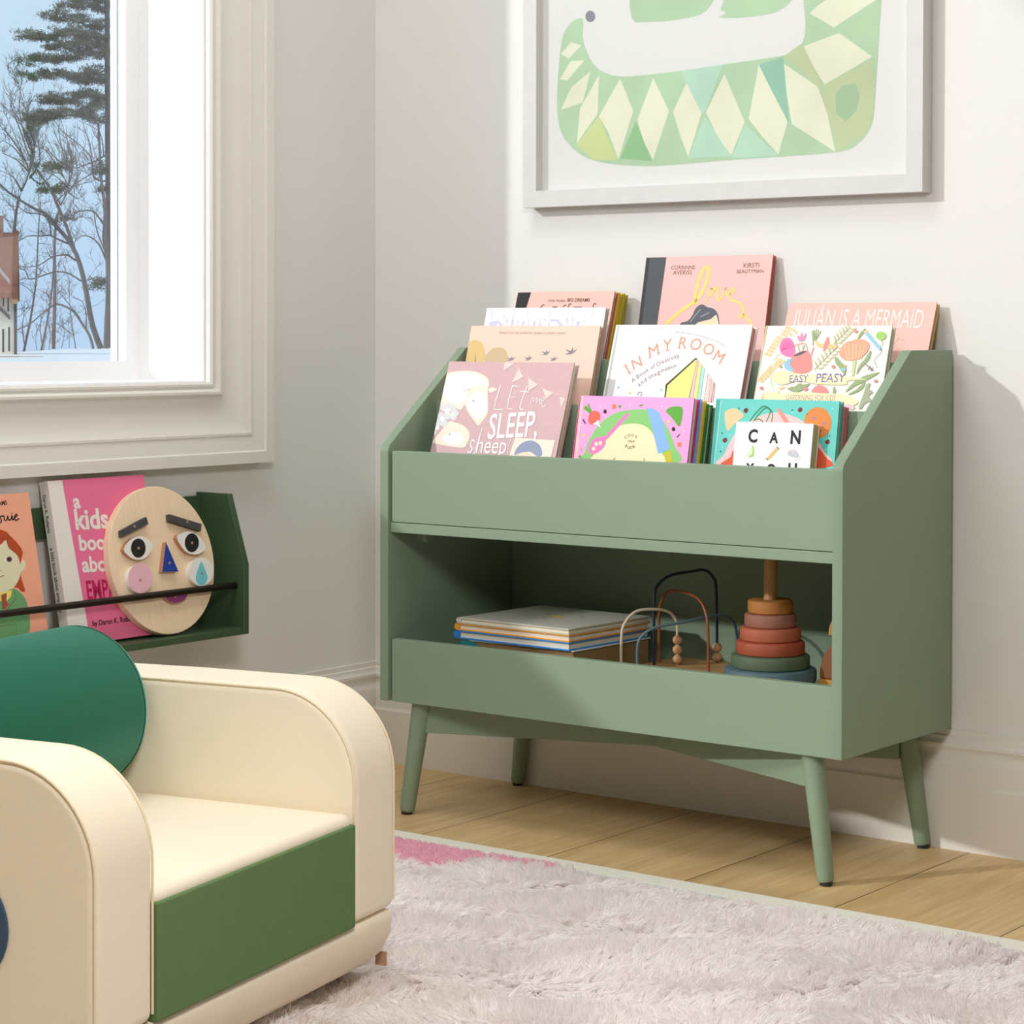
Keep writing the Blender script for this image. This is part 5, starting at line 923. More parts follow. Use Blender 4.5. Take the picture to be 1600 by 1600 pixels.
["T","black","Little People,",[38.1,248.0],[78.9,249.8],0.9,0],
["L","black",[[73.7,237.0],[72.5,233.8],[70.7,229.1],[69.2,224.4],[69.0,221.3],[70.6,220.3],[73.5,220.6],[76.7,221.4],[79.1,222.2],[80.8,222.8],[82.2,223.5],[82.9,224.3],[82.6,225.2],[80.3,226.1],[76.4,227.1],[72.9,228.1],[71.3,229.1],[73.1,230.1],[76.9,231.2],[80.9,232.2],[83.0,233.2],[82.1,234.2],[79.5,235.3],[76.6,236.2],[74.6,236.9]],0.0022],
["L","black",[[98.3,229.0],[97.1,227.8],[95.4,226.1],[93.9,224.4],[93.2,222.9],[93.6,221.6],[94.7,220.4],[96.1,219.5],[97.6,219.4],[99.2,220.3],[101.1,221.9],[102.8,223.8],[103.7,225.4],[103.4,226.5],[102.3,227.5],[101.1,228.3],[100.2,228.8]],0.002],
["L","black",[[117.8,230.9],[118.5,229.8],[119.5,228.3],[120.4,226.5],[120.8,225.1],[120.4,223.8],[119.4,222.6],[118.2,221.7],[117.1,221.3],[115.8,221.6],[114.3,222.4],[113.1,223.6],[112.7,224.8],[113.2,226.3],[114.4,228.0],[116.0,229.7],[117.8,230.9],[120.0,231.7],[122.8,232.2],[125.3,232.4],[127.1,232.0],[127.6,230.7],[127.3,228.8],[126.9,226.9],[127.0,225.5],[127.9,224.8],[129.3,224.5],[130.7,224.6],[132.0,225.2],[133.0,226.8],[133.9,229.1],[134.7,231.3],[135.3,232.3],[135.6,231.2],[135.5,228.9],[135.6,226.5],[136.0,224.9],[137.1,224.5],[138.6,224.7],[140.2,225.4],[141.4,226.2],[142.2,227.4],[142.7,229.0],[143.1,230.6],[143.4,231.7]],0.0022],
["L","black",[[144.9,230.8],[144.7,229.4],[144.4,227.4],[144.3,225.5],[144.5,224.4],[145.3,224.4],[146.3,225.3],[147.6,226.4],[148.8,227.3],[149.9,228.1],[151.2,228.9],[152.4,229.7],[153.4,230.3],[154.3,230.8],[155.0,231.1],[155.5,231.4],[155.7,231.8],[155.4,232.4],[154.7,233.1],[153.9,233.6],[152.9,233.6],[151.9,232.7],[150.6,231.3],[149.5,229.6],[148.9,228.1],[148.9,226.7],[149.3,225.1],[150.1,223.8],[151.1,223.1],[152.6,223.3],[154.6,224.2],[156.5,225.2],[157.8,225.9]],0.0022],
["P","black",[[146.0,235.2],[145.2,234.2],[143.7,234.3],[143.2,235.3],[144.1,236.3],[145.5,236.2]]],
["P","redhair",[[41.1,128.0],[34.8,137.9],[34.9,150.5],[38.6,163.7],[43.3,175.3],[49.1,185.2],[57.3,194.3],[66.3,202.2],[74.6,208.1],[82.1,211.4],[89.5,212.8],[96.7,212.8],[103.4,212.5],[110.0,211.7],[116.4,210.0],[122.1,208.0],[126.6,206.1],[129.4,204.5],[130.8,203.0],[131.8,201.2],[133.5,199.1],[136.2,196.6],[139.4,193.6],[142.6,190.4],[145.7,186.9],[148.8,183.0],[152.0,178.7],[154.7,174.3],[156.0,169.9],[155.4,165.7],[153.3,161.6],[150.8,157.3],[148.8,152.6],[147.4,147.5],[146.1,142.0],[145.1,136.2],[144.8,130.2],[145.7,123.3],[147.6,115.6],[149.2,108.6],[149.3,104.0],[147.5,102.5],[144.3,103.3],[140.7,105.1],[137.5,106.7],[136.9,107.6],[137.7,108.7],[136.2,110.1],[128.3,112.3],[109.6,114.8],[83.6,117.6],[58.2,121.6]]],
["P","palefaced",[[54.8,150.6],[55.6,156.5],[56.9,162.8],[59.1,168.8],[62.8,173.8],[68.5,177.6],[75.8,180.6],[83.6,182.9],[90.5,184.5],[96.2,185.1],[101.5,184.8],[106.3,184.4],[110.7,184.6],[114.7,186.4],[118.4,189.0],[121.5,191.2],[124.1,191.7],[125.4,189.9],[125.8,186.4],[126.3,182.3],[127.8,178.5],[131.2,175.1],[135.8,171.7],[140.4,168.2],[143.7,164.3],[145.5,160.0],[146.3,155.3],[146.6,150.6],[146.6,146.3],[146.5,142.4],[146.1,138.7],[145.3,135.3],[144.1,131.9],[142.6,128.7],[140.8,125.6],[138.5,122.7],[135.8,119.7],[132.4,116.6],[128.5,113.4],[124.2,110.4],[119.5,108.3],[114.3,106.9],[108.6,106.2],[102.7,106.0],[96.9,106.3],[91.0,107.0],[85.1,108.1],[79.3,109.9],[73.9,112.4],[69.0,115.8],[64.2,120.1],[60.2,124.9],[57.1,129.7],[55.3,134.6],[54.4,139.8],[54.3,145.1]]],
["P","palefaced",[[145.4,141.5],[146.1,145.1],[147.3,149.3],[148.8,152.6],[150.6,154.6],[152.7,155.9],[154.6,156.2],[156.2,155.5],[157.6,154.0],[158.3,151.8],[158.2,148.9],[157.4,145.4],[155.8,142.3],[152.7,139.5],[148.7,137.0],[145.8,135.8],[144.8,136.6],[144.9,138.8]]],
["L","brown",[[131.2,197.7],[130.0,196.4],[128.1,194.6],[126.5,192.5],[125.8,190.0],[126.2,187.0],[127.3,183.6],[129.1,180.0],[131.6,176.6],[135.3,173.1],[140.0,169.5],[144.6,166.3],[147.8,164.0]],0.0009],
["L","brown",[[114.0,192.4],[117.8,193.6],[123.2,195.4],[128.6,197.2],[132.4,198.4]],0.0009],
["P","white",[[134.4,158.3],[132.7,155.8],[128.8,154.2],[123.9,153.9],[119.2,155.0],[116.0,157.1],[115.2,159.8],[116.9,162.2],[120.8,163.8],[125.7,164.1],[130.4,163.1],[133.6,160.9]]],
["P","brown",[[131.9,158.8],[130.2,156.1],[126.6,154.6],[122.7,154.9],[119.8,156.9],[119.0,159.8],[120.8,162.5],[124.3,164.0],[128.2,163.7],[131.1,161.7]]],
["P","black",[[127.9,159.1],[126.9,157.6],[125.1,157.1],[123.5,157.9],[123.0,159.5],[124.0,161.0],[125.8,161.5],[127.4,160.7]]],
["P","white",[[93.7,159.4],[92.0,157.0],[88.2,155.4],[83.4,155.1],[78.8,156.2],[75.6,158.3],[74.8,160.9],[76.5,163.3],[80.3,164.9],[85.1,165.2],[89.8,164.2],[92.9,162.0]]],
["P","brown",[[91.0,159.9],[89.3,157.2],[85.9,155.8],[82.0,156.1],[79.1,158.1],[78.4,160.9],[80.1,163.6],[83.5,165.1],[87.4,164.8],[90.3,162.8]]],
["P","black",[[87.1,160.3],[86.1,158.7],[84.3,158.2],[82.8,159.0],[82.3,160.6],[83.3,162.1],[85.1,162.6],[86.7,161.9]]],
["L","brown",[[102.0,141.1],[102.7,141.4],[103.6,141.8],[104.6,142.2],[105.3,142.4]],0.001],
["L","brown",[[89.3,131.8],[91.5,131.7],[94.8,131.5],[98.3,131.4],[101.3,131.5],[103.9,132.0],[106.3,132.8],[108.4,133.5],[109.8,134.0]],0.0012],
["P","jacket",[[31.7,28.1],[30.4,41.5],[34.0,61.1],[39.9,81.2],[45.4,96.0],[50.1,103.4],[55.4,106.7],[61.1,107.7],[67.3,108.2],[74.0,107.7],[81.2,105.6],[88.7,103.3],[96.2,102.4],[103.8,103.9],[111.6,106.8],[119.1,109.5],[125.9,110.1],[131.9,107.9],[137.3,103.8],[142.0,99.0],[145.6,94.6],[147.9,91.1],[149.1,87.8],[149.6,84.2],[150.1,79.7],[150.7,73.8],[151.0,67.0],[151.0,60.0],[150.6,53.8],[150.0,48.3],[149.3,43.1],[147.8,38.5],[145.2,35.0],[141.5,32.9],[136.8,31.9],[131.0,31.4],[124.0,30.8],[115.4,30.1],[105.5,29.6],[94.7,29.2],[83.3,28.8],[69.6,26.9],[54.0,24.1],[40.2,23.4]]],
["P","yellow",[[96.8,105.5],[122.5,108.0],[117.5,97.2],[106.2,90.3],[94.5,92.9]]],
["P","tie",[[98.2,102.2],[110.6,104.3],[103.9,77.7],[96.0,78.4]]],
["P","crimson",[[103.0,95.3],[111.3,85.0],[106.5,80.6],[100.9,89.1]]],
["L","brown",[[125.5,107.7],[128.2,94.6],[105.6,75.9]],0.001],
["L","brown",[[85.1,50.8],[121.5,51.1],[117.0,31.6]],0.0009],
["P","brown",[[110.5,73.8],[109.8,73.1],[108.6,73.2],[108.1,74.1],[108.9,74.8],[110.1,74.7]]],
["P","brown",[[107.9,53.3],[107.2,52.5],[106.0,52.7],[105.5,53.5],[106.3,54.3],[107.5,54.2]]]]},"print":{"name":"print","art":[["P","crocgreen",[[91.6,322.6],[85.2,322.3],[76.9,319.9],[69.0,316.0],[62.2,310.6],[55.8,303.6],[50.6,295.2],[47.1,285.8],[44.8,275.0],[42.6,260.9],[40.3,241.1],[38.1,218.0],[36.7,196.4],[35.8,178.3],[35.7,161.9],[36.8,146.5],[39.0,131.9],[42.4,118.4],[48.1,105.9],[56.5,94.4],[67.1,83.8],[79.0,74.5],[91.5,66.4],[105.2,59.5],[121.7,53.7],[141.4,49.0],[163.6,45.3],[187.7,42.3],[211.8,39.9],[237.8,38.1],[269.9,37.3],[312.4,37.9],[360.6,39.4],[406.3,40.7],[445.9,41.3],[483.2,41.6],[521.3,42.0],[564.6,42.6],[608.5,43.3],[642.7,45.1],[661.3,48.0],[670.7,51.8],[678.7,57.0],[687.8,63.8],[695.4,71.8],[701.5,80.7],[705.5,88.6],[707.8,97.2],[709.9,111.9],[712.3,137.4],[714.3,168.8],[716.1,197.3],[717.5,218.2],[718.6,236.1],[719.3,255.6],[721.7,280.7],[723.6,307.4],[717.8,327.8],[699.3,337.9],[672.8,341.7],[646.2,343.5],[619.8,346.7],[593.3,347.8],[574.7,341.1],[569.5,320.1],[572.4,291.3],[574.5,267.4],[573.1,253.8],[570.9,245.1],[567.3,238.0],[561.6,231.6],[554.4,226.9],[547.1,223.4],[543.1,221.3],[538.9,220.4],[525.8,219.4],[497.6,217.6],[460.1,215.7],[422.2,213.8],[385.5,211.7],[348.4,209.7],[315.3,208.0],[288.7,207.0],[266.5,206.4],[246.0,206.0],[226.5,205.6],[208.8,205.3],[193.1,205.8],[179.6,207.1],[168.1,209.1],[157.3,212.1],[146.5,216.1],[136.3,221.1],[127.1,227.5],[119.0,236.0],[111.8,246.0],[105.8,256.2],[101.1,266.4],[97.6,276.9],[95.4,286.6],[95.1,295.8],[96.2,304.3],[96.5,311.3],[96.0,316.7],[94.8,320.6]]],
["P","crocgreen",[[207.4,311.9],[201.9,334.5],[202.2,364.0],[221.9,383.5],[278.9,384.9],[353.7,376.6],[404.9,366.3],[413.0,355.0],[399.1,341.6],[385.5,330.2],[380.0,322.6],[374.9,317.1],[368.8,312.7],[361.9,309.0],[354.1,306.4],[343.4,304.4],[328.0,302.7],[309.7,301.5],[292.0,301.0],[275.9,301.0],[260.3,301.6],[245.6,302.9],[230.4,303.1],[216.0,304.0]]],
["P","crocgreen",[[396.8,298.4],[399.1,300.2],[406.3,302.2],[410.7,304.4],[408.2,306.8],[403.0,309.4],[399.5,312.4],[399.7,314.8],[401.8,317.6],[405.1,323.7],[405.3,337.5],[406.8,354.6],[421.5,364.7],[463.2,362.3],[517.3,353.1],[554.5,342.9],[561.3,332.7],[552.1,321.3],[541.4,311.8],[533.9,305.5],[524.9,301.1],[514.6,297.8],[503.3,295.7],[490.6,294.6],[476.8,294.1],[460.5,293.8],[442.9,293.9],[427.4,294.5],[414.1,295.4],[403.0,296.8]]],
["P","birdgrey",[[124.4,322.8],[123.3,318.2],[120.1,314.7],[115.5,313.0],[110.4,313.4],[105.7,315.9],[102.5,319.9],[101.4,324.7],[102.5,329.4],[105.7,332.9],[110.3,334.6],[115.4,334.1],[120.1,331.6],[123.3,327.6]]],
["P","crocpale",[[44.5,258.2],[69.1,278.8],[91.8,271.1],[63.1,248.4]]],
["P","crocpale",[[42.8,211.0],[67.4,243.1],[99.8,242.8],[60.1,207.3]]],
["P","crocpale",[[46.1,153.4],[69.4,194.3],[113.8,221.0],[95.8,162.9]]],
["P","crocpale",[[82.0,86.8],[89.7,153.3],[133.2,212.3],[130.5,141.0]]],
["P","crocpale",[[133.5,135.9],[181.2,202.7],[211.0,141.2],[177.6,52.6],[154.7,105.2]]],
["P","crocpale",[[219.9,123.7],[254.8,199.1],[289.8,136.6],[255.3,49.0],[234.8,81.6]]],
["P","crocpale",[[298.4,133.7],[331.4,191.6],[360.0,127.7],[331.9,50.3],[315.8,87.1]]],
["P","crocpale",[[369.5,129.5],[408.4,195.8],[451.4,107.4],[423.0,49.4],[395.0,83.0]]],
["P","crocpale",[[459.6,112.5],[479.9,207.3],[507.2,161.1],[539.7,103.4],[521.2,46.2],[488.7,78.2]]],
["P","crocpale",[[531.2,206.0],[600.3,159.7],[618.9,112.7],[634.9,45.5],[547.8,98.3],[536.8,154.6]]],
["P","crocpale",[[571.0,233.1],[641.6,250.5],[705.9,204.8],[613.4,163.4],[589.6,197.2]]],
["P","crocpale",[[582.9,289.7],[599.6,302.1],[646.3,325.3],[712.9,301.2],[662.1,276.2],[631.1,260.5]]],
["P","crocteal",[[479.9,207.3],[530.1,217.7],[542.4,98.6],[507.2,158.8]]],
["P","crocmoss",[[603.0,159.5],[708.4,200.1],[709.0,107.5],[696.4,76.5],[642.7,45.1],[618.9,112.7]]],
["P","crocsoft",[[634.4,143.8],[647.2,158.9],[673.0,161.8],[682.3,140.8],[675.8,113.9],[655.3,96.9],[636.1,111.7]]],
["P","crocaqua",[[451.4,103.6],[521.3,43.9],[424.1,43.7]]],
["P","crocaqua",[[332.0,47.9],[366.8,122.6],[423.0,47.5]]],
["P","croclime",[[82.0,84.3],[133.5,135.9],[175.8,51.2],[121.7,54.6]]],
["P","crocmoss",[[531.1,219.0],[567.3,238.0],[610.8,161.3],[600.3,159.7]]],
["P","crocaqua",[[360.0,127.7],[315.3,208.0],[405.6,212.6],[369.5,131.9]]],
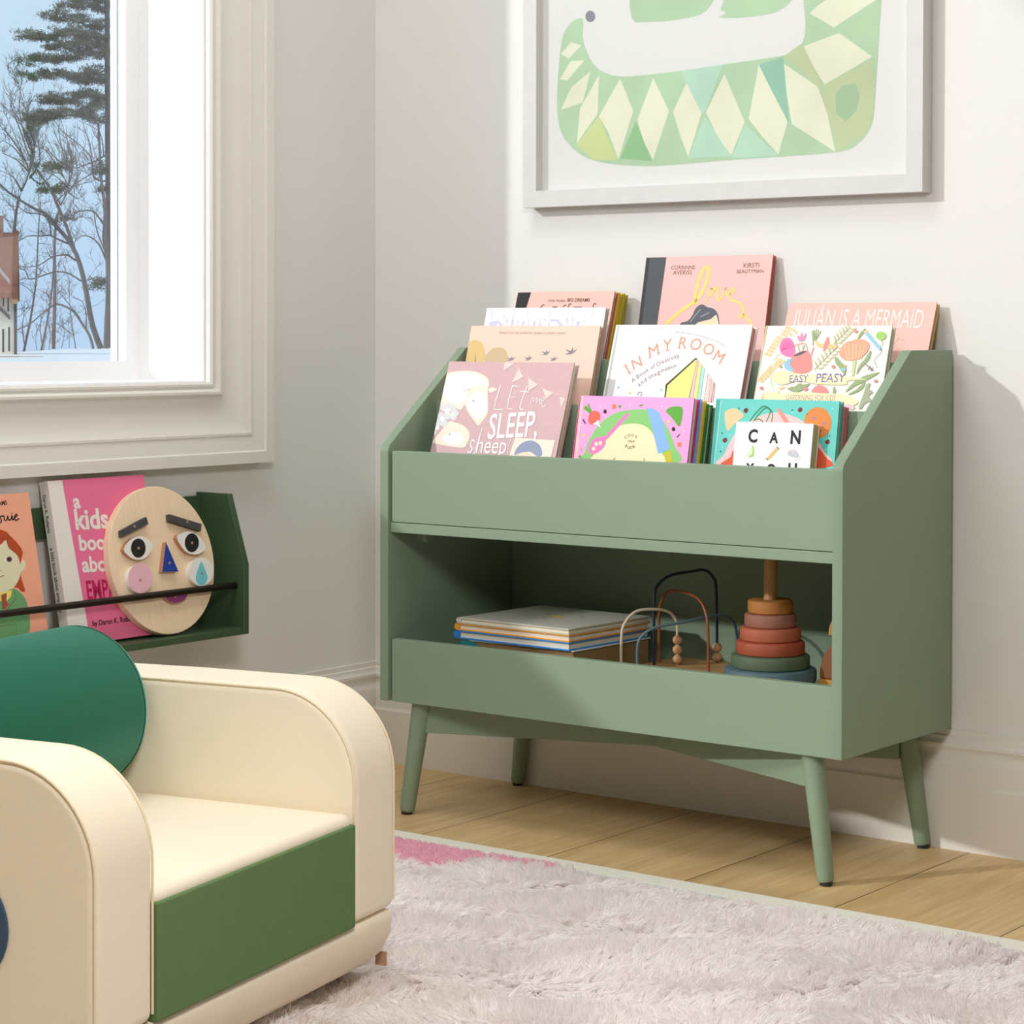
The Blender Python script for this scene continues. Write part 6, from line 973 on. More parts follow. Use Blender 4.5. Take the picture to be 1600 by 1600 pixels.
["P","crocdeep",[[181.7,54.9],[217.0,121.4],[252.4,46.8]]]]},"face":{"c":[0.0797,-0.6672,0.4614],"browL":[[-95.5,58.2],[-33.3,77.9],[-30.7,64.9],[-96.3,46.6]],"browR":[[22.8,79.3],[98.7,56.3],[94.1,44.0],[21.1,66.4]],"eyeL":[[-97.2,24.5],[-94.0,29.6],[-87.7,34.9],[-80.9,39.2],[-74.1,42.2],[-66.9,44.2],[-59.8,45.1],[-53.1,44.7],[-46.5,43.1],[-40.7,40.5],[-35.3,36.9],[-30.7,32.4],[-28.3,27.9],[-29.0,23.6],[-31.9,19.4],[-35.6,15.6],[-39.8,11.9],[-44.8,8.5],[-50.4,6.1],[-56.9,4.6],[-64.0,4.1],[-70.7,4.5],[-76.4,5.8],[-81.6,8.0],[-86.3,11.0],[-91.3,15.0],[-95.8,19.7]],"eyeR":[[31.8,36.4],[34.7,40.5],[41.0,42.6],[47.6,44.0],[53.3,45.2],[59.3,45.7],[65.7,44.9],[73.0,42.7],[80.8,39.2],[87.6,34.6],[93.8,28.1],[99.0,20.4],[100.9,13.9],[97.6,9.5],[91.1,6.3],[84.4,4.2],[78.5,2.9],[72.4,2.7],[66.2,3.4],[59.7,4.8],[53.0,7.2],[46.9,11.4],[40.4,19.1],[34.4,28.8]],"pupL":[[-46.4,23.2],[-48.3,18.1],[-51.6,13.6],[-56.1,10.2],[-61.2,8.2],[-66.6,7.8],[-71.6,9.0],[-75.8,11.7],[-78.8,15.7],[-80.3,20.5],[-80.1,25.8],[-78.3,30.9],[-75.0,35.4],[-70.5,38.8],[-65.4,40.8],[-60.0,41.3],[-55.0,40.1],[-50.7,37.4],[-47.7,33.4],[-46.2,28.5]],"pupR":[[84.1,23.3],[82.2,18.1],[78.7,13.6],[74.2,10.2],[68.9,8.2],[63.5,7.8],[58.3,9.0],[54.1,11.7],[51.1,15.7],[49.6,20.5],[49.8,25.8],[51.7,30.9],[55.1,35.4],[59.6,38.8],[64.9,40.9],[70.3,41.3],[75.5,40.1],[79.8,37.4],[82.8,33.4],[84.3,28.5]],"nose":[[4.5,30.4],[24.0,-24.0],[-14.7,-21.4]],"chL":[[-40.0,-31.0],[-41.8,-36.8],[-45.1,-42.1],[-49.5,-46.8],[-54.8,-50.5],[-60.9,-53.1],[-67.3,-54.5],[-73.7,-54.5],[-79.9,-53.3],[-85.5,-50.8],[-90.3,-47.3],[-93.9,-42.8],[-96.3,-37.6],[-97.4,-31.9],[-97.0,-26.1],[-95.1,-20.4],[-92.0,-15.1],[-87.6,-10.5],[-82.4,-6.7],[-76.4,-4.0],[-70.0,-2.6],[-63.5,-2.5],[-57.3,-3.6],[-51.6,-6.1],[-46.7,-9.6],[-43.0,-14.1],[-40.6,-19.4],[-39.5,-25.1]],"chR":[[109.6,-31.8],[107.7,-37.5],[104.3,-42.8],[99.8,-47.4],[94.2,-51.0],[87.9,-53.6],[81.3,-55.0],[74.5,-55.0],[68.1,-53.8],[62.3,-51.3],[57.3,-47.8],[53.5,-43.3],[51.0,-38.2],[50.0,-32.6],[50.4,-26.9],[52.3,-21.2],[55.6,-16.0],[60.1,-11.4],[65.6,-7.7],[71.8,-5.1],[78.4,-3.7],[85.2,-3.5],[91.7,-4.7],[97.6,-7.1],[102.6,-10.6],[106.5,-15.1],[109.0,-20.3],[110.1,-26.0]],"drop":[[82.7,-11.0],[85.2,-13.5],[87.2,-19.0],[89.0,-24.6],[90.8,-29.9],[92.4,-35.3],[92.7,-40.2],[91.1,-44.3],[88.2,-47.9],[85.1,-50.5],[82.1,-52.1],[78.8,-52.9],[75.6,-52.9],[72.1,-52.3],[68.6,-50.9],[65.9,-48.8],[64.2,-45.8],[63.3,-41.9],[63.7,-37.8],[65.8,-33.1],[69.2,-28.1],[72.7,-23.3],[76.1,-18.1],[79.6,-13.1]],"mouth":[[-17.8,-54.3],[-11.3,-54.3],[-1.3,-56.7],[9.0,-58.9],[19.9,-59.2],[31.0,-59.1],[38.2,-60.4],[39.1,-64.3],[35.9,-69.5],[31.0,-73.8],[24.4,-76.6],[15.9,-78.6],[7.8,-79.1],[0.3,-78.0],[-7.0,-75.5],[-12.6,-71.9],[-16.6,-66.0],[-19.0,-58.9]],"pegs":[[-64.8,63.3],[64.0,62.9],[-63.3,24.5],[66.8,24.1],[5.6,-7.4],[-69.2,-31.7],[79.9,-32.2],[7.3,-67.3]]},"trees":{"lean":[[0.42,0.1,[[2.79,-0.09],[2.55,0.53],[2.27,1.35],[2.1,2.14],[1.97,2.95],[1.83,3.75],[1.67,4.55],[1.47,5.33],[1.23,6.06],[0.92,6.66],[0.56,7.19],[0.1,7.71],[-0.33,8.17],[-0.62,8.52],[-0.85,8.77],[-1.09,8.88],[-1.37,8.99],[-1.79,9.22],[-2.26,9.51],[-2.75,9.82],[-3.22,10.17],[-3.64,10.58],[-3.95,10.91]]],[0.26,0.06,[[1.08,6.36],[0.95,6.79],[0.78,7.35],[0.59,7.87],[0.37,8.4],[0.13,8.98],[-0.11,9.53],[-0.28,9.95],[-0.48,10.36],[-0.84,10.87],[-1.22,11.41],[-1.53,11.91],[-1.81,12.46],[-2.07,13.18],[-2.32,13.96],[-2.61,14.8],[-2.84,15.45]]],[0.12,0.05,[[1.52,4.32],[1.21,4.55],[0.78,4.8],[0.35,4.93],[-0.12,4.95],[-0.65,4.79],[-1.16,4.6],[-1.54,4.47],[-1.82,4.45],[-1.94,4.68],[-2.04,4.97],[-2.35,5.15],[-2.64,5.27]]],[0.14,0.05,[[1.15,5.68],[0.95,5.85],[0.7,6.02],[0.53,6.04],[0.33,6.02],[0.05,6.0],[-0.26,5.93],[-0.56,5.75],[-0.86,5.55],[-1.14,5.39],[-1.45,5.28],[-1.9,5.24],[-2.27,5.24]]],[0.14,0.05,[[0.78,6.74],[0.36,6.91],[-0.11,7.11],[-0.31,7.23],[-0.48,7.3],[-0.79,7.29],[-1.15,7.25],[-1.55,7.28],[-1.97,7.24],[-2.39,6.97],[-2.71,6.71]]],[0.11,0.04,[[-0.41,7.33],[-0.43,7.6],[-0.48,7.94],[-0.57,8.23],[-0.71,8.47],[-0.89,8.61],[-1.15,8.69],[-1.55,8.71],[-1.96,8.75],[-2.22,8.94],[-2.48,9.12],[-2.96,9.18],[-3.37,9.19]]],[0.1,0.04,[[-0.11,9.46],[0.15,9.74],[0.49,10.07],[0.76,10.32],[1.08,10.54],[1.64,10.73],[2.13,10.86]]]],"right":[[0.36,0.14,[[3.13,-0.09],[3.16,0.8],[3.2,1.89],[3.25,2.63],[3.28,3.41],[3.28,4.56],[3.25,5.7],[3.13,6.51],[3.02,7.22],[3.06,7.98],[3.1,8.74],[3.04,9.53],[2.95,10.26],[2.87,10.81],[2.8,11.4],[2.76,12.33],[2.73,13.3],[2.69,14.18],[2.66,14.82]]],[0.14,0.05,[[3.1,5.85],[2.95,6.27],[2.72,6.76],[2.44,7.08],[2.12,7.29],[1.82,7.36],[1.53,7.32],[1.26,7.11],[1.08,6.9]]],[0.12,0.05,[[2.95,8.13],[2.76,8.46],[2.5,8.81],[2.26,8.96],[1.98,9.02],[1.58,8.99],[1.23,8.91],[1.09,8.76],[1.01,8.64],[0.82,8.71],[0.63,8.79],[0.5,8.68],[0.41,8.56]]],[0.12,0.05,[[3.1,6.31],[2.89,6.78],[2.65,7.37],[2.51,7.89],[2.42,8.35],[2.39,8.68],[2.39,8.89]]],[0.14,0.04,[[3.26,10.97],[2.84,10.98],[2.41,11.12],[2.29,11.6],[2.25,12.14],[2.18,12.46],[2.02,12.76],[1.68,13.14],[1.25,13.53],[0.79,13.86],[0.33,14.22],[-0.07,14.72],[-0.36,15.14]]],[0.1,0.04,[[3.3,12.78],[2.94,12.56],[2.49,12.3],[2.1,12.11],[1.71,11.97],[1.35,11.82],[0.94,11.8],[0.39,12.08],[-0.14,12.49],[-0.51,12.92],[-0.75,13.26]]],[0.1,0.04,[[3.03,11.76],[2.65,11.63],[2.18,11.43],[1.74,11.16],[1.33,10.86],[0.92,10.59],[0.63,10.38]]],[0.1,0.03,[[2.25,12.53],[2.16,13.07],[2.02,13.7],[1.87,14.12],[1.72,14.48],[1.62,14.92],[1.56,15.26]]],[0.1,0.03,[[3.03,12.54],[2.97,13.07],[2.88,13.72],[2.72,14.25],[2.57,14.73],[2.47,15.19],[2.41,15.52]]]],"slim":[[0.18,0.06,[[-2.17,-0.4],[-2.09,-0.02],[-1.98,0.51],[-1.87,1.05],[-1.75,1.64],[-1.64,2.33],[-1.53,3.01],[-1.45,3.58],[-1.38,4.15],[-1.34,4.79],[-1.3,5.51],[-1.26,6.35],[-1.23,7.17],[-1.19,7.86],[-1.15,8.46],[-1.11,9.03],[-1.07,9.45]]],[0.09,0.03,[[-2.09,0.05],[-2.17,0.57],[-2.24,1.19],[-2.21,1.65],[-2.12,2.02],[-1.93,2.3],[-1.75,2.48]]],[0.06,0.03,[[-1.46,3.39],[-1.64,3.59],[-1.9,3.84],[-2.22,4.02],[-2.49,4.14]]],[0.05,0.03,[[-1.23,6.72],[-0.87,6.73],[-0.49,6.65],[-0.37,6.31],[-0.34,5.97]]],[0.05,0.02,[[-1.6,2.55],[-1.87,2.54],[-2.2,2.51],[-2.49,2.45],[-2.71,2.4]]]],"arch":[[0.2,0.07,[[2.26,-0.09],[2.18,0.29],[2.04,0.74],[1.88,1.04],[1.67,1.35],[1.38,1.82],[1.07,2.26],[0.77,2.5],[0.48,2.64],[0.21,2.75],[-0.05,2.79],[-0.25,2.72],[-0.49,2.56],[-0.86,2.27],[-1.24,1.95],[-1.49,1.71],[-1.75,1.49],[-2.19,1.27],[-2.57,1.11]]],[0.1,0.03,[[1.82,1.12],[1.83,1.52],[1.82,2.04],[1.75,2.53],[1.59,2.95],[1.25,3.16],[0.92,3.25]]],[0.08,0.03,[[1.14,-0.09],[1.04,0.62],[0.92,1.5],[0.84,2.16],[0.77,2.79],[0.73,3.56],[0.7,4.16]]],[0.07,0.03,[[1.07,0.74],[0.82,0.94],[0.47,1.2],[0.03,1.49],[-0.34,1.73]]],[0.07,0.03,[[1.44,1.88],[0.99,2.46],[0.48,3.09],[0.23,3.43],[0.03,3.55],[-0.24,3.27],[-0.49,3.01],[-0.63,3.32],[-0.71,3.69]]]],"fan":[[0.3,0.16,[[-2.9,-0.25],[-2.85,1.42],[-2.8,3.38],[-2.79,4.62],[-2.8,5.65],[-2.81,6.68],[-2.82,7.61],[-2.77,8.39],[-2.7,9.05],[-2.58,9.63],[-2.48,10.03]]],[0.13,0.025,[[-2.36,10.42],[-2.58,10.86],[-2.89,11.35],[-3.31,11.59],[-3.66,11.72]]],[0.13,0.025,[[-2.36,10.42],[-2.09,10.97],[-1.86,11.67],[-2.0,12.24],[-2.28,12.84],[-2.57,13.6],[-2.89,14.39],[-3.23,15.14],[-3.49,15.7]]],[0.13,0.025,[[-1.86,11.67],[-1.74,12.38],[-1.67,13.24],[-1.85,13.85],[-2.12,14.4],[-2.43,14.93],[-2.73,15.56],[-3.0,16.64],[-3.19,17.58]]],[0.13,0.025,[[-1.86,11.67],[-1.68,12.17],[-1.52,12.85],[-1.5,13.61],[-1.59,14.41],[-1.82,15.13],[-2.12,15.96],[-2.5,17.34],[-2.8,18.52]]],[0.13,0.025,[[-1.82,11.28],[-1.47,11.78],[-1.13,12.47],[-1.17,13.23],[-1.28,14.03],[-1.22,14.91],[-1.13,15.6]]],[0.13,0.025,[[-2.13,12.45],[-2.46,12.88],[-2.89,13.37],[-3.32,13.66],[-3.65,13.83]]],[0.13,0.025,[[-2.28,12.84],[-2.7,13.46],[-3.19,14.15],[-3.55,14.53],[-3.8,14.76]]],[0.13,0.025,[[-1.82,11.44],[-1.52,11.14],[-1.14,10.9],[-0.75,11.11],[-0.44,11.39]]],[0.13,0.025,[[-1.59,12.85],[-1.79,13.23],[-2.05,13.86],[-2.32,14.78],[-2.5,15.88],[-2.42,17.18],[-2.27,18.22]]],[0.13,0.025,[[-1.86,11.67],[-2.2,12.07],[-2.66,12.52],[-3.21,12.8],[-3.65,12.97]]],[0.13,0.025,[[-1.51,13.63],[-1.66,14.12],[-1.82,14.8],[-1.91,15.65],[-1.97,16.36]]]],"pine":[[0.5,0.3,[[3.48,-0.06],[3.43,3.89],[3.37,8.61],[3.33,11.96],[3.3,14.91],[3.28,17.8],[3.27,20.41],[3.27,22.71],[3.28,24.33]]],[0.12,0.03,[[3.27,20.48],[2.56,20.53],[1.72,20.6],[1.17,20.69],[0.65,20.72],[0.07,20.54],[-0.58,20.37],[-1.5,20.45],[-2.27,20.56]]],[0.12,0.03,[[3.27,21.27],[2.57,21.3],[1.73,21.38],[1.18,21.55],[0.65,21.74],[-0.11,21.86],[-0.73,21.93]]],[0.12,0.03,[[3.27,19.31],[2.59,19.39],[1.72,19.42],[1.0,19.22],[0.18,18.99],[-1.06,18.89],[-2.12,18.85]]],[0.12,0.03,[[3.27,17.73],[2.61,17.7],[1.72,17.7],[0.78,17.84],[-0.2,17.96],[-1.24,17.88],[-2.04,17.76]]],[0.12,0.03,[[3.11,16.47],[2.49,16.7],[1.72,16.83],[1.12,16.52],[0.49,16.18],[-0.4,16.2],[-1.13,16.3]]],[0.12,0.03,[[3.11,14.9],[2.34,15.18],[1.33,15.41],[0.36,15.31],[-0.59,15.14],[-1.55,15.1],[-2.28,15.1]]],[0.12,0.03,[[-0.59,15.22],[-0.85,15.08],[-1.13,14.89],[-1.28,14.67],[-1.36,14.5]]],[0.12,0.03,[[3.27,22.45],[2.67,22.5],[1.88,22.56],[1.06,22.56],[0.42,22.55]]],[0.12,0.03,[[3.27,23.07],[2.57,23.13],[1.73,23.18],[1.09,23.17],[0.65,23.15]]],[0.12,0.03,[[3.27,15.85],[2.93,15.97],[2.49,16.07],[2.06,15.95],[1.72,15.81]]],[0.12,0.03,[[3.27,19.93],[2.37,20.0],[1.26,20.03],[0.29,19.9],[-0.43,19.75]]],[0.12,0.03,[[3.27,18.44],[2.93,18.29],[2.49,18.11],[2.02,17.96],[1.64,17.85]]]],"pinelow":[[0.05,0.02,[[1.1,11.72],[0.58,11.81],[-0.06,11.86],[-0.63,11.71],[-1.06,11.53]]],[0.05,0.02,[[0.63,10.46],[0.05,10.43],[-0.6,10.37],[-0.95,10.24],[-1.14,10.12]]],[0.05,0.02,[[3.49,11.61],[3.24,11.7],[2.95,11.76],[2.76,11.6],[2.64,11.44]]],[0.05,0.02,[[0.63,8.66],[0.24,8.46],[-0.14,8.26]]],[0.05,0.02,[[3.49,10.5],[3.18,10.42],[2.87,10.34]]],[0.05,0.02,[[3.32,4.18],[3.01,4.29],[2.64,4.32],[2.34,4.03],[2.12,3.71]]]],"scrub":[[0.05,0.02,[[-0.94,-0.25],[-0.86,0.19],[-0.79,0.74],[-0.86,1.22],[-0.94,1.57]]],[0.05,0.02,[[-0.2,-0.17],[-0.29,0.24],[-0.35,0.74],[-0.24,1.18],[-0.12,1.5]]],[0.05,0.02,[[-0.57,-0.25],[-0.52,0.38],[-0.49,1.12],[-0.6,1.66],[-0.72,2.03]]],[0.05,0.02,[[0.25,-0.1],[0.37,0.34],[0.47,0.89],[0.41,1.45],[0.33,1.88]]],[0.05,0.02,[[-1.39,-0.25],[-1.43,0.08],[-1.46,0.51],[-1.39,0.94],[-1.31,1.27]]],[0.05,0.02,[[0.77,-0.09],[0.78,0.47],[0.77,1.12],[0.7,1.58],[0.62,1.88]]]]}}''')

_glyphs = {}


def glyph(txt, bold):
    k = (txt, bold)
    if k not in _glyphs:
        cu = bpy.data.curves.new('lettering', 'FONT')
        cu.body = txt
        cu.size = 1.0
        cu.offset = bold
        cu.resolution_u = 3
        cu.fill_mode = 'FRONT'
        ob = bpy.data.objects.new('lettering', cu)
        COL.objects.link(ob)
        bpy.context.view_layer.update()
        me = ob.evaluated_get(bpy.context.evaluated_depsgraph_get()).to_mesh()
        vs = [(v.co.x, v.co.y) for v in me.vertices]
        fs = [list(p.vertices) for p in me.polygons]
        _glyphs[k] = (vs, fs)
        ob.evaluated_get(bpy.context.evaluated_depsgraph_get()).to_mesh_clear()
        bpy.data.objects.remove(ob)
        bpy.data.curves.remove(cu)
    return _glyphs[k]


def draw(mb, art, inkf=ink, W=None, H=None, y0=0.0, step=0.000012, base=0.00025):
    """adds printed shapes, in mm on the local X-Z plane, facing -Y"""
    bm = mb.bm
    for i, it in enumerate(art):
        y = y0 - base - step * i
        kind, col = it[0], it[1]
        k = mb.mi(inkf(col))

        def V(u, v):
            u, v = u / 1000, v / 1000
            if W is not None:
                u = min(max(u, .0004), W - .0004)
                v = min(max(v, .0004), H - .0004)
            return bm.verts.new((u, y, v))
        new = []
        if kind == 'P':
            pts = [p for q, p in enumerate(it[2]) if q == 0 or (abs(p[0] - it[2][q - 1][0]) + abs(p[1] - it[2][q - 1][1])) > .05]
            if len(pts) > 2:
                q2 = [Vector((min(max(p[0], .4), W * 1000 - .4), min(max(p[1], .4), H * 1000 - .4))) if W else Vector(p) for p in pts]
                cv, _, cf = delaunay_2d_cdt(q2, [], [list(range(len(q2)))], 1, 1e-3)[:3]
                vv = [V(p.x, p.y) for p in cv]
                for t_ in cf:
                    try:
                        new.append(bm.faces.new([vv[j] for j in t_]))
                    except Exception:
                        pass
        elif kind == 'L':
            P = [Vector((p[0], p[1])) for p in it[2]]
            hw = it[3] * 500
            prev = None
            for q in range(len(P)):
                d = P[min(q + 1, len(P) - 1)] - P[max(q - 1, 0)]
                if d.length < 1e-4:
                    continue
                d.normalize()
                nn = Vector((-d.y, d.x)) * hw
                e = P[q] + (d * hw * .6 if q == len(P) - 1 else (-d * hw * .6 if q == 0 else Vector((0, 0))))
                pr = (V(*(e + nn)), V(*(e - nn)))
                if prev:
                    try:
                        new.append(bm.faces.new((prev[0], prev[1], pr[1], pr[0])))
                    except Exception:
                        pass
                prev = pr
        else:
            if kind == 'T':
                _, _, txt, A, B2, vs, bold = it
                gv, gf = glyph(txt, bold)
                x0 = min(p[0] for p in gv); x1 = max(p[0] for p in gv)
                d = Vector((B2[0] - A[0], B2[1] - A[1]))
                s = d.length / (x1 - x0)
                d.normalize()
                sv = s * vs
                o = Vector(A)
            else:
                _, _, txt, A, dr, hh, bold = it
                gv, gf = glyph(txt, bold)
                x0 = min(p[0] for p in gv); x1 = max(p[0] for p in gv)
                d = Vector(dr).normalized()
                s = sv = hh / 0.72
                o = Vector(A) - d * (x1 - x0) * s / 2
            nn = Vector((-d.y, d.x))
            vv = []
            for (gx, gy) in gv:
                p = o + d * (gx - x0) * s + nn * gy * sv
                vv.append(V(p.x, p.y))
            for f in gf:
                try:
                    new.append(bm.faces.new([vv[j] for j in f]))
                except Exception:
                    pass
        for f in new:
            f.material_index = k
            f.normal_update()
            if f.normal.y > 0:
                f.normal_flip()


# ------------------------------------------------------------------ books
M_page = mat('book_pages', (232, 224, 204), 0.8, noise=0.1, nscale=60, stretch=(.2, 60, .2))
M_page_tan = mat('board_pages', (196, 176, 128), 0.7)
M_page_shaded = mat('shaded_pages', (150, 122, 80), 0.8)  # shade on the fore-edge is put into this brown


def make_book(name, label, spec, cover, edge=None, spine=None, pages=None, art=None, rounded=False, group=None, noise=0.03, flat=False):
    """root at the lower left corner of the front cover; local X along the cover, Z up it, Y into the book"""
    wd, h, t = spec['w'], spec['h'], spec['t']
    root = thing(name, label, 'book', spec['root'], (-math.radians(spec['tilt']), 0, PI / 2 if spec['wall'] else 0), group)
    if spec['wall']:
        root.rotation_mode = 'XYZ'
        Rm = Matrix.Rotation(PI / 2, 3, 'Z') @ Matrix.Rotation(-math.radians(spec['tilt']), 3, 'X')
        root.rotation_euler = Rm.to_euler()
    mc = mat('cover_%d_%d_%d' % tuple(cover), cover, 0.5, noise=noise, nscale=90, spec=0.35)
    me_ = mat('cover_%d_%d_%d' % tuple(edge), edge, 0.5, spec=0.35) if edge else mc
    ms = mat('cover_%d_%d_%d' % tuple(spine), spine, 0.5, spec=0.35) if spine else me_
    bt = .0022
    mb = MB()
    # the front face takes the cover colour, board edges and back their own
    for (ya, yb) in ((0, bt), (t - bt, t)):
        v0 = len(mb.bm.faces)
        mb.box(0, wd, ya, yb, 0, h, me_)
        mb.bm.faces.ensure_lookup_table()
        if ya == 0:
            for f in mb.bm.faces[v0:]:
                f.normal_update()
                if abs(f.normal.y) > .9 and f.calc_center_median().y < .0001:
                    f.material_index = mb.mi(mc)
    mb.box(0, .0018, bt, t - bt, 0, h, ms)
    if art:
        draw(mb, art, W=wd, H=h)
    mb_o = mb.build('cover', None, root, smooth=False)
    p = MB(); p.box(.0018, wd - (.0035 if not rounded else .0006), bt, t - bt, .003 if not rounded else .0006, h - (.003 if not rounded else .0006))
    p.build('page_block', pages or M_page, root, smooth=False)
    return root


def behind(spec, t_new, w=None, h=None, floor=None, dx=0.0):
    """pose of a book standing right behind another one in the same compartment"""
    th = math.radians(spec['tilt'])
    n = Vector((0, -math.cos(th), math.sin(th)))
    v = Vector((0, math.sin(th), math.cos(th)))
    P = Vector(spec['root']) - n * spec['t']
    zt = floor + t_new * math.sin(th)
    P = P + v * ((zt - P.z) / v.z)
    P.x += dx
    return dict(root=tuple(P), w=w or spec['w'], h=h or spec['h'], t=t_new, tilt=spec['tilt'], wall=False)


# ------------------------------------------------------------------ bookcase
M_green = mat('sage_lacquer', (137, 157, 133), 0.45, spec=0.25, bump=0.015, bscale=300)
M_foot = mat('black_glide', (40, 42, 38), 0.6)
CX0, CX1, CYF, CYB = 0.3492, 1.2912, -0.391, -0.0176
ZB, ZS, ZT, TP = 0.2052, 0.6621, 0.84, 0.0185
case = thing('kids_bookcase', 'sage green bookcase with sloped sides and splayed legs against the wall', 'bookcase', (0.82, -0.204, 0))
ox, oy = 0.82, -0.204


def rel(q):
    return (q[0] - ox, q[1] - ox, q[2] - oy, q[3] - oy, q[4], q[5])


def rounded(pts, rad, seg=5):
    out = []
    n = len(pts)
    for i, p in enumerate(pts):
        r = rad.get(i, 0)
        if not r:
            out.append(p)
            continue
        P = Vector(p); A = Vector(pts[i - 1]); B2 = Vector(pts[(i + 1) % n])
        a = (A - P).normalized(); c = (B2 - P).normalized()
        ang = a.angle(c)
        d = r / math.tan(ang / 2)
        s, e2 = P + a * d, P + c * d
        for j in range(seg + 1):
            t = j / seg
            q = (s * (1 - t) ** 2 + P * 2 * t * (1 - t) + e2 * t ** 2)
            out.append((q.x, q.y))
    return out


side = rounded([(CYF - oy, ZB), (CYF - oy, ZS), (-0.166 - oy, ZT), (CYB - oy, ZT), (CYB - oy, ZB)], {1: .02, 2: .012})
for (xa, xb) in ((CX0, CX0 + TP), (CX1 - TP, CX1)):
    b = MB(); b.prism(side, 'x', xa - ox, xb - ox)
    b.build('side_panel', M_green, case, bevel=.0012, seg=2)
XI0, XI1 = CX0 + TP + .0002, CX1 - TP - .0002
YP = -0.385
part('front_panel', M_green, case, rel((XI0 + .004, XI1 - .001, YP, YP + .018, .5275, .655)), bevel=.0012)
part('shelf_board', M_green, case, rel((XI0 + .001, XI1, YP, -.024, .5085, .5265)), bevel=.0012)
part('lower_front_panel', M_green, case, rel((XI0 + .004, XI1 - .001, YP, YP + .018, .2045, .317)), bevel=.0012)
part('base_board', M_green, case, rel((XI0, XI1, YP + .019, -.024, .246, .262)), bevel=.0008)
part('back_panel', M_green, case, rel((XI0, XI1, -.0235, -.0182, ZB, ZT - .004)))
part('tier_divider', M_green, case, rel((XI0, XI1, -.255, -.246, .527, .742)), bevel=.001)
part('tier_divider', M_green, case, rel((XI0, XI1, -.150, -.141, .527, .82)), bevel=.001)
part('tier_floor', M_green, case, rel((XI0, XI1, -.2455, -.1505, .618, .63)))
part('tier_floor', M_green, case, rel((XI0, XI1, -.1405, -.024, .688, .70)))
# wooden blocks under the shelf board
M_block = mat('grey_block', (150, 146, 136), 0.5)
part('support_block', M_block, case, rel((.585, .66, -.062, -.0245, .470, .508)), bevel=.002)
b = MB(); b.lathe([(.0, 0), (.011, 0), (.0125, .003), (.0125, .018), (.011, .0215), (0.0, .0215)], (0, 0, 0), 20)
o = b.build('shelf_peg', M_green, case)
o.location = (CX0 + TP - ox, -.30 - oy, .4975)
o.rotation_euler = (0, PI / 2, 0)
# legs with glides
for sx_ in (0, 1):
    for sy_ in (0, 1):
        fx = (CX0 + .0412) if sx_ == 0 else (CX1 - .0412)
        fy = (CYF + .0266) if sy_ == 0 else (CYB - .0168)
        tx = fx + (.03 if sx_ == 0 else -.03)
        ty = fy + (.008 if sy_ == 0 else -.008)
        b = MB()
        zs = [.006, .008, .012, ZB + (.0405 if True else 0)]
        P0 = Vector((fx - ox, fy - oy, 0)); P1 = Vector((tx - ox, ty - oy, ZB))
        pts = [P0.lerp(P1, (z) / ZB) for z in zs]
        b.tube(pts, [.0118, .0130, .0136, .0192], 28)
        lg = b.build('leg', M_green, case, ang=50)
        g = MB(); g.lathe([(0, 0), (.0095, 0), (.010, .001), (.010, .0065), (0, .0065)], (fx - ox, fy - oy, .0003), 24)
        g.build('foot_glide', M_foot, lg)
# crossed stretchers under the case
for (sx_, nm) in ((1, 0), (-1, 1)):
    A = Vector((-.396 * sx_, -.148, 0)); B2 = Vector((.396 * sx_, .148, 0))
    d = (B2 - A).normalized(); n = Vector((-d.y, d.x, 0)) * .009
    z0 = .150
    cuts = [(A, B2)] if nm == 0 else [(A, A.lerp(B2, .4775)), (A.lerp(B2, .5225), B2)]
    b = MB()
    for (a_, b_) in cuts:
        b.prism([(a_ + n).to_2d()[:], (b_ + n).to_2d()[:], (b_ - n).to_2d()[:], (a_ - n).to_2d()[:]], 'z', z0, ZB + .0395)
    b.build('stretcher', M_green, case, bevel=.001)

# ------------------------------------------------------------------ books in the bookcase
F1, F2, F3 = .5283, .6303, .7003
A_ = ART
make_book('picture_book', 'dusty pink picture book lettered SLEEP with a white sheep, front tier left', A_['sleep'], (212, 174, 176), (198, 170, 164), art=A_['sleep']['art'], noise=.08)
make_book('picture_book', 'bright pink book with a green arch and COOK IN A BOOK lettering', A_['cook'], (246, 165, 218), (190, 50, 110), (205, 30, 95), art=A_['cook']['art'])
k1 = behind(A_['cook'], .016, h=.230, floor=F1, dx=.004)
make_book('picture_book', 'blue-topped yellow book standing right behind the bright pink COOK book', k1, (105, 150, 225), (212, 178, 40))
k2 = behind(k1, .015, h=.222, floor=F1, dx=.004)
make_book('picture_book', 'dark green book at the back of the stack behind the bright pink COOK book', k2, (40, 120, 60), (30, 105, 50))
make_book('picture_book', 'turquoise book with an orange biscuit, standing behind the small white CAN book', A_['teal'], (104, 206, 196), (60, 160, 150), (70, 170, 160), art=A_['teal']['art'])
k3 = behind(A_['teal'], .012, h=.222, floor=F1, dx=.003)
make_book('picture_book', 'dull rose book hidden behind the turquoise biscuit book, only its edge showing', k3, (196, 120, 120), (186, 104, 108))
make_book('board_book', 'small white board book lettered CAN with a pear, pencil and mouse', A_['can'], (246, 245, 243), (246, 245, 243), pages=M_page_tan, art=A_['can']['art'], rounded=True)
make_book('picture_book', 'peach picture book with grey geese flying past golden trees, middle tier', A_['geese'], (244, 210, 190), (198, 152, 132), art=A_['geese']['art'])
make_book('picture_book', 'white and lilac book sticking up behind the peach geese book', A_['sunny'], (228, 230, 236), (184, 184, 180), art=A_['sunny']['art'])
make_book('picture_book', 'white book lettered IN MY ROOM with a striped house shape', A_['room'], (238, 238, 242), (232, 230, 230), pages=mat('rose_pages', (214, 150, 142), 0.8), art=A_['room']['art'], noise=0.0)
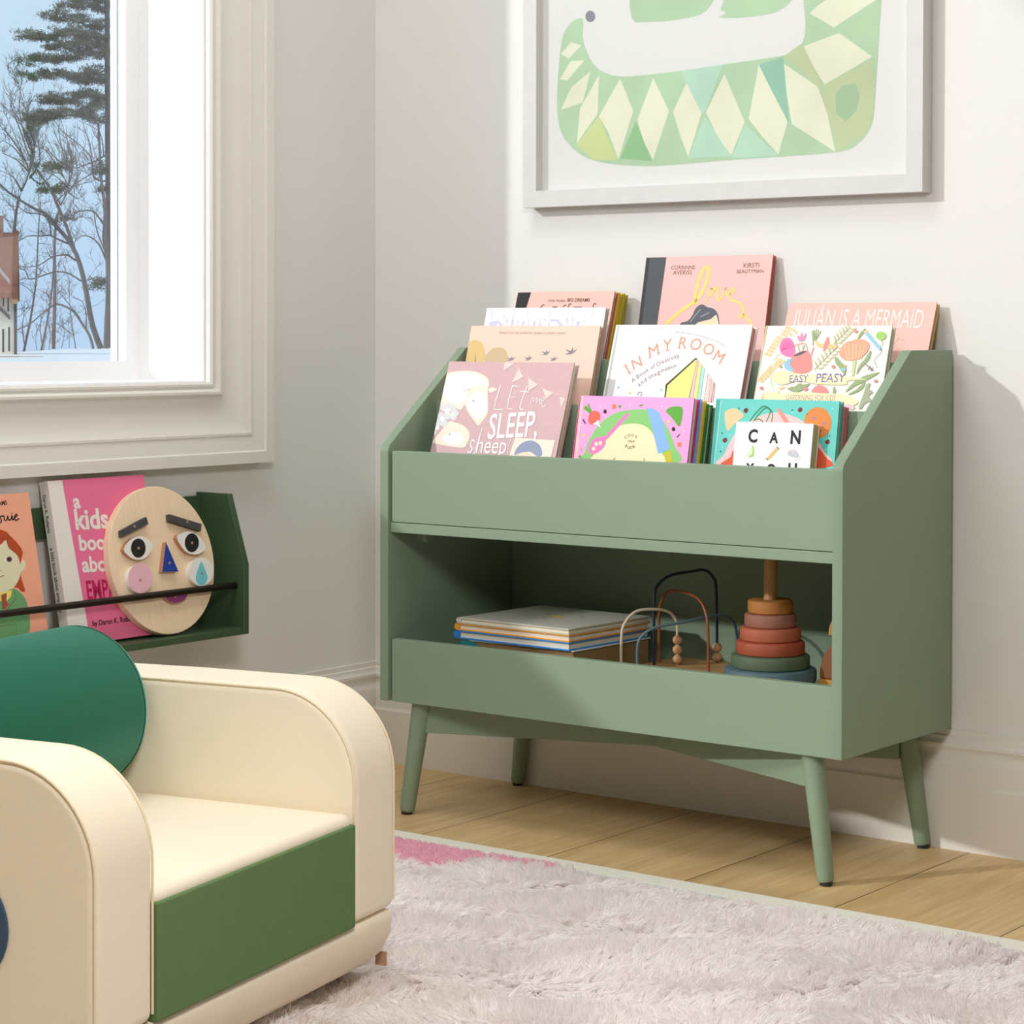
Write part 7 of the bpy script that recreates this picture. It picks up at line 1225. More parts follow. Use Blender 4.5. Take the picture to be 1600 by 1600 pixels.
make_book('picture_book', 'cream book covered in painted flowers with EASY PEASY on a ribbon', A_['easy'], (244, 240, 230), (198, 194, 174), art=A_['easy']['art'], noise=0.0)
make_book('picture_book', 'pink book with a black spine band, BIG DREAMS lettering, back tier left', A_['lp'], (242, 194, 182), (186, 112, 98), (20, 20, 20), art=A_['lp']['art'])
k4 = behind(A_['lp'], .012, h=.250, floor=F3, dx=.003)
make_book('picture_book', 'ochre yellow book directly behind the pink black-spined BIG DREAMS book', k4, (214, 186, 40), (206, 176, 30))
k5 = behind(k4, .0115, h=.248, floor=F3, dx=.003)
make_book('picture_book', 'olive green book at the back of the stack behind the BIG DREAMS book', k5, (176, 166, 40), (168, 158, 32))
make_book('picture_book', 'tall pink book with a charcoal spine and yellow handwritten love, tallest of all', A_['love'], (241, 190, 184), (190, 100, 86), (48, 50, 54), art=A_['love']['art'])
make_book('picture_book', 'pale pink book with white MERMAID lettering, back tier right', A_['jul'], (240, 194, 182), (200, 164, 114), art=A_['jul']['art'])

# ------------------------------------------------------------------ flat stack in the cubby
CF = .2623


def flat_book(label, c, z0, t, wx, dy, ang, cover, pages=None, spine=None, art=None):
    root = thing('picture_book', label, 'book', (c[0], c[1], z0), (0, 0, math.radians(ang)), 'books lying flat in the cubby')
    mc = mat('cover_%d_%d_%d' % tuple(cover), cover, 0.5, spec=0.35)
    ms = mat('cover_%d_%d_%d' % tuple(spine), spine, 0.5, spec=0.35) if spine else mc
    bt = .0022
    mb = MB()
    mb.box(-wx / 2, wx / 2, -dy / 2, dy / 2, 0, bt, mc)
    mb.box(-wx / 2, wx / 2, -dy / 2, dy / 2, t - bt, t, mc)
    mb.tube([(-wx / 2, -dy / 2, t / 2), (-wx / 2, dy / 2, t / 2)], t / 2, 12, ms)
    if art:
        for (px_, py_, r, col) in art:
            k = mb.mi(ink(col))
            f = mb.bm.faces.new([mb.bm.verts.new((px_ + r * math.cos(a), py_ + .6 * r * math.sin(a), t + .0004)) for a in [2 * PI * i / 12 for i in range(12)]])
            f.material_index = k
    mb.build('cover', None, root, ang=40)
    p = MB(); p.box(-wx / 2 + .002, wx / 2 - .003, -dy / 2 + .003, dy / 2 - .003, bt, t - bt)
    p.build('page_block', pages or M_page, root, smooth=False)


sc = (.607, -.214)
flat_book('thick white-covered book at the bottom of the flat stack in the cubby', (sc[0] + .012, sc[1] + .002), CF, .058, .236, .232, -1, (244, 246, 246), M_page_shaded, (40, 130, 130))
flat_book('bright blue book lying between the orange and the white book', (sc[0], sc[1]), CF + .0582, .0145, .256, .235, -2.2, (48, 140, 220))
flat_book('orange-edged book lying on the blue book in the cubby stack', (sc[0], sc[1] + .001), CF + .0729, .0125, .256, .235, -2.4, (238, 164, 62))
flat_book('pale grey book on top of the flat stack in the cubby', (sc[0] + .002, sc[1]), CF + .0856, .0105, .252, .235, -2.4, (206, 204, 190), art=[(.005, .0, .016, 'yellow'), (-.03, .02, .004, 'slate'), (.04, .03, .004, 'slate'), (.0, -.03, .003, 'slate'), (-.05, -.02, .003, 'slate')])

# ------------------------------------------------------------------ bead maze
M_oak = mat('toy_beech', (196, 152, 100), 0.55, noise=.15, nscale=8, stretch=(1, 10, 10))
bm_ = thing('bead_maze', 'bead maze toy with four bent coloured wires on a wooden base', 'toy', (.865, -.165, CF))
b = MB(); b.box(-.095, .085, -.095, .105, .0, .022)
b.build('base', M_oak, bm_, bevel=.006, seg=3)


def bez(pts, n=8):
    P = [Vector(p) for p in pts]
    out = []
    for i in range(len(P) - 1):
        p0, p1, p2, p3 = P[max(i - 1, 0)], P[i], P[i + 1], P[min(i + 2, len(P) - 1)]
        for j in range(n):
            t = j / n
            out.append(.5 * ((2 * p1) + (-p0 + p2) * t + (2 * p0 - 5 * p1 + 4 * p2 - p3) * t * t + (-p0 + 3 * p1 - 3 * p2 + p3) * t ** 3))
    out.append(P[-1])
    return out


def wire(pts, col, nm):
    b = MB(); b.tube(bez([(p[0] - .865, p[1] + .165, p[2] - CF) for p in pts], 7), .0026, 10)
    return b.build('wire', mat(nm, col, 0.35), bm_)


zb_ = CF + .0215
wire([(.776, -.245, zb_), (.776, -.245, .33), (.778, -.24, .36), (.789, -.22, .3815), (.808, -.19, .3845), (.822, -.165, .378), (.828, -.15, .36), (.829, -.148, .33), (.829, -.148, zb_)], (222, 206, 184), 'cream_wire')
wire([(.796, -.172, zb_), (.796, -.172, .40), (.80, -.165, .425), (.813, -.148, .440), (.835, -.12, .446), (.850, -.095, .448), (.862, -.085, .436), (.866, -.08, .41), (.868, -.079, zb_)], (40, 48, 66), 'navy_wire')
wire([(.790, -.148, zb_), (.792, -.150, .37), (.800, -.152, .398), (.820, -.16, .414), (.865, -.18, .417), (.905, -.2, .411), (.926, -.21, .392), (.934, -.214, .36), (.936, -.215, zb_)], (150, 84, 50), 'rust_wire')
wire([(.815, -.252, zb_), (.815, -.252, .325), (.82, -.245, .345), (.836, -.225, .359), (.862, -.19, .365), (.885, -.15, .372), (.902, -.12, .374), (.914, -.10, .362), (.918, -.095, .335), (.918, -.094, zb_)], (100, 122, 134), 'slate_wire')
M_bead = mat('bead_wood', (206, 160, 116), 0.5)
for (x, y, z) in ((.829, -.148, CF + .0312), (.829, -.148, CF + .0485), (.829, -.148, CF + .0658), (.868, -.079, CF + .0312), (.868, -.079, CF + .0485), (.918, -.094, CF + .0312)):
    b = MB(); b.sphere((x - .865, y + .165, z - CF), .0086, None, 10)
    b.build('bead', M_bead, bm_, ang=60)

# ------------------------------------------------------------------ ring stacker
rs = thing('ring_stacker', 'wooden peg toy stacked with six matte rings, amber on top', 'toy', (1.049, -.2, CF))
b = MB(); b.lathe([(0, 0), (.072, 0), (.076, .003), (.076, .018), (.073, .0215), (0, .0215)], n=48)
b.build('base', mat('ring_slate', (96, 118, 124), .55), rs)
b = MB(); b.lathe([(0, .0215), (.0115, .0215), (.0115, .226), (.010, .2285), (0, .229)], n=28)
b.build('peg', mat('peg_beech', (200, 150, 92), .5, noise=.2, nscale=30, stretch=(6, 6, .5)), rs)
z = .0217
for (r, col) in ((.0775, (86, 112, 120)), (.066, (92, 108, 82)), (.0578, (172, 84, 56)), (.0512, (186, 100, 70)), (.0438, (160, 106, 86)), (.0382, (190, 124, 60))):
    b = MB()
    hh = .0226
    b.lathe([(.0122, z), (r - .004, z), (r - .001, z + .0015), (r, z + .004), (r, z + hh - .004), (r - .001, z + hh - .0015), (r - .004, z + hh), (.0122, z + hh)], n=48)
    b.build('ring', mat('ring_%d_%d_%d' % col, col, .6), rs)
    z += hh + .0002
# ------------------------------------------------------------------ dome stacker
ds = thing('stacking_arches', 'stack of rounded amber, tan and brown wooden arches beside the cubby wall', 'toy', (1.197, -.15, CF))
y0_, y1_ = -.03, .03


def arch(name, z0_, r, hgt, col):
    b = MB()
    b.prism([(r * math.cos(t), z0_ + hgt * math.sin(t) ** .8 if math.sin(t) > 0 else z0_) for t in [PI * i / 18 for i in range(19)]], 'y', y0_, y1_)
    b.build(name, mat('arch_%d_%d_%d' % col, col, .6), ds, bevel=.003)


b = MB(); b.box(-.068, .068, -.032, .032, 0, .030)
b.build('base', mat('arch_base', (196, 140, 60), .6), ds, bevel=.003)
arch('arch', .0303, .066, .072, (140, 88, 50))
arch('arch', .1025, .05, .046, (196, 150, 92))
arch('arch', .1487, .036, .022, (190, 92, 60))

# ------------------------------------------------------------------ framed print
pf = thing('framed_print', 'large silver-white framed print of a pale green crocodile on the wall', 'picture', (.8214, 0, 1.106))
FX0, FX1, FZ0, FZ1, FWD = -.4208, .4208, 0.0, 1.06, .031
M_frame = mat('brushed_frame', (214, 212, 210), .45, noise=.08, nscale=30, stretch=(1, 20, 1), bump=.1, bscale=120, spec=.5)
b = MB()
prof = [(0, -.001), (0, -.035), (FWD, -.035), (FWD, -.010), (FWD - .004, -.010), (FWD - .004, -.001)]
cs = [(FX0, FZ0, 1, 1), (FX1, FZ0, -1, 1), (FX1, FZ1, -1, -1), (FX0, FZ1, 1, -1)]
rings = [[b.bm.verts.new((x + sx_ * d, y, z + sz * d)) for d, y in prof] for (x, z, sx_, sz) in cs]
for i in range(4):
    A, B2 = rings[i], rings[(i + 1) % 4]
    for j in range(len(prof)):
        jj = (j + 1) % len(prof)
        b.bm.faces.new((A[j], A[jj], B2[jj], B2[j]))
b.build('frame', M_frame, pf, smooth=False)
b = MB(); b.box(FX0 + FWD - .003, FX1 - FWD + .003, -.014, -.004, FWD - .003, FZ1 - FWD + .003, mat('print_paper', (230, 229, 225), .8, spec=.1))
sh = []
for it in A_['print']['art']:
    q = json.loads(json.dumps(it))
    q[2] = [[p[0] + (.4297 - .8214) * 1000, p[1] + .0310 * 1000] for p in q[2]]
    sh.append(q)
draw(b, sh, croc_ink, y0=-.014)
b.build('print', None, pf, smooth=False)
b = MB(); b.box(FX0 + FWD - .002, FX1 - FWD + .002, -.0245, -.0225, FWD - .002, FZ1 - FWD + .002)
b.build('glazing', glass('picture_glass', 1.0), pf, smooth=False)

# ------------------------------------------------------------------ wall ledge
M_dgreen = mat('forest_lacquer', (66, 90, 62), 0.4, spec=.45)
M_rod = mat('dark_bronze', (46, 38, 30), 0.35, metal=.6)
SY0, SY1 = -1.45, -.508
ws = thing('wall_shelf', 'dark green wall-mounted book ledge with a bronze rail below the window', 'shelf', (0, -.95, .317))
oy2, oz2 = -.95, .317
endp = [(.0005, .0), (.124, .0), (.124, .127), (.082, .2545), (.0005, .2545)]
for (ya, yb) in ((SY1, SY1 + .013), (SY0 - .013, SY0)):
    b = MB(); b.prism(endp, 'y', ya - oy2, yb - oy2)
    b.build('end_panel', M_dgreen, ws, bevel=.0012)
part('ledge_board', M_dgreen, ws, (.0005, .123, SY0 - oy2, SY1 - oy2, 0, .0125), bevel=.001)
part('back_rail', M_dgreen, ws, (.0005, .0125, SY0 - oy2, SY1 - oy2, .194, .248), bevel=.001)
b = MB(); b.tube([(.102, SY0 - oy2, .0885), (.102, SY1 - oy2, .0885)], .0062, 16)
b.build('rod', M_rod, ws)

make_book('picture_book', 'thick pink and white book about empathy behind the wooden face on the ledge', A_['kids'], (238, 116, 158), (240, 236, 228), (236, 232, 224), art=A_['kids']['art'])
make_book('picture_book', 'peach book showing a red-haired person in a green jacket on the ledge', A_['bowie'], (244, 172, 142), (232, 160, 130), art=A_['bowie']['art'])
# lettering along the visible spine of the thick pink book
kb = [o for o in bpy.data.objects if o.name.startswith('picture_book') and 'empathy' in o.get('label', '')][0]
for txt, va, vb in (('Daron K. Roberts', .262, .196), ('a kids book about empathy', .170, .058)):
    mb = MB()
    k = mb.mi(ink('black'))
    gv, gf = glyph(txt, .01)
    x1 = max(p[0] for p in gv)
    s = (va - vb) / x1
    vv = [mb.bm.verts.new((-.0003, .0165 - (p[1] * s * 1.25), va - p[0] * s)) for p in gv]
    for f in gf:
        try:
            mb.bm.faces.new([vv[j] for j in f])
        except Exception:
            pass
    mb.build('spine_lettering', None, kb, smooth=False)

# wooden face
fc = A_['face']
fcx = Vector(fc['c']) + Vector((-.0006, 0, .0014))
face = thing('wooden_face_toy', 'round beech wood face puzzle with blue nose and teardrop on the ledge', 'toy', fcx)
face.rotation_euler = (Matrix.Rotation(PI / 2, 3, 'Z') @ Matrix.Rotation(-math.radians(12), 3, 'X')).to_euler()
M_beech = mat('face_beech', (252, 221, 188), .55, noise=.12, nscale=14, stretch=(14, 4, 1.2))
b = MB(); n_ = 64
b.prism([(.1255 * math.cos(2 * PI * i / n_), .1326 * math.sin(2 * PI * i / n_)) for i in range(n_)], 'y', 0, .016)
b.build('face_disc', M_beech, face, bevel=.0015)
M_peg = mat('wood_peg', (190, 140, 110), .5)


def piece(name, pts, m, h=.009, m_side=None, parent=None, y=0.0):
    b = MB()
    b.prism([(p[0] / 1000, p[1] / 1000) for p in pts], 'y', y - h, y, m_side or m)
    b.bm.normal_update()
    bmesh.ops.recalc_face_normals(b.bm, faces=b.bm.faces)
    k = b.mi(m)
    for f in b.bm.faces:
        if f.normal.y < -.9:
            f.material_index = k
    return b.build(name, None, parent or face, ang=30)


def peg(i, parent, y):
    p = fc['pegs'][i]
    b = MB(); b.lathe([(0, y - .0006), (.0026, y - .0006), (.0026, y), (0, y)], (p[0] / 1000, 0, p[1] / 1000), 14, axis='y')
    b.build('peg', M_peg, parent)


M_brow = mat('brow_charcoal', (70, 70, 70), .6)
M_bw = mat('toy_white', (240, 238, 232), .5)
M_bk = mat('toy_black', (22, 22, 22), .5)
for nm, key, m, side, pi_ in (('eyebrow', 'browL', M_brow, None, 0), ('eyebrow', 'browR', M_brow, None, 1), ('nose', 'nose', mat('nose_blue', (24, 62, 160), .5), M_peg, 4), ('cheek', 'chL', mat('cheek_pink', (240, 188, 200), .5), M_bw, 5), ('mouth', 'mouth', mat('mouth_purple', (140, 62, 122), .5), M_peg, 7)):
    o = piece(nm, fc[key], m, .0095, side)
    peg(pi_, o, -.0095)
for key, pk, pi_ in (('eyeL', 'pupL', 2), ('eyeR', 'pupR', 3)):
    o = piece('eye', fc[key], M_bw, .0095, M_peg)
    piece('pupil', fc[pk], M_bk, .0006, None, o, -.0095)
    peg(pi_, o, -.0101)
o = piece('cheek', fc['chR'], M_bw, .0095)
piece('teardrop', fc['drop'], mat('tear_aqua', (120, 204, 216), .5), .0006, None, o, -.0095)
peg(6, o, -.0101)

# ------------------------------------------------------------------ foam chair
M_cream = mat('cream_canvas', (247, 235, 212), .9, noise=.03, nscale=6, bump=.25, bscale=900, spec=.15, sheen=.1)
M_cgreen = mat('olive_canvas', (104, 132, 86), .9, noise=.06, nscale=60, bump=.25, bscale=900, spec=.15)
M_blue = mat('navy_canvas', (70, 92, 116), .9, bump=.2, bscale=900, spec=.15)
M_thread = mat('cream_seam', (240, 226, 198), .9)
CO, CA = (1.1560, -1.5339), math.radians(11.95)
hw, aw, za, rr = .221, .109, .4095, .1184
chair = thing('rocking_armchair', 'cream canvas child armchair with a green front panel on the pink rug', 'chair', (CO[0], CO[1], 0.008), (0, 0, CA))
zl = -.008
arm_prof = [(-.004, .112)] + [(-.004 - rr + rr * math.cos(t), za - rr + rr * math.sin(t)) for t in [PI / 2 * i / 14 for i in range(15)]] + [(-.30, za), (-.58, za - .004), (-.62, za - .012), (-.64, za - .04), (-.645, .112)]
arm_prof = [(x, z + zl) for x, z in arm_prof]
for (ya, yb, sg) in ((hw + .001, hw + aw, 1), (-hw - aw, -hw - .001, -1)):
    b = MB()
    b.prism(arm_prof, 'y', ya, yb)
    a_o = b.build('armrest', M_cream, chair, bevel=.013, seg=4)
    for ys in (ya + .0016, yb - .0016):
        b = MB()
        ins = [(p[0] - .0035 if i < 4 else p[0] - .003, ys, p[1] - .0035) for i, p in enumerate(arm_prof[:18])]
        ins[0] = (ins[0][0], ins[0][1], ins[0][2] + .012)
        b.tube([(q[0] + .001, q[1], q[2] + .0005) for q in ins], .0016, 6)
        b.build('piping', M_thread, a_o)
    if sg < 0:
        pb = MB(); pb.lathe([(0, 0), (.063, 0), (.064, -.002), (.0625, -.0035), (0, -.0045)], (-.181, ya + .0005, .224 + zl), 40, axis='y')
        pb.build('eye_patch', M_blue, a_o)
base_prof = [(-.640, .111), (-.640, .075), (-.625, .045), (-.59, .022), (-.53, .010), (-.42, .0085), (-.2, .0085), (-.12, .012), (-.075, .020), (-.042, .035), (-.02, .054), (-.008, .078), (-.004, .111)]
b = MB(); b.prism([(x, z + zl) for x, z in base_prof], 'y', -hw - aw, hw + aw)
b.build('rocker_base', M_cream, chair, bevel=.012, seg=4)
b = MB(); b.box(-.52, -.006, -hw, hw, .1125 + zl, .2555 + zl)
b.build('seat', M_cream, chair, bevel=.012, seg=4)
b = MB(); b.box(-.02, -.0015, -hw + .0008, hw - .0008, .1112 + zl, .2425 + zl)
b.build('front_panel', M_cgreen, chair, bevel=.003, seg=2)
b = MB(); b.box(-.635, -.523, -hw, hw, .1125 + zl, .43 + zl)
b.build('backrest', M_cream, chair, bevel=.03, seg=5)
b = MB(); b.box(-.034, -.018, hw + aw - .001, hw + aw + .0015, .032 + zl + .0, .05 + zl)
b.build('tag', mat('brown_tag', (188, 148, 124), .9), chair)
# bolster cushion lying on the seat
bc = thing('bolster_cushion', 'dark green cylindrical bolster cushion lying across the cream armchair', 'cushion', (CO[0] + math.cos(CA) * -.4125, CO[1] + math.sin(CA) * -.4125, .2575), (0, 0, CA))
M_bol = mat('emerald_canvas', (32, 100, 77), .85, bump=.25, bscale=1000, spec=.2, noise=.04, nscale=50, sheen=1.0, sheen_tint=(150, 225, 205))  # strong aqua sheen stands in for window backlight along the top
L2, R_ = hw - .003, .1085
b = MB()
b.lathe([(0, -L2), (R_ * .72, -L2 + .001), (R_ - .014, -L2 + .006), (R_ - .003, -L2 + .016), (R_, -L2 + .03), (R_, L2 - .03), (R_ - .003, L2 - .016), (R_ - .014, L2 - .006), (R_ * .72, L2 - .001), (0, L2)], (0, 0, R_), 64, axis='y')
b.build('cushion_body', M_bol, bc, ang=60)
for s in (-1, 1):
    b = MB()
    b.tube([((R_ - .0012) * math.cos(t), s * (L2 - .024), R_ + (R_ - .0012) * math.sin(t)) for t in [2 * PI * i / 48 for i in range(48)]], .0016, 6, closed=True)
    b.build('piping', mat('emerald_piping', (36, 88, 68), .9), bc)

# ------------------------------------------------------------------ rug
rug = thing('shaggy_rug', 'blush pink shaggy rug with a cream woven border and a pink scallop', 'rug', (1.3, -1.25, 0))
ro = (1.3, -1.25)
M_weave = mat('woven_border', (252, 246, 228), .9, noise=.16, nscale=420, bump=.8, bscale=420, spec=.1)
RXA, RXB, RYA, RYB = .12, 2.6, -2.15, -.4965
b = MB()
ys = -.563
b.box(RXA - ro[0], RXB - ro[0], RYA - ro[1], RYB - ro[1], .0005, .0062)
b.build('backing', M_weave, rug, bevel=.002)
b = MB(); b.box(RXA + .04 - ro[0], RXB - .04 - ro[0], ys - .002 - ro[1], ys + .012 - ro[1], .006, .0074)
b.build('binding_strip', mat('binding_grey', (214, 218, 220), .9), rug)
PINK = [(.30, -.555), (.50, -.570), (.56, -.572), (.69, -.574), (.86, -.556), (.905, -.590), (.872, -.628), (.80, -.604), (.755, -.615), (.748, -.690), (.715, -.722), (.66, -.712), (.60, -.700), (.52, -.72), (.40, -.66), (.30, -.60)]


def in_poly(x, y, P):
    c = np.zeros(len(x), bool)
    j = len(P) - 1
    for i in range(len(P)):
        xi, yi = P[i]
        xj, yj = P[j]
        c ^= ((yi > y) != (yj > y)) & (x < (xj - xi) * (y - yi) / (yj - yi + 1e-12) + xi)
        j = i
    return c


def pile(name, xy, length, lean, rad, m, strands, spread):
    """tufts of yarn standing on the rug: strands of one tuft share a lean"""
    n = len(xy)
    N = n * strands
    base = np.repeat(xy, strands, 0) + rng.normal(0, spread, (N, 2))
    L = np.repeat(length, strands) * rng.uniform(.8, 1.15, N)
    ln = np.repeat(lean, strands, 0) - (base - np.repeat(xy, strands, 0)) * 14 + rng.normal(0, .09, (N, 2))
    K = 5
    t = np.linspace(0, 1, K)[None, :, None]
    P = np.zeros((N, K, 3))
    P[:, :, :2] = base[:, None, :] + (ln * L[:, None])[:, None, :] * (t ** 1.7) + rng.normal(0, .0007, (N, K, 2)) * t
    P[:, :, 2] = .0055 + (L[:, None] * (t[:, :, 0] - .28 * np.clip(np.linalg.norm(ln, axis=1), 0, 1.6)[:, None] * t[:, :, 0] ** 2.2))
    P[:, :, 0] -= ro[0]
    P[:, :, 1] -= ro[1]
    cu = bpy.data.hair_curves.new(name)
    cu.add_curves([K] * N)
    cu.attributes['position'].data.foreach_set('vector', P.astype(np.float32).ravel())
    ra = cu.attributes.get('radius') or cu.attributes.new('radius', 'FLOAT', 'POINT')
    rv = (rad * np.array([1.0, 1.05, 1.0, .85, .35]))[None, :] * rng.uniform(.8, 1.2, (N, 1))
    ra.data.foreach_set('value', rv.astype(np.float32).ravel())
    cu.materials.append(m)
    o = link(name, cu, rug)
    o['kind'] = 'stuff'
    return o


def lowfreq(x, y, k, seed):
    r = np.random.default_rng(seed)
    v = np.zeros(len(x))
    for i in range(7):
        a = r.uniform(0, 2 * PI)
        f = k * r.uniform(.6, 1.8)
        v += np.sin((x * math.cos(a) + y * math.sin(a)) * f + r.uniform(0, 6.28))
    return v / 2.6


sp = .0088
gx, gy = np.meshgrid(np.arange(RXA + .05, 2.35, sp), np.arange(-2.0, ys - .004, sp))
gx = gx.ravel() + rng.normal(0, sp * .32, gx.size)
gy = gy.ravel() + rng.normal(0, sp * .32, gy.size)
# the pile is left out where the chair stands on it
dx, dy = gx - CO[0], gy - CO[1]
cn = dx * math.cos(CA) + dy * math.sin(CA)
cs_ = -dx * math.sin(CA) + dy * math.cos(CA)
keep = ~((cn < -.085) & (cn > -.65) & (np.abs(cs_) < .315))
gx, gy = gx[keep], gy[keep]
PINK2 = [(.55 + (px_ - .55) * 1.05, -.63 + (py_ + .63) * 1.22) for px_, py_ in PINK]
pk = in_poly(gx, gy, PINK2)
edge = np.clip((ys - .004 - gy) / .06, 0, 1)
ang = lowfreq(gx, gy, 14, 3) * 1.4 + 1.0 * lowfreq(gx, gy, 40, 5) + rng.normal(0, .55, gx.size)
mag = np.clip(.62 + .38 * lowfreq(gx, gy, 26, 9) + rng.normal(0, .22, gx.size), .05, 1.3)
lean = np.stack([np.cos(ang), np.sin(ang)], 1) * mag[:, None]
lean[:, 1] -= (1 - edge) * 1.1
ln_ = (.026 + .007 * lowfreq(gx, gy, 18, 11)) * (.30 + .70 * edge) * rng.uniform(.75, 1.2, gx.size)
ln_ = np.clip(ln_, .009, .042)


def yarn(name, rgb):
    m = bpy.data.materials.new(name)
    m.use_nodes = True
    t = m.node_tree
    t.nodes.remove(t.nodes['Principled BSDF'])
    col = (lin(rgb[0]), lin(rgb[1]), lin(rgb[2]), 1)
    a = t.nodes.new('ShaderNodeBsdfDiffuse')
    b2 = t.nodes.new('ShaderNodeBsdfTranslucent')
    a.inputs[0].default_value = col
    b2.inputs[0].default_value = col
    mx = t.nodes.new('ShaderNodeMixShader')
    mx.inputs[0].default_value = 0.42
    t.links.new(a.outputs[0], mx.inputs[1])
    t.links.new(b2.outputs[0], mx.inputs[2])
    t.links.new(mx.outputs[0], t.nodes['Material Output'].inputs[0])
    return m


M_pile = yarn('blush_yarn', (255, 251, 250))
M_pilep = yarn('pink_yarn', (255, 216, 230))
pile('shag_pile', np.stack([gx, gy], 1)[~pk], ln_[~pk], lean[~pk], .00105, M_pile, 11, .0034)
sp2 = .0045
hx, hy = np.meshgrid(np.arange(.3, .92, sp2), np.arange(-.74, -.55, sp2))
hx = hx.ravel() + rng.normal(0, sp2 * .3, hx.size)
hy = hy.ravel() + rng.normal(0, sp2 * .3, hy.size)
q_ = in_poly(hx, hy, PINK)
hx, hy = hx[q_], hy[q_]
pile('pink_pile', np.stack([hx, hy], 1), np.full(len(hx), .0125), rng.normal(0, .25, (len(hx), 2)), .0011, M_pilep, 5, .0018)

# ------------------------------------------------------------------ outdoors
AZ = Vector((-.752534, .658553, 0)); RT = Vector((.658553, .752534, 0))
C0 = Vector((CAM.x, CAM.y, 0))
b = MB()
P = [C0 + AZ * d + RT * l for l, d in ((-150, 2), (-150, 108), (-16, 112), (-2.6, 119), (1.4, 158), (40, 190), (150, 190), (150, 2))]
P = [(min(p.x, -.7), p.y) for p in P]
b.prism(P, 'z', -.6, -.115)
M_snow = mat('snow', (255, 251, 244), .9, noise=.05, nscale=.3)
g = structure('ground', b, M_snow, smooth=False)
b = MB()
for (l0, l1, d0, d1) in ((-3.2, -1.6, 96, 101), (-1.6, -.6, 97.5, 100)):
    P = [C0 + AZ * d + RT * l for l, d in ((l0, d0), (l1, d0), (l1, d1), (l0, d1))]
    b.prism([(p.x, p.y) for p in P], 'z', -.115, -.108)
o = b.build('dry_grass_verge', mat('dry_grass', (196, 170, 130), .95, noise=.4, nscale=1.5), None, smooth=False)
o['kind'] = 'structure'


class Net:
    def __init__(self):
        self.v, self.f = [], []

    def limb(self, P, R0, R1, n=5):
        k0 = None
        m_ = len(P)
        prev = None
        for i, p in enumerate(P):
            d = (P[min(i + 1, m_ - 1)] - P[max(i - 1, 0)])
            if d.length < 1e-6:
                d = Vector((0, 0, 1))
            d.normalize()
            a = AZ if abs(d.dot(AZ)) < .9 else RT
            u = d.cross(a).normalized(); v = d.cross(u)
            r = R0 + (R1 - R0) * i / (m_ - 1)
            k = len(self.v)
            for j in range(n):
                t = 2 * PI * j / n
                q = p + (u * math.cos(t) + v * math.sin(t)) * r
                self.v.append(q[:])
            if k0 is not None:
                for j in range(n):
                    self.f.append((k0 + j, k0 + (j + 1) % n, k + (j + 1) % n, k + j))
            k0 = k

    def build(self, name, m, parent):
        me = bpy.data.meshes.new(name)
        me.from_pydata(self.v, [], self.f)
        me.materials.append(m)
        for p in me.polygons:
            p.use_smooth = True
        return link(name, me, parent)


def to3(pl, D, jit=0.0):
    out = []
    dz = 0
    for l, u in pl:
        out.append(C0 + AZ * (D + dz) + RT * l + Vector((0, 0, u)))
        dz += random.uniform(-jit, jit)
    return out


def grow(net, P, r, level, dens, up=.35):
    """side shoots along a limb, then shoots on those"""
    L = sum((P[i + 1] - P[i]).length for i in range(len(P) - 1))
    n = int(L * dens)
    for _ in range(n):
        t = random.uniform(.12, 1.0) * (len(P) - 1)
        i = min(int(t), len(P) - 2)
        p = P[i].lerp(P[i + 1], t - i)
        d = (P[i + 1] - P[i]).normalized()
        side = RT * random.uniform(-1, 1) + AZ * random.uniform(-.8, .8) + Vector((0, 0, random.uniform(-.3, 1)))
        dr = (d * .5 + side.normalized() * .9).normalized()
        ln = L * random.uniform(.1, .3) * (1.1 if level else .9)
        ln = min(max(ln, .5), 3.6)
        Q = [p]
        for s in range(5):
            dr = (dr + Vector((random.uniform(-.3, .3), random.uniform(-.3, .3), up * random.uniform(-.4, .9)))).normalized()
            Q.append(Q[-1] + dr * ln / 5)
        rr_ = r * .45
        net.limb(Q, max(rr_, .016), .008, 3)
        if level > 0:
            grow(net, Q, rr_, level - 1, dens * 2.0, up)


M_bark = mat('grey_bark', (116, 104, 98), .95, noise=.3, nscale=2)
M_bark2 = mat('pale_bark', (132, 118, 110), .95, noise=.3, nscale=2)


def bare_tree(key, name, label, D, dens, level, m, jit=.25, up=.35, shift=0.0, mirror=None):
    data = A_['trees'][key]
    if mirror is not None:
        data = [[a, c, [[2 * mirror - l, u] for l, u in q]] for a, c, q in data]
    data = [[a, c, [[l + shift, u] for l, u in q]] for a, c, q in data]
    P0 = to3(data[0][2], D)[0]
    root = thing(name, label, 'tree', (P0.x, P0.y, -.115), group=None)
    for i, (ra, rb, pl) in enumerate(data):
        net = Net()
        P = to3(pl, D, jit if i else .05)
        P = [p - root.location for p in P]
        net.limb(P, ra * .5, rb * .5, 7)
        grow(net, P, max(rb * .35, .02), level, dens * (.6 if i == 0 else 1), up)
        net.build('branch' if i else 'trunk', m, root)


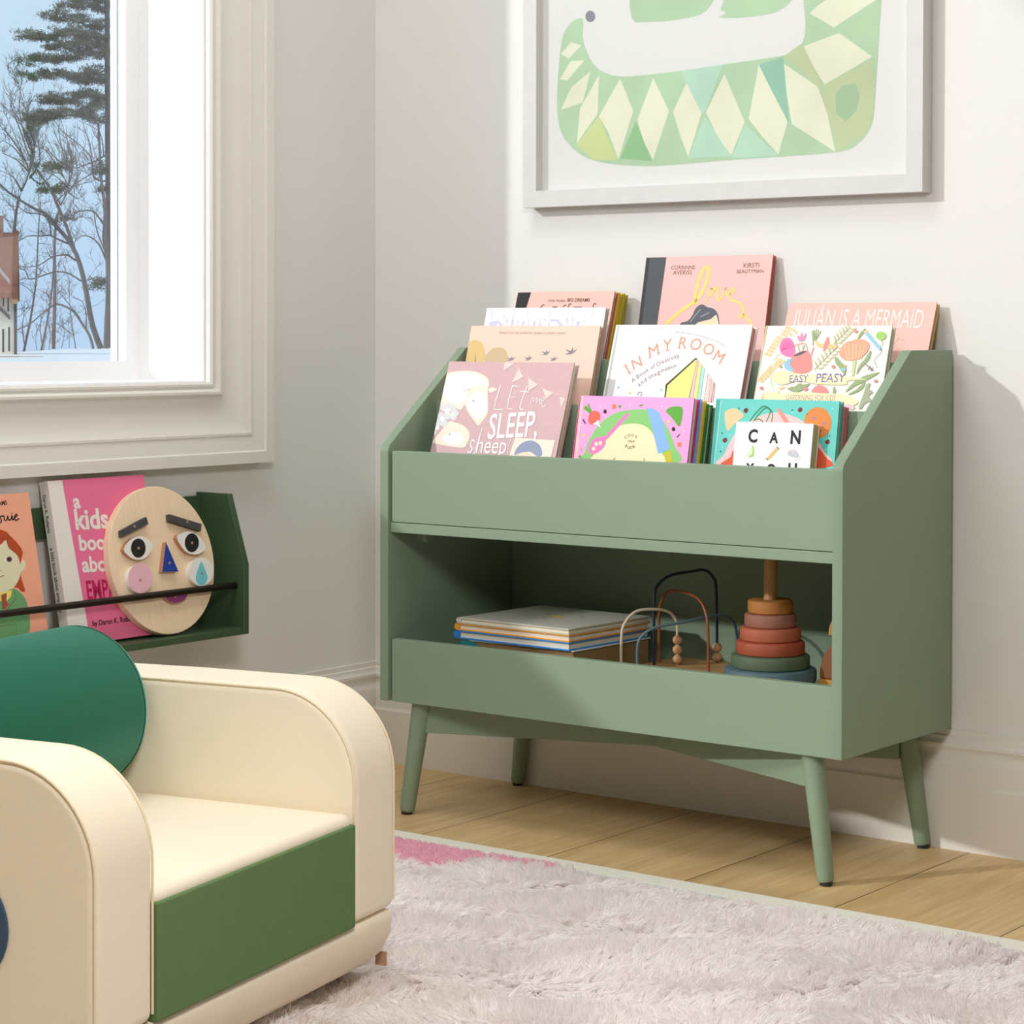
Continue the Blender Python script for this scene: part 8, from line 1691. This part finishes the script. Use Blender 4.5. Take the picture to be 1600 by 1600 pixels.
bare_tree('lean', 'bare_tree', 'thick leaning bare tree outside the window, trunk curving up to the left', 150, 2.4, 1, M_bark)
bare_tree('right', 'bare_tree', 'upright bare tree outside, beside the right edge of the window glass', 151, 2.4, 1, M_bark2)
bare_tree('slim', 'bare_tree', 'slim nearly straight bare tree outside, between the house and the leaning tree', 149, 2.2, 1, M_bark)
bare_tree('arch', 'bare_tree', 'small bare tree outside whose trunk arches over to the left', 148, 2.4, 1, M_bark2)
bare_tree('fan', 'bare_tree', 'tall bare tree outside rising behind the house with fanning branches', 154, 3.1, 1, M_bark, up=.7)
bare_tree('scrub', 'bare_shrub', 'thicket of thin bare saplings outside, low in front of the snow line', 156, 3.2, 1, M_bark2, up=.6)

bare_tree('slim', 'bare_tree', 'thin bare tree farther outside, right of the slim straight tree', 166, 2.2, 1, M_bark2, shift=1.0)
bare_tree('fan', 'bare_tree', 'faint bare tree farther outside, behind the leaning trunk', 170, 2.2, 1, M_bark2, up=.7, shift=2.6)

# pine
root = thing('pine_tree', 'dark evergreen pine tree outside with layered sweeping boughs', 'tree', (0, 0, 0))
data = A_['trees']['pine']
D = 152
P0 = to3(data[0][2], D)[0]
root.location = (P0.x, P0.y, -.115)
M_needle = mat('pine_needles', (112, 110, 86), .9, noise=.6, nscale=.75)


def foliage(clumps, parent):
    nv, nf = [], []
    for c in clumps:
        for _ in range(70):
            d = Vector((random.gauss(0, 1), random.gauss(0, 1), random.gauss(.5, .8))).normalized()
            p = c + Vector((random.gauss(0, .22), random.gauss(0, .22), random.gauss(0, .09)))
            l = random.uniform(.12, .28)
            sd = d.cross(Vector((random.gauss(0, 1), random.gauss(0, 1), random.gauss(0, 1)))).normalized() * random.uniform(.02, .04)
            k = len(nv)
            nv += [(p - sd)[:], (p + sd)[:], (p + d * l)[:]]
            nf.append((k, k + 1, k + 2))
    me = bpy.data.meshes.new('needles')
    me.from_pydata(nv, [], nf)
    me.materials.append(M_needle)
    link('needles', me, parent)


allb = [(q, True) for q in data] + [(q, False) for q in A_['trees']['pinelow']]
for i, ((ra, rb, pl), main) in enumerate(allb):
    net = Net()
    P = [p - root.location for p in to3(pl, D, .1 if i else 0)]
    net.limb(P, ra * .5, rb * .5, 7)
    if i == 0:
        net.build('trunk', M_bark, root)
        continue
    grow(net, P, .03, 0, .8, .1)
    bo = net.build('bough', M_bark, root)
    clumps = []
    for k in range(len(P) - 1):
        nseg = max(1, int((P[k + 1] - P[k]).length / (.22 if main else .3)))
        for s in range(nseg):
            for _ in range(3):
                c = P[k].lerp(P[k + 1], (s + random.random()) / nseg)
                clumps.append(c + RT * random.gauss(0, .3) + AZ * random.uniform(-1.4, 1.4) + Vector((0, 0, abs(random.gauss(0, .26)) - .1)))
    foliage(clumps, bo)

# house at the left edge of the window view
D = 110
hc = C0 + AZ * D + RT * -2.04
house = thing('house', 'cream house with a red brown shingled roof outside, left edge of window', 'house', (hc.x, hc.y, -.115))
house.rotation_euler = (0, 0, math.atan2(RT.y, RT.x))
M_hw = mat('house_plaster', (255, 242, 216), .9)
M_hr = mat('shingles', (178, 128, 108), .95, noise=.35, nscale=14)
M_hb = mat('brown_board', (150, 98, 72), .8)
M_ht = mat('grey_gutter', (104, 96, 92), .7)
M_hd = mat('dark_window', (60, 60, 66), .4)
# local x to the right along the facade, y away from the viewer
part('wall', M_hw, house, (-5.2, -.0, 0, 6, 0, 3.0))
b = MB(); b.prism([(-.45, 2.7), (-.45, 2.95), (2.9, 5.95), (3.1, 5.95), (6.4, 2.95), (6.4, 2.7)], 'x', -5.4, -.08)
b.build('roof', M_hr, house, smooth=False)
b = MB(); b.prism([(-.5, 2.62), (-.5, 2.98), (2.95, 6.05), (3.05, 6.05), (6.5, 2.98), (6.5, 2.62), (3.0, 5.6)], 'x', -.08, .16)
b.build('bargeboard', M_hb, house, smooth=False)
part('gutter_pipe', M_ht, house, (.0, .14, -.12, .0, 0, 2.62))
part('bracket', mat('ochre_bracket', (206, 160, 110), .8), house, (-.1, .18, -.5, -.14, 2.4, 2.62))
part('chimney', M_hr, house, (-1.2, -.56, 2.6, 3.4, 5.0, 6.75))
for (za_, zb2, ln2) in ((4.25, 3.45, .0), (2.25, 1.75, .0)):
    b = MB(); b.prism([(-1.35, za_ + .75), (-.18, zb2 + .1), (-.18, zb2 - .12), (-1.35, za_ + .5)], 'y', -.62, -.1)
    b.build('porch_gable', mat('gable_trim', (206, 190, 176), .8) if za_ > 3 else M_ht, house, smooth=False)
part('window_slit', M_hd, house, (-.27, -.2, -.02, .05, .15, 1.3))
part('window_slit', M_hd, house, (-.3, -.24, -.02, .05, 2.05, 2.9))
part('window_slit', M_hd, house, (-.55, -.47, -.02, .05, .1, 1.2))
part('window_slit', M_hd, house, (-.52, -.46, -.02, .05, 2.3, 3.0))
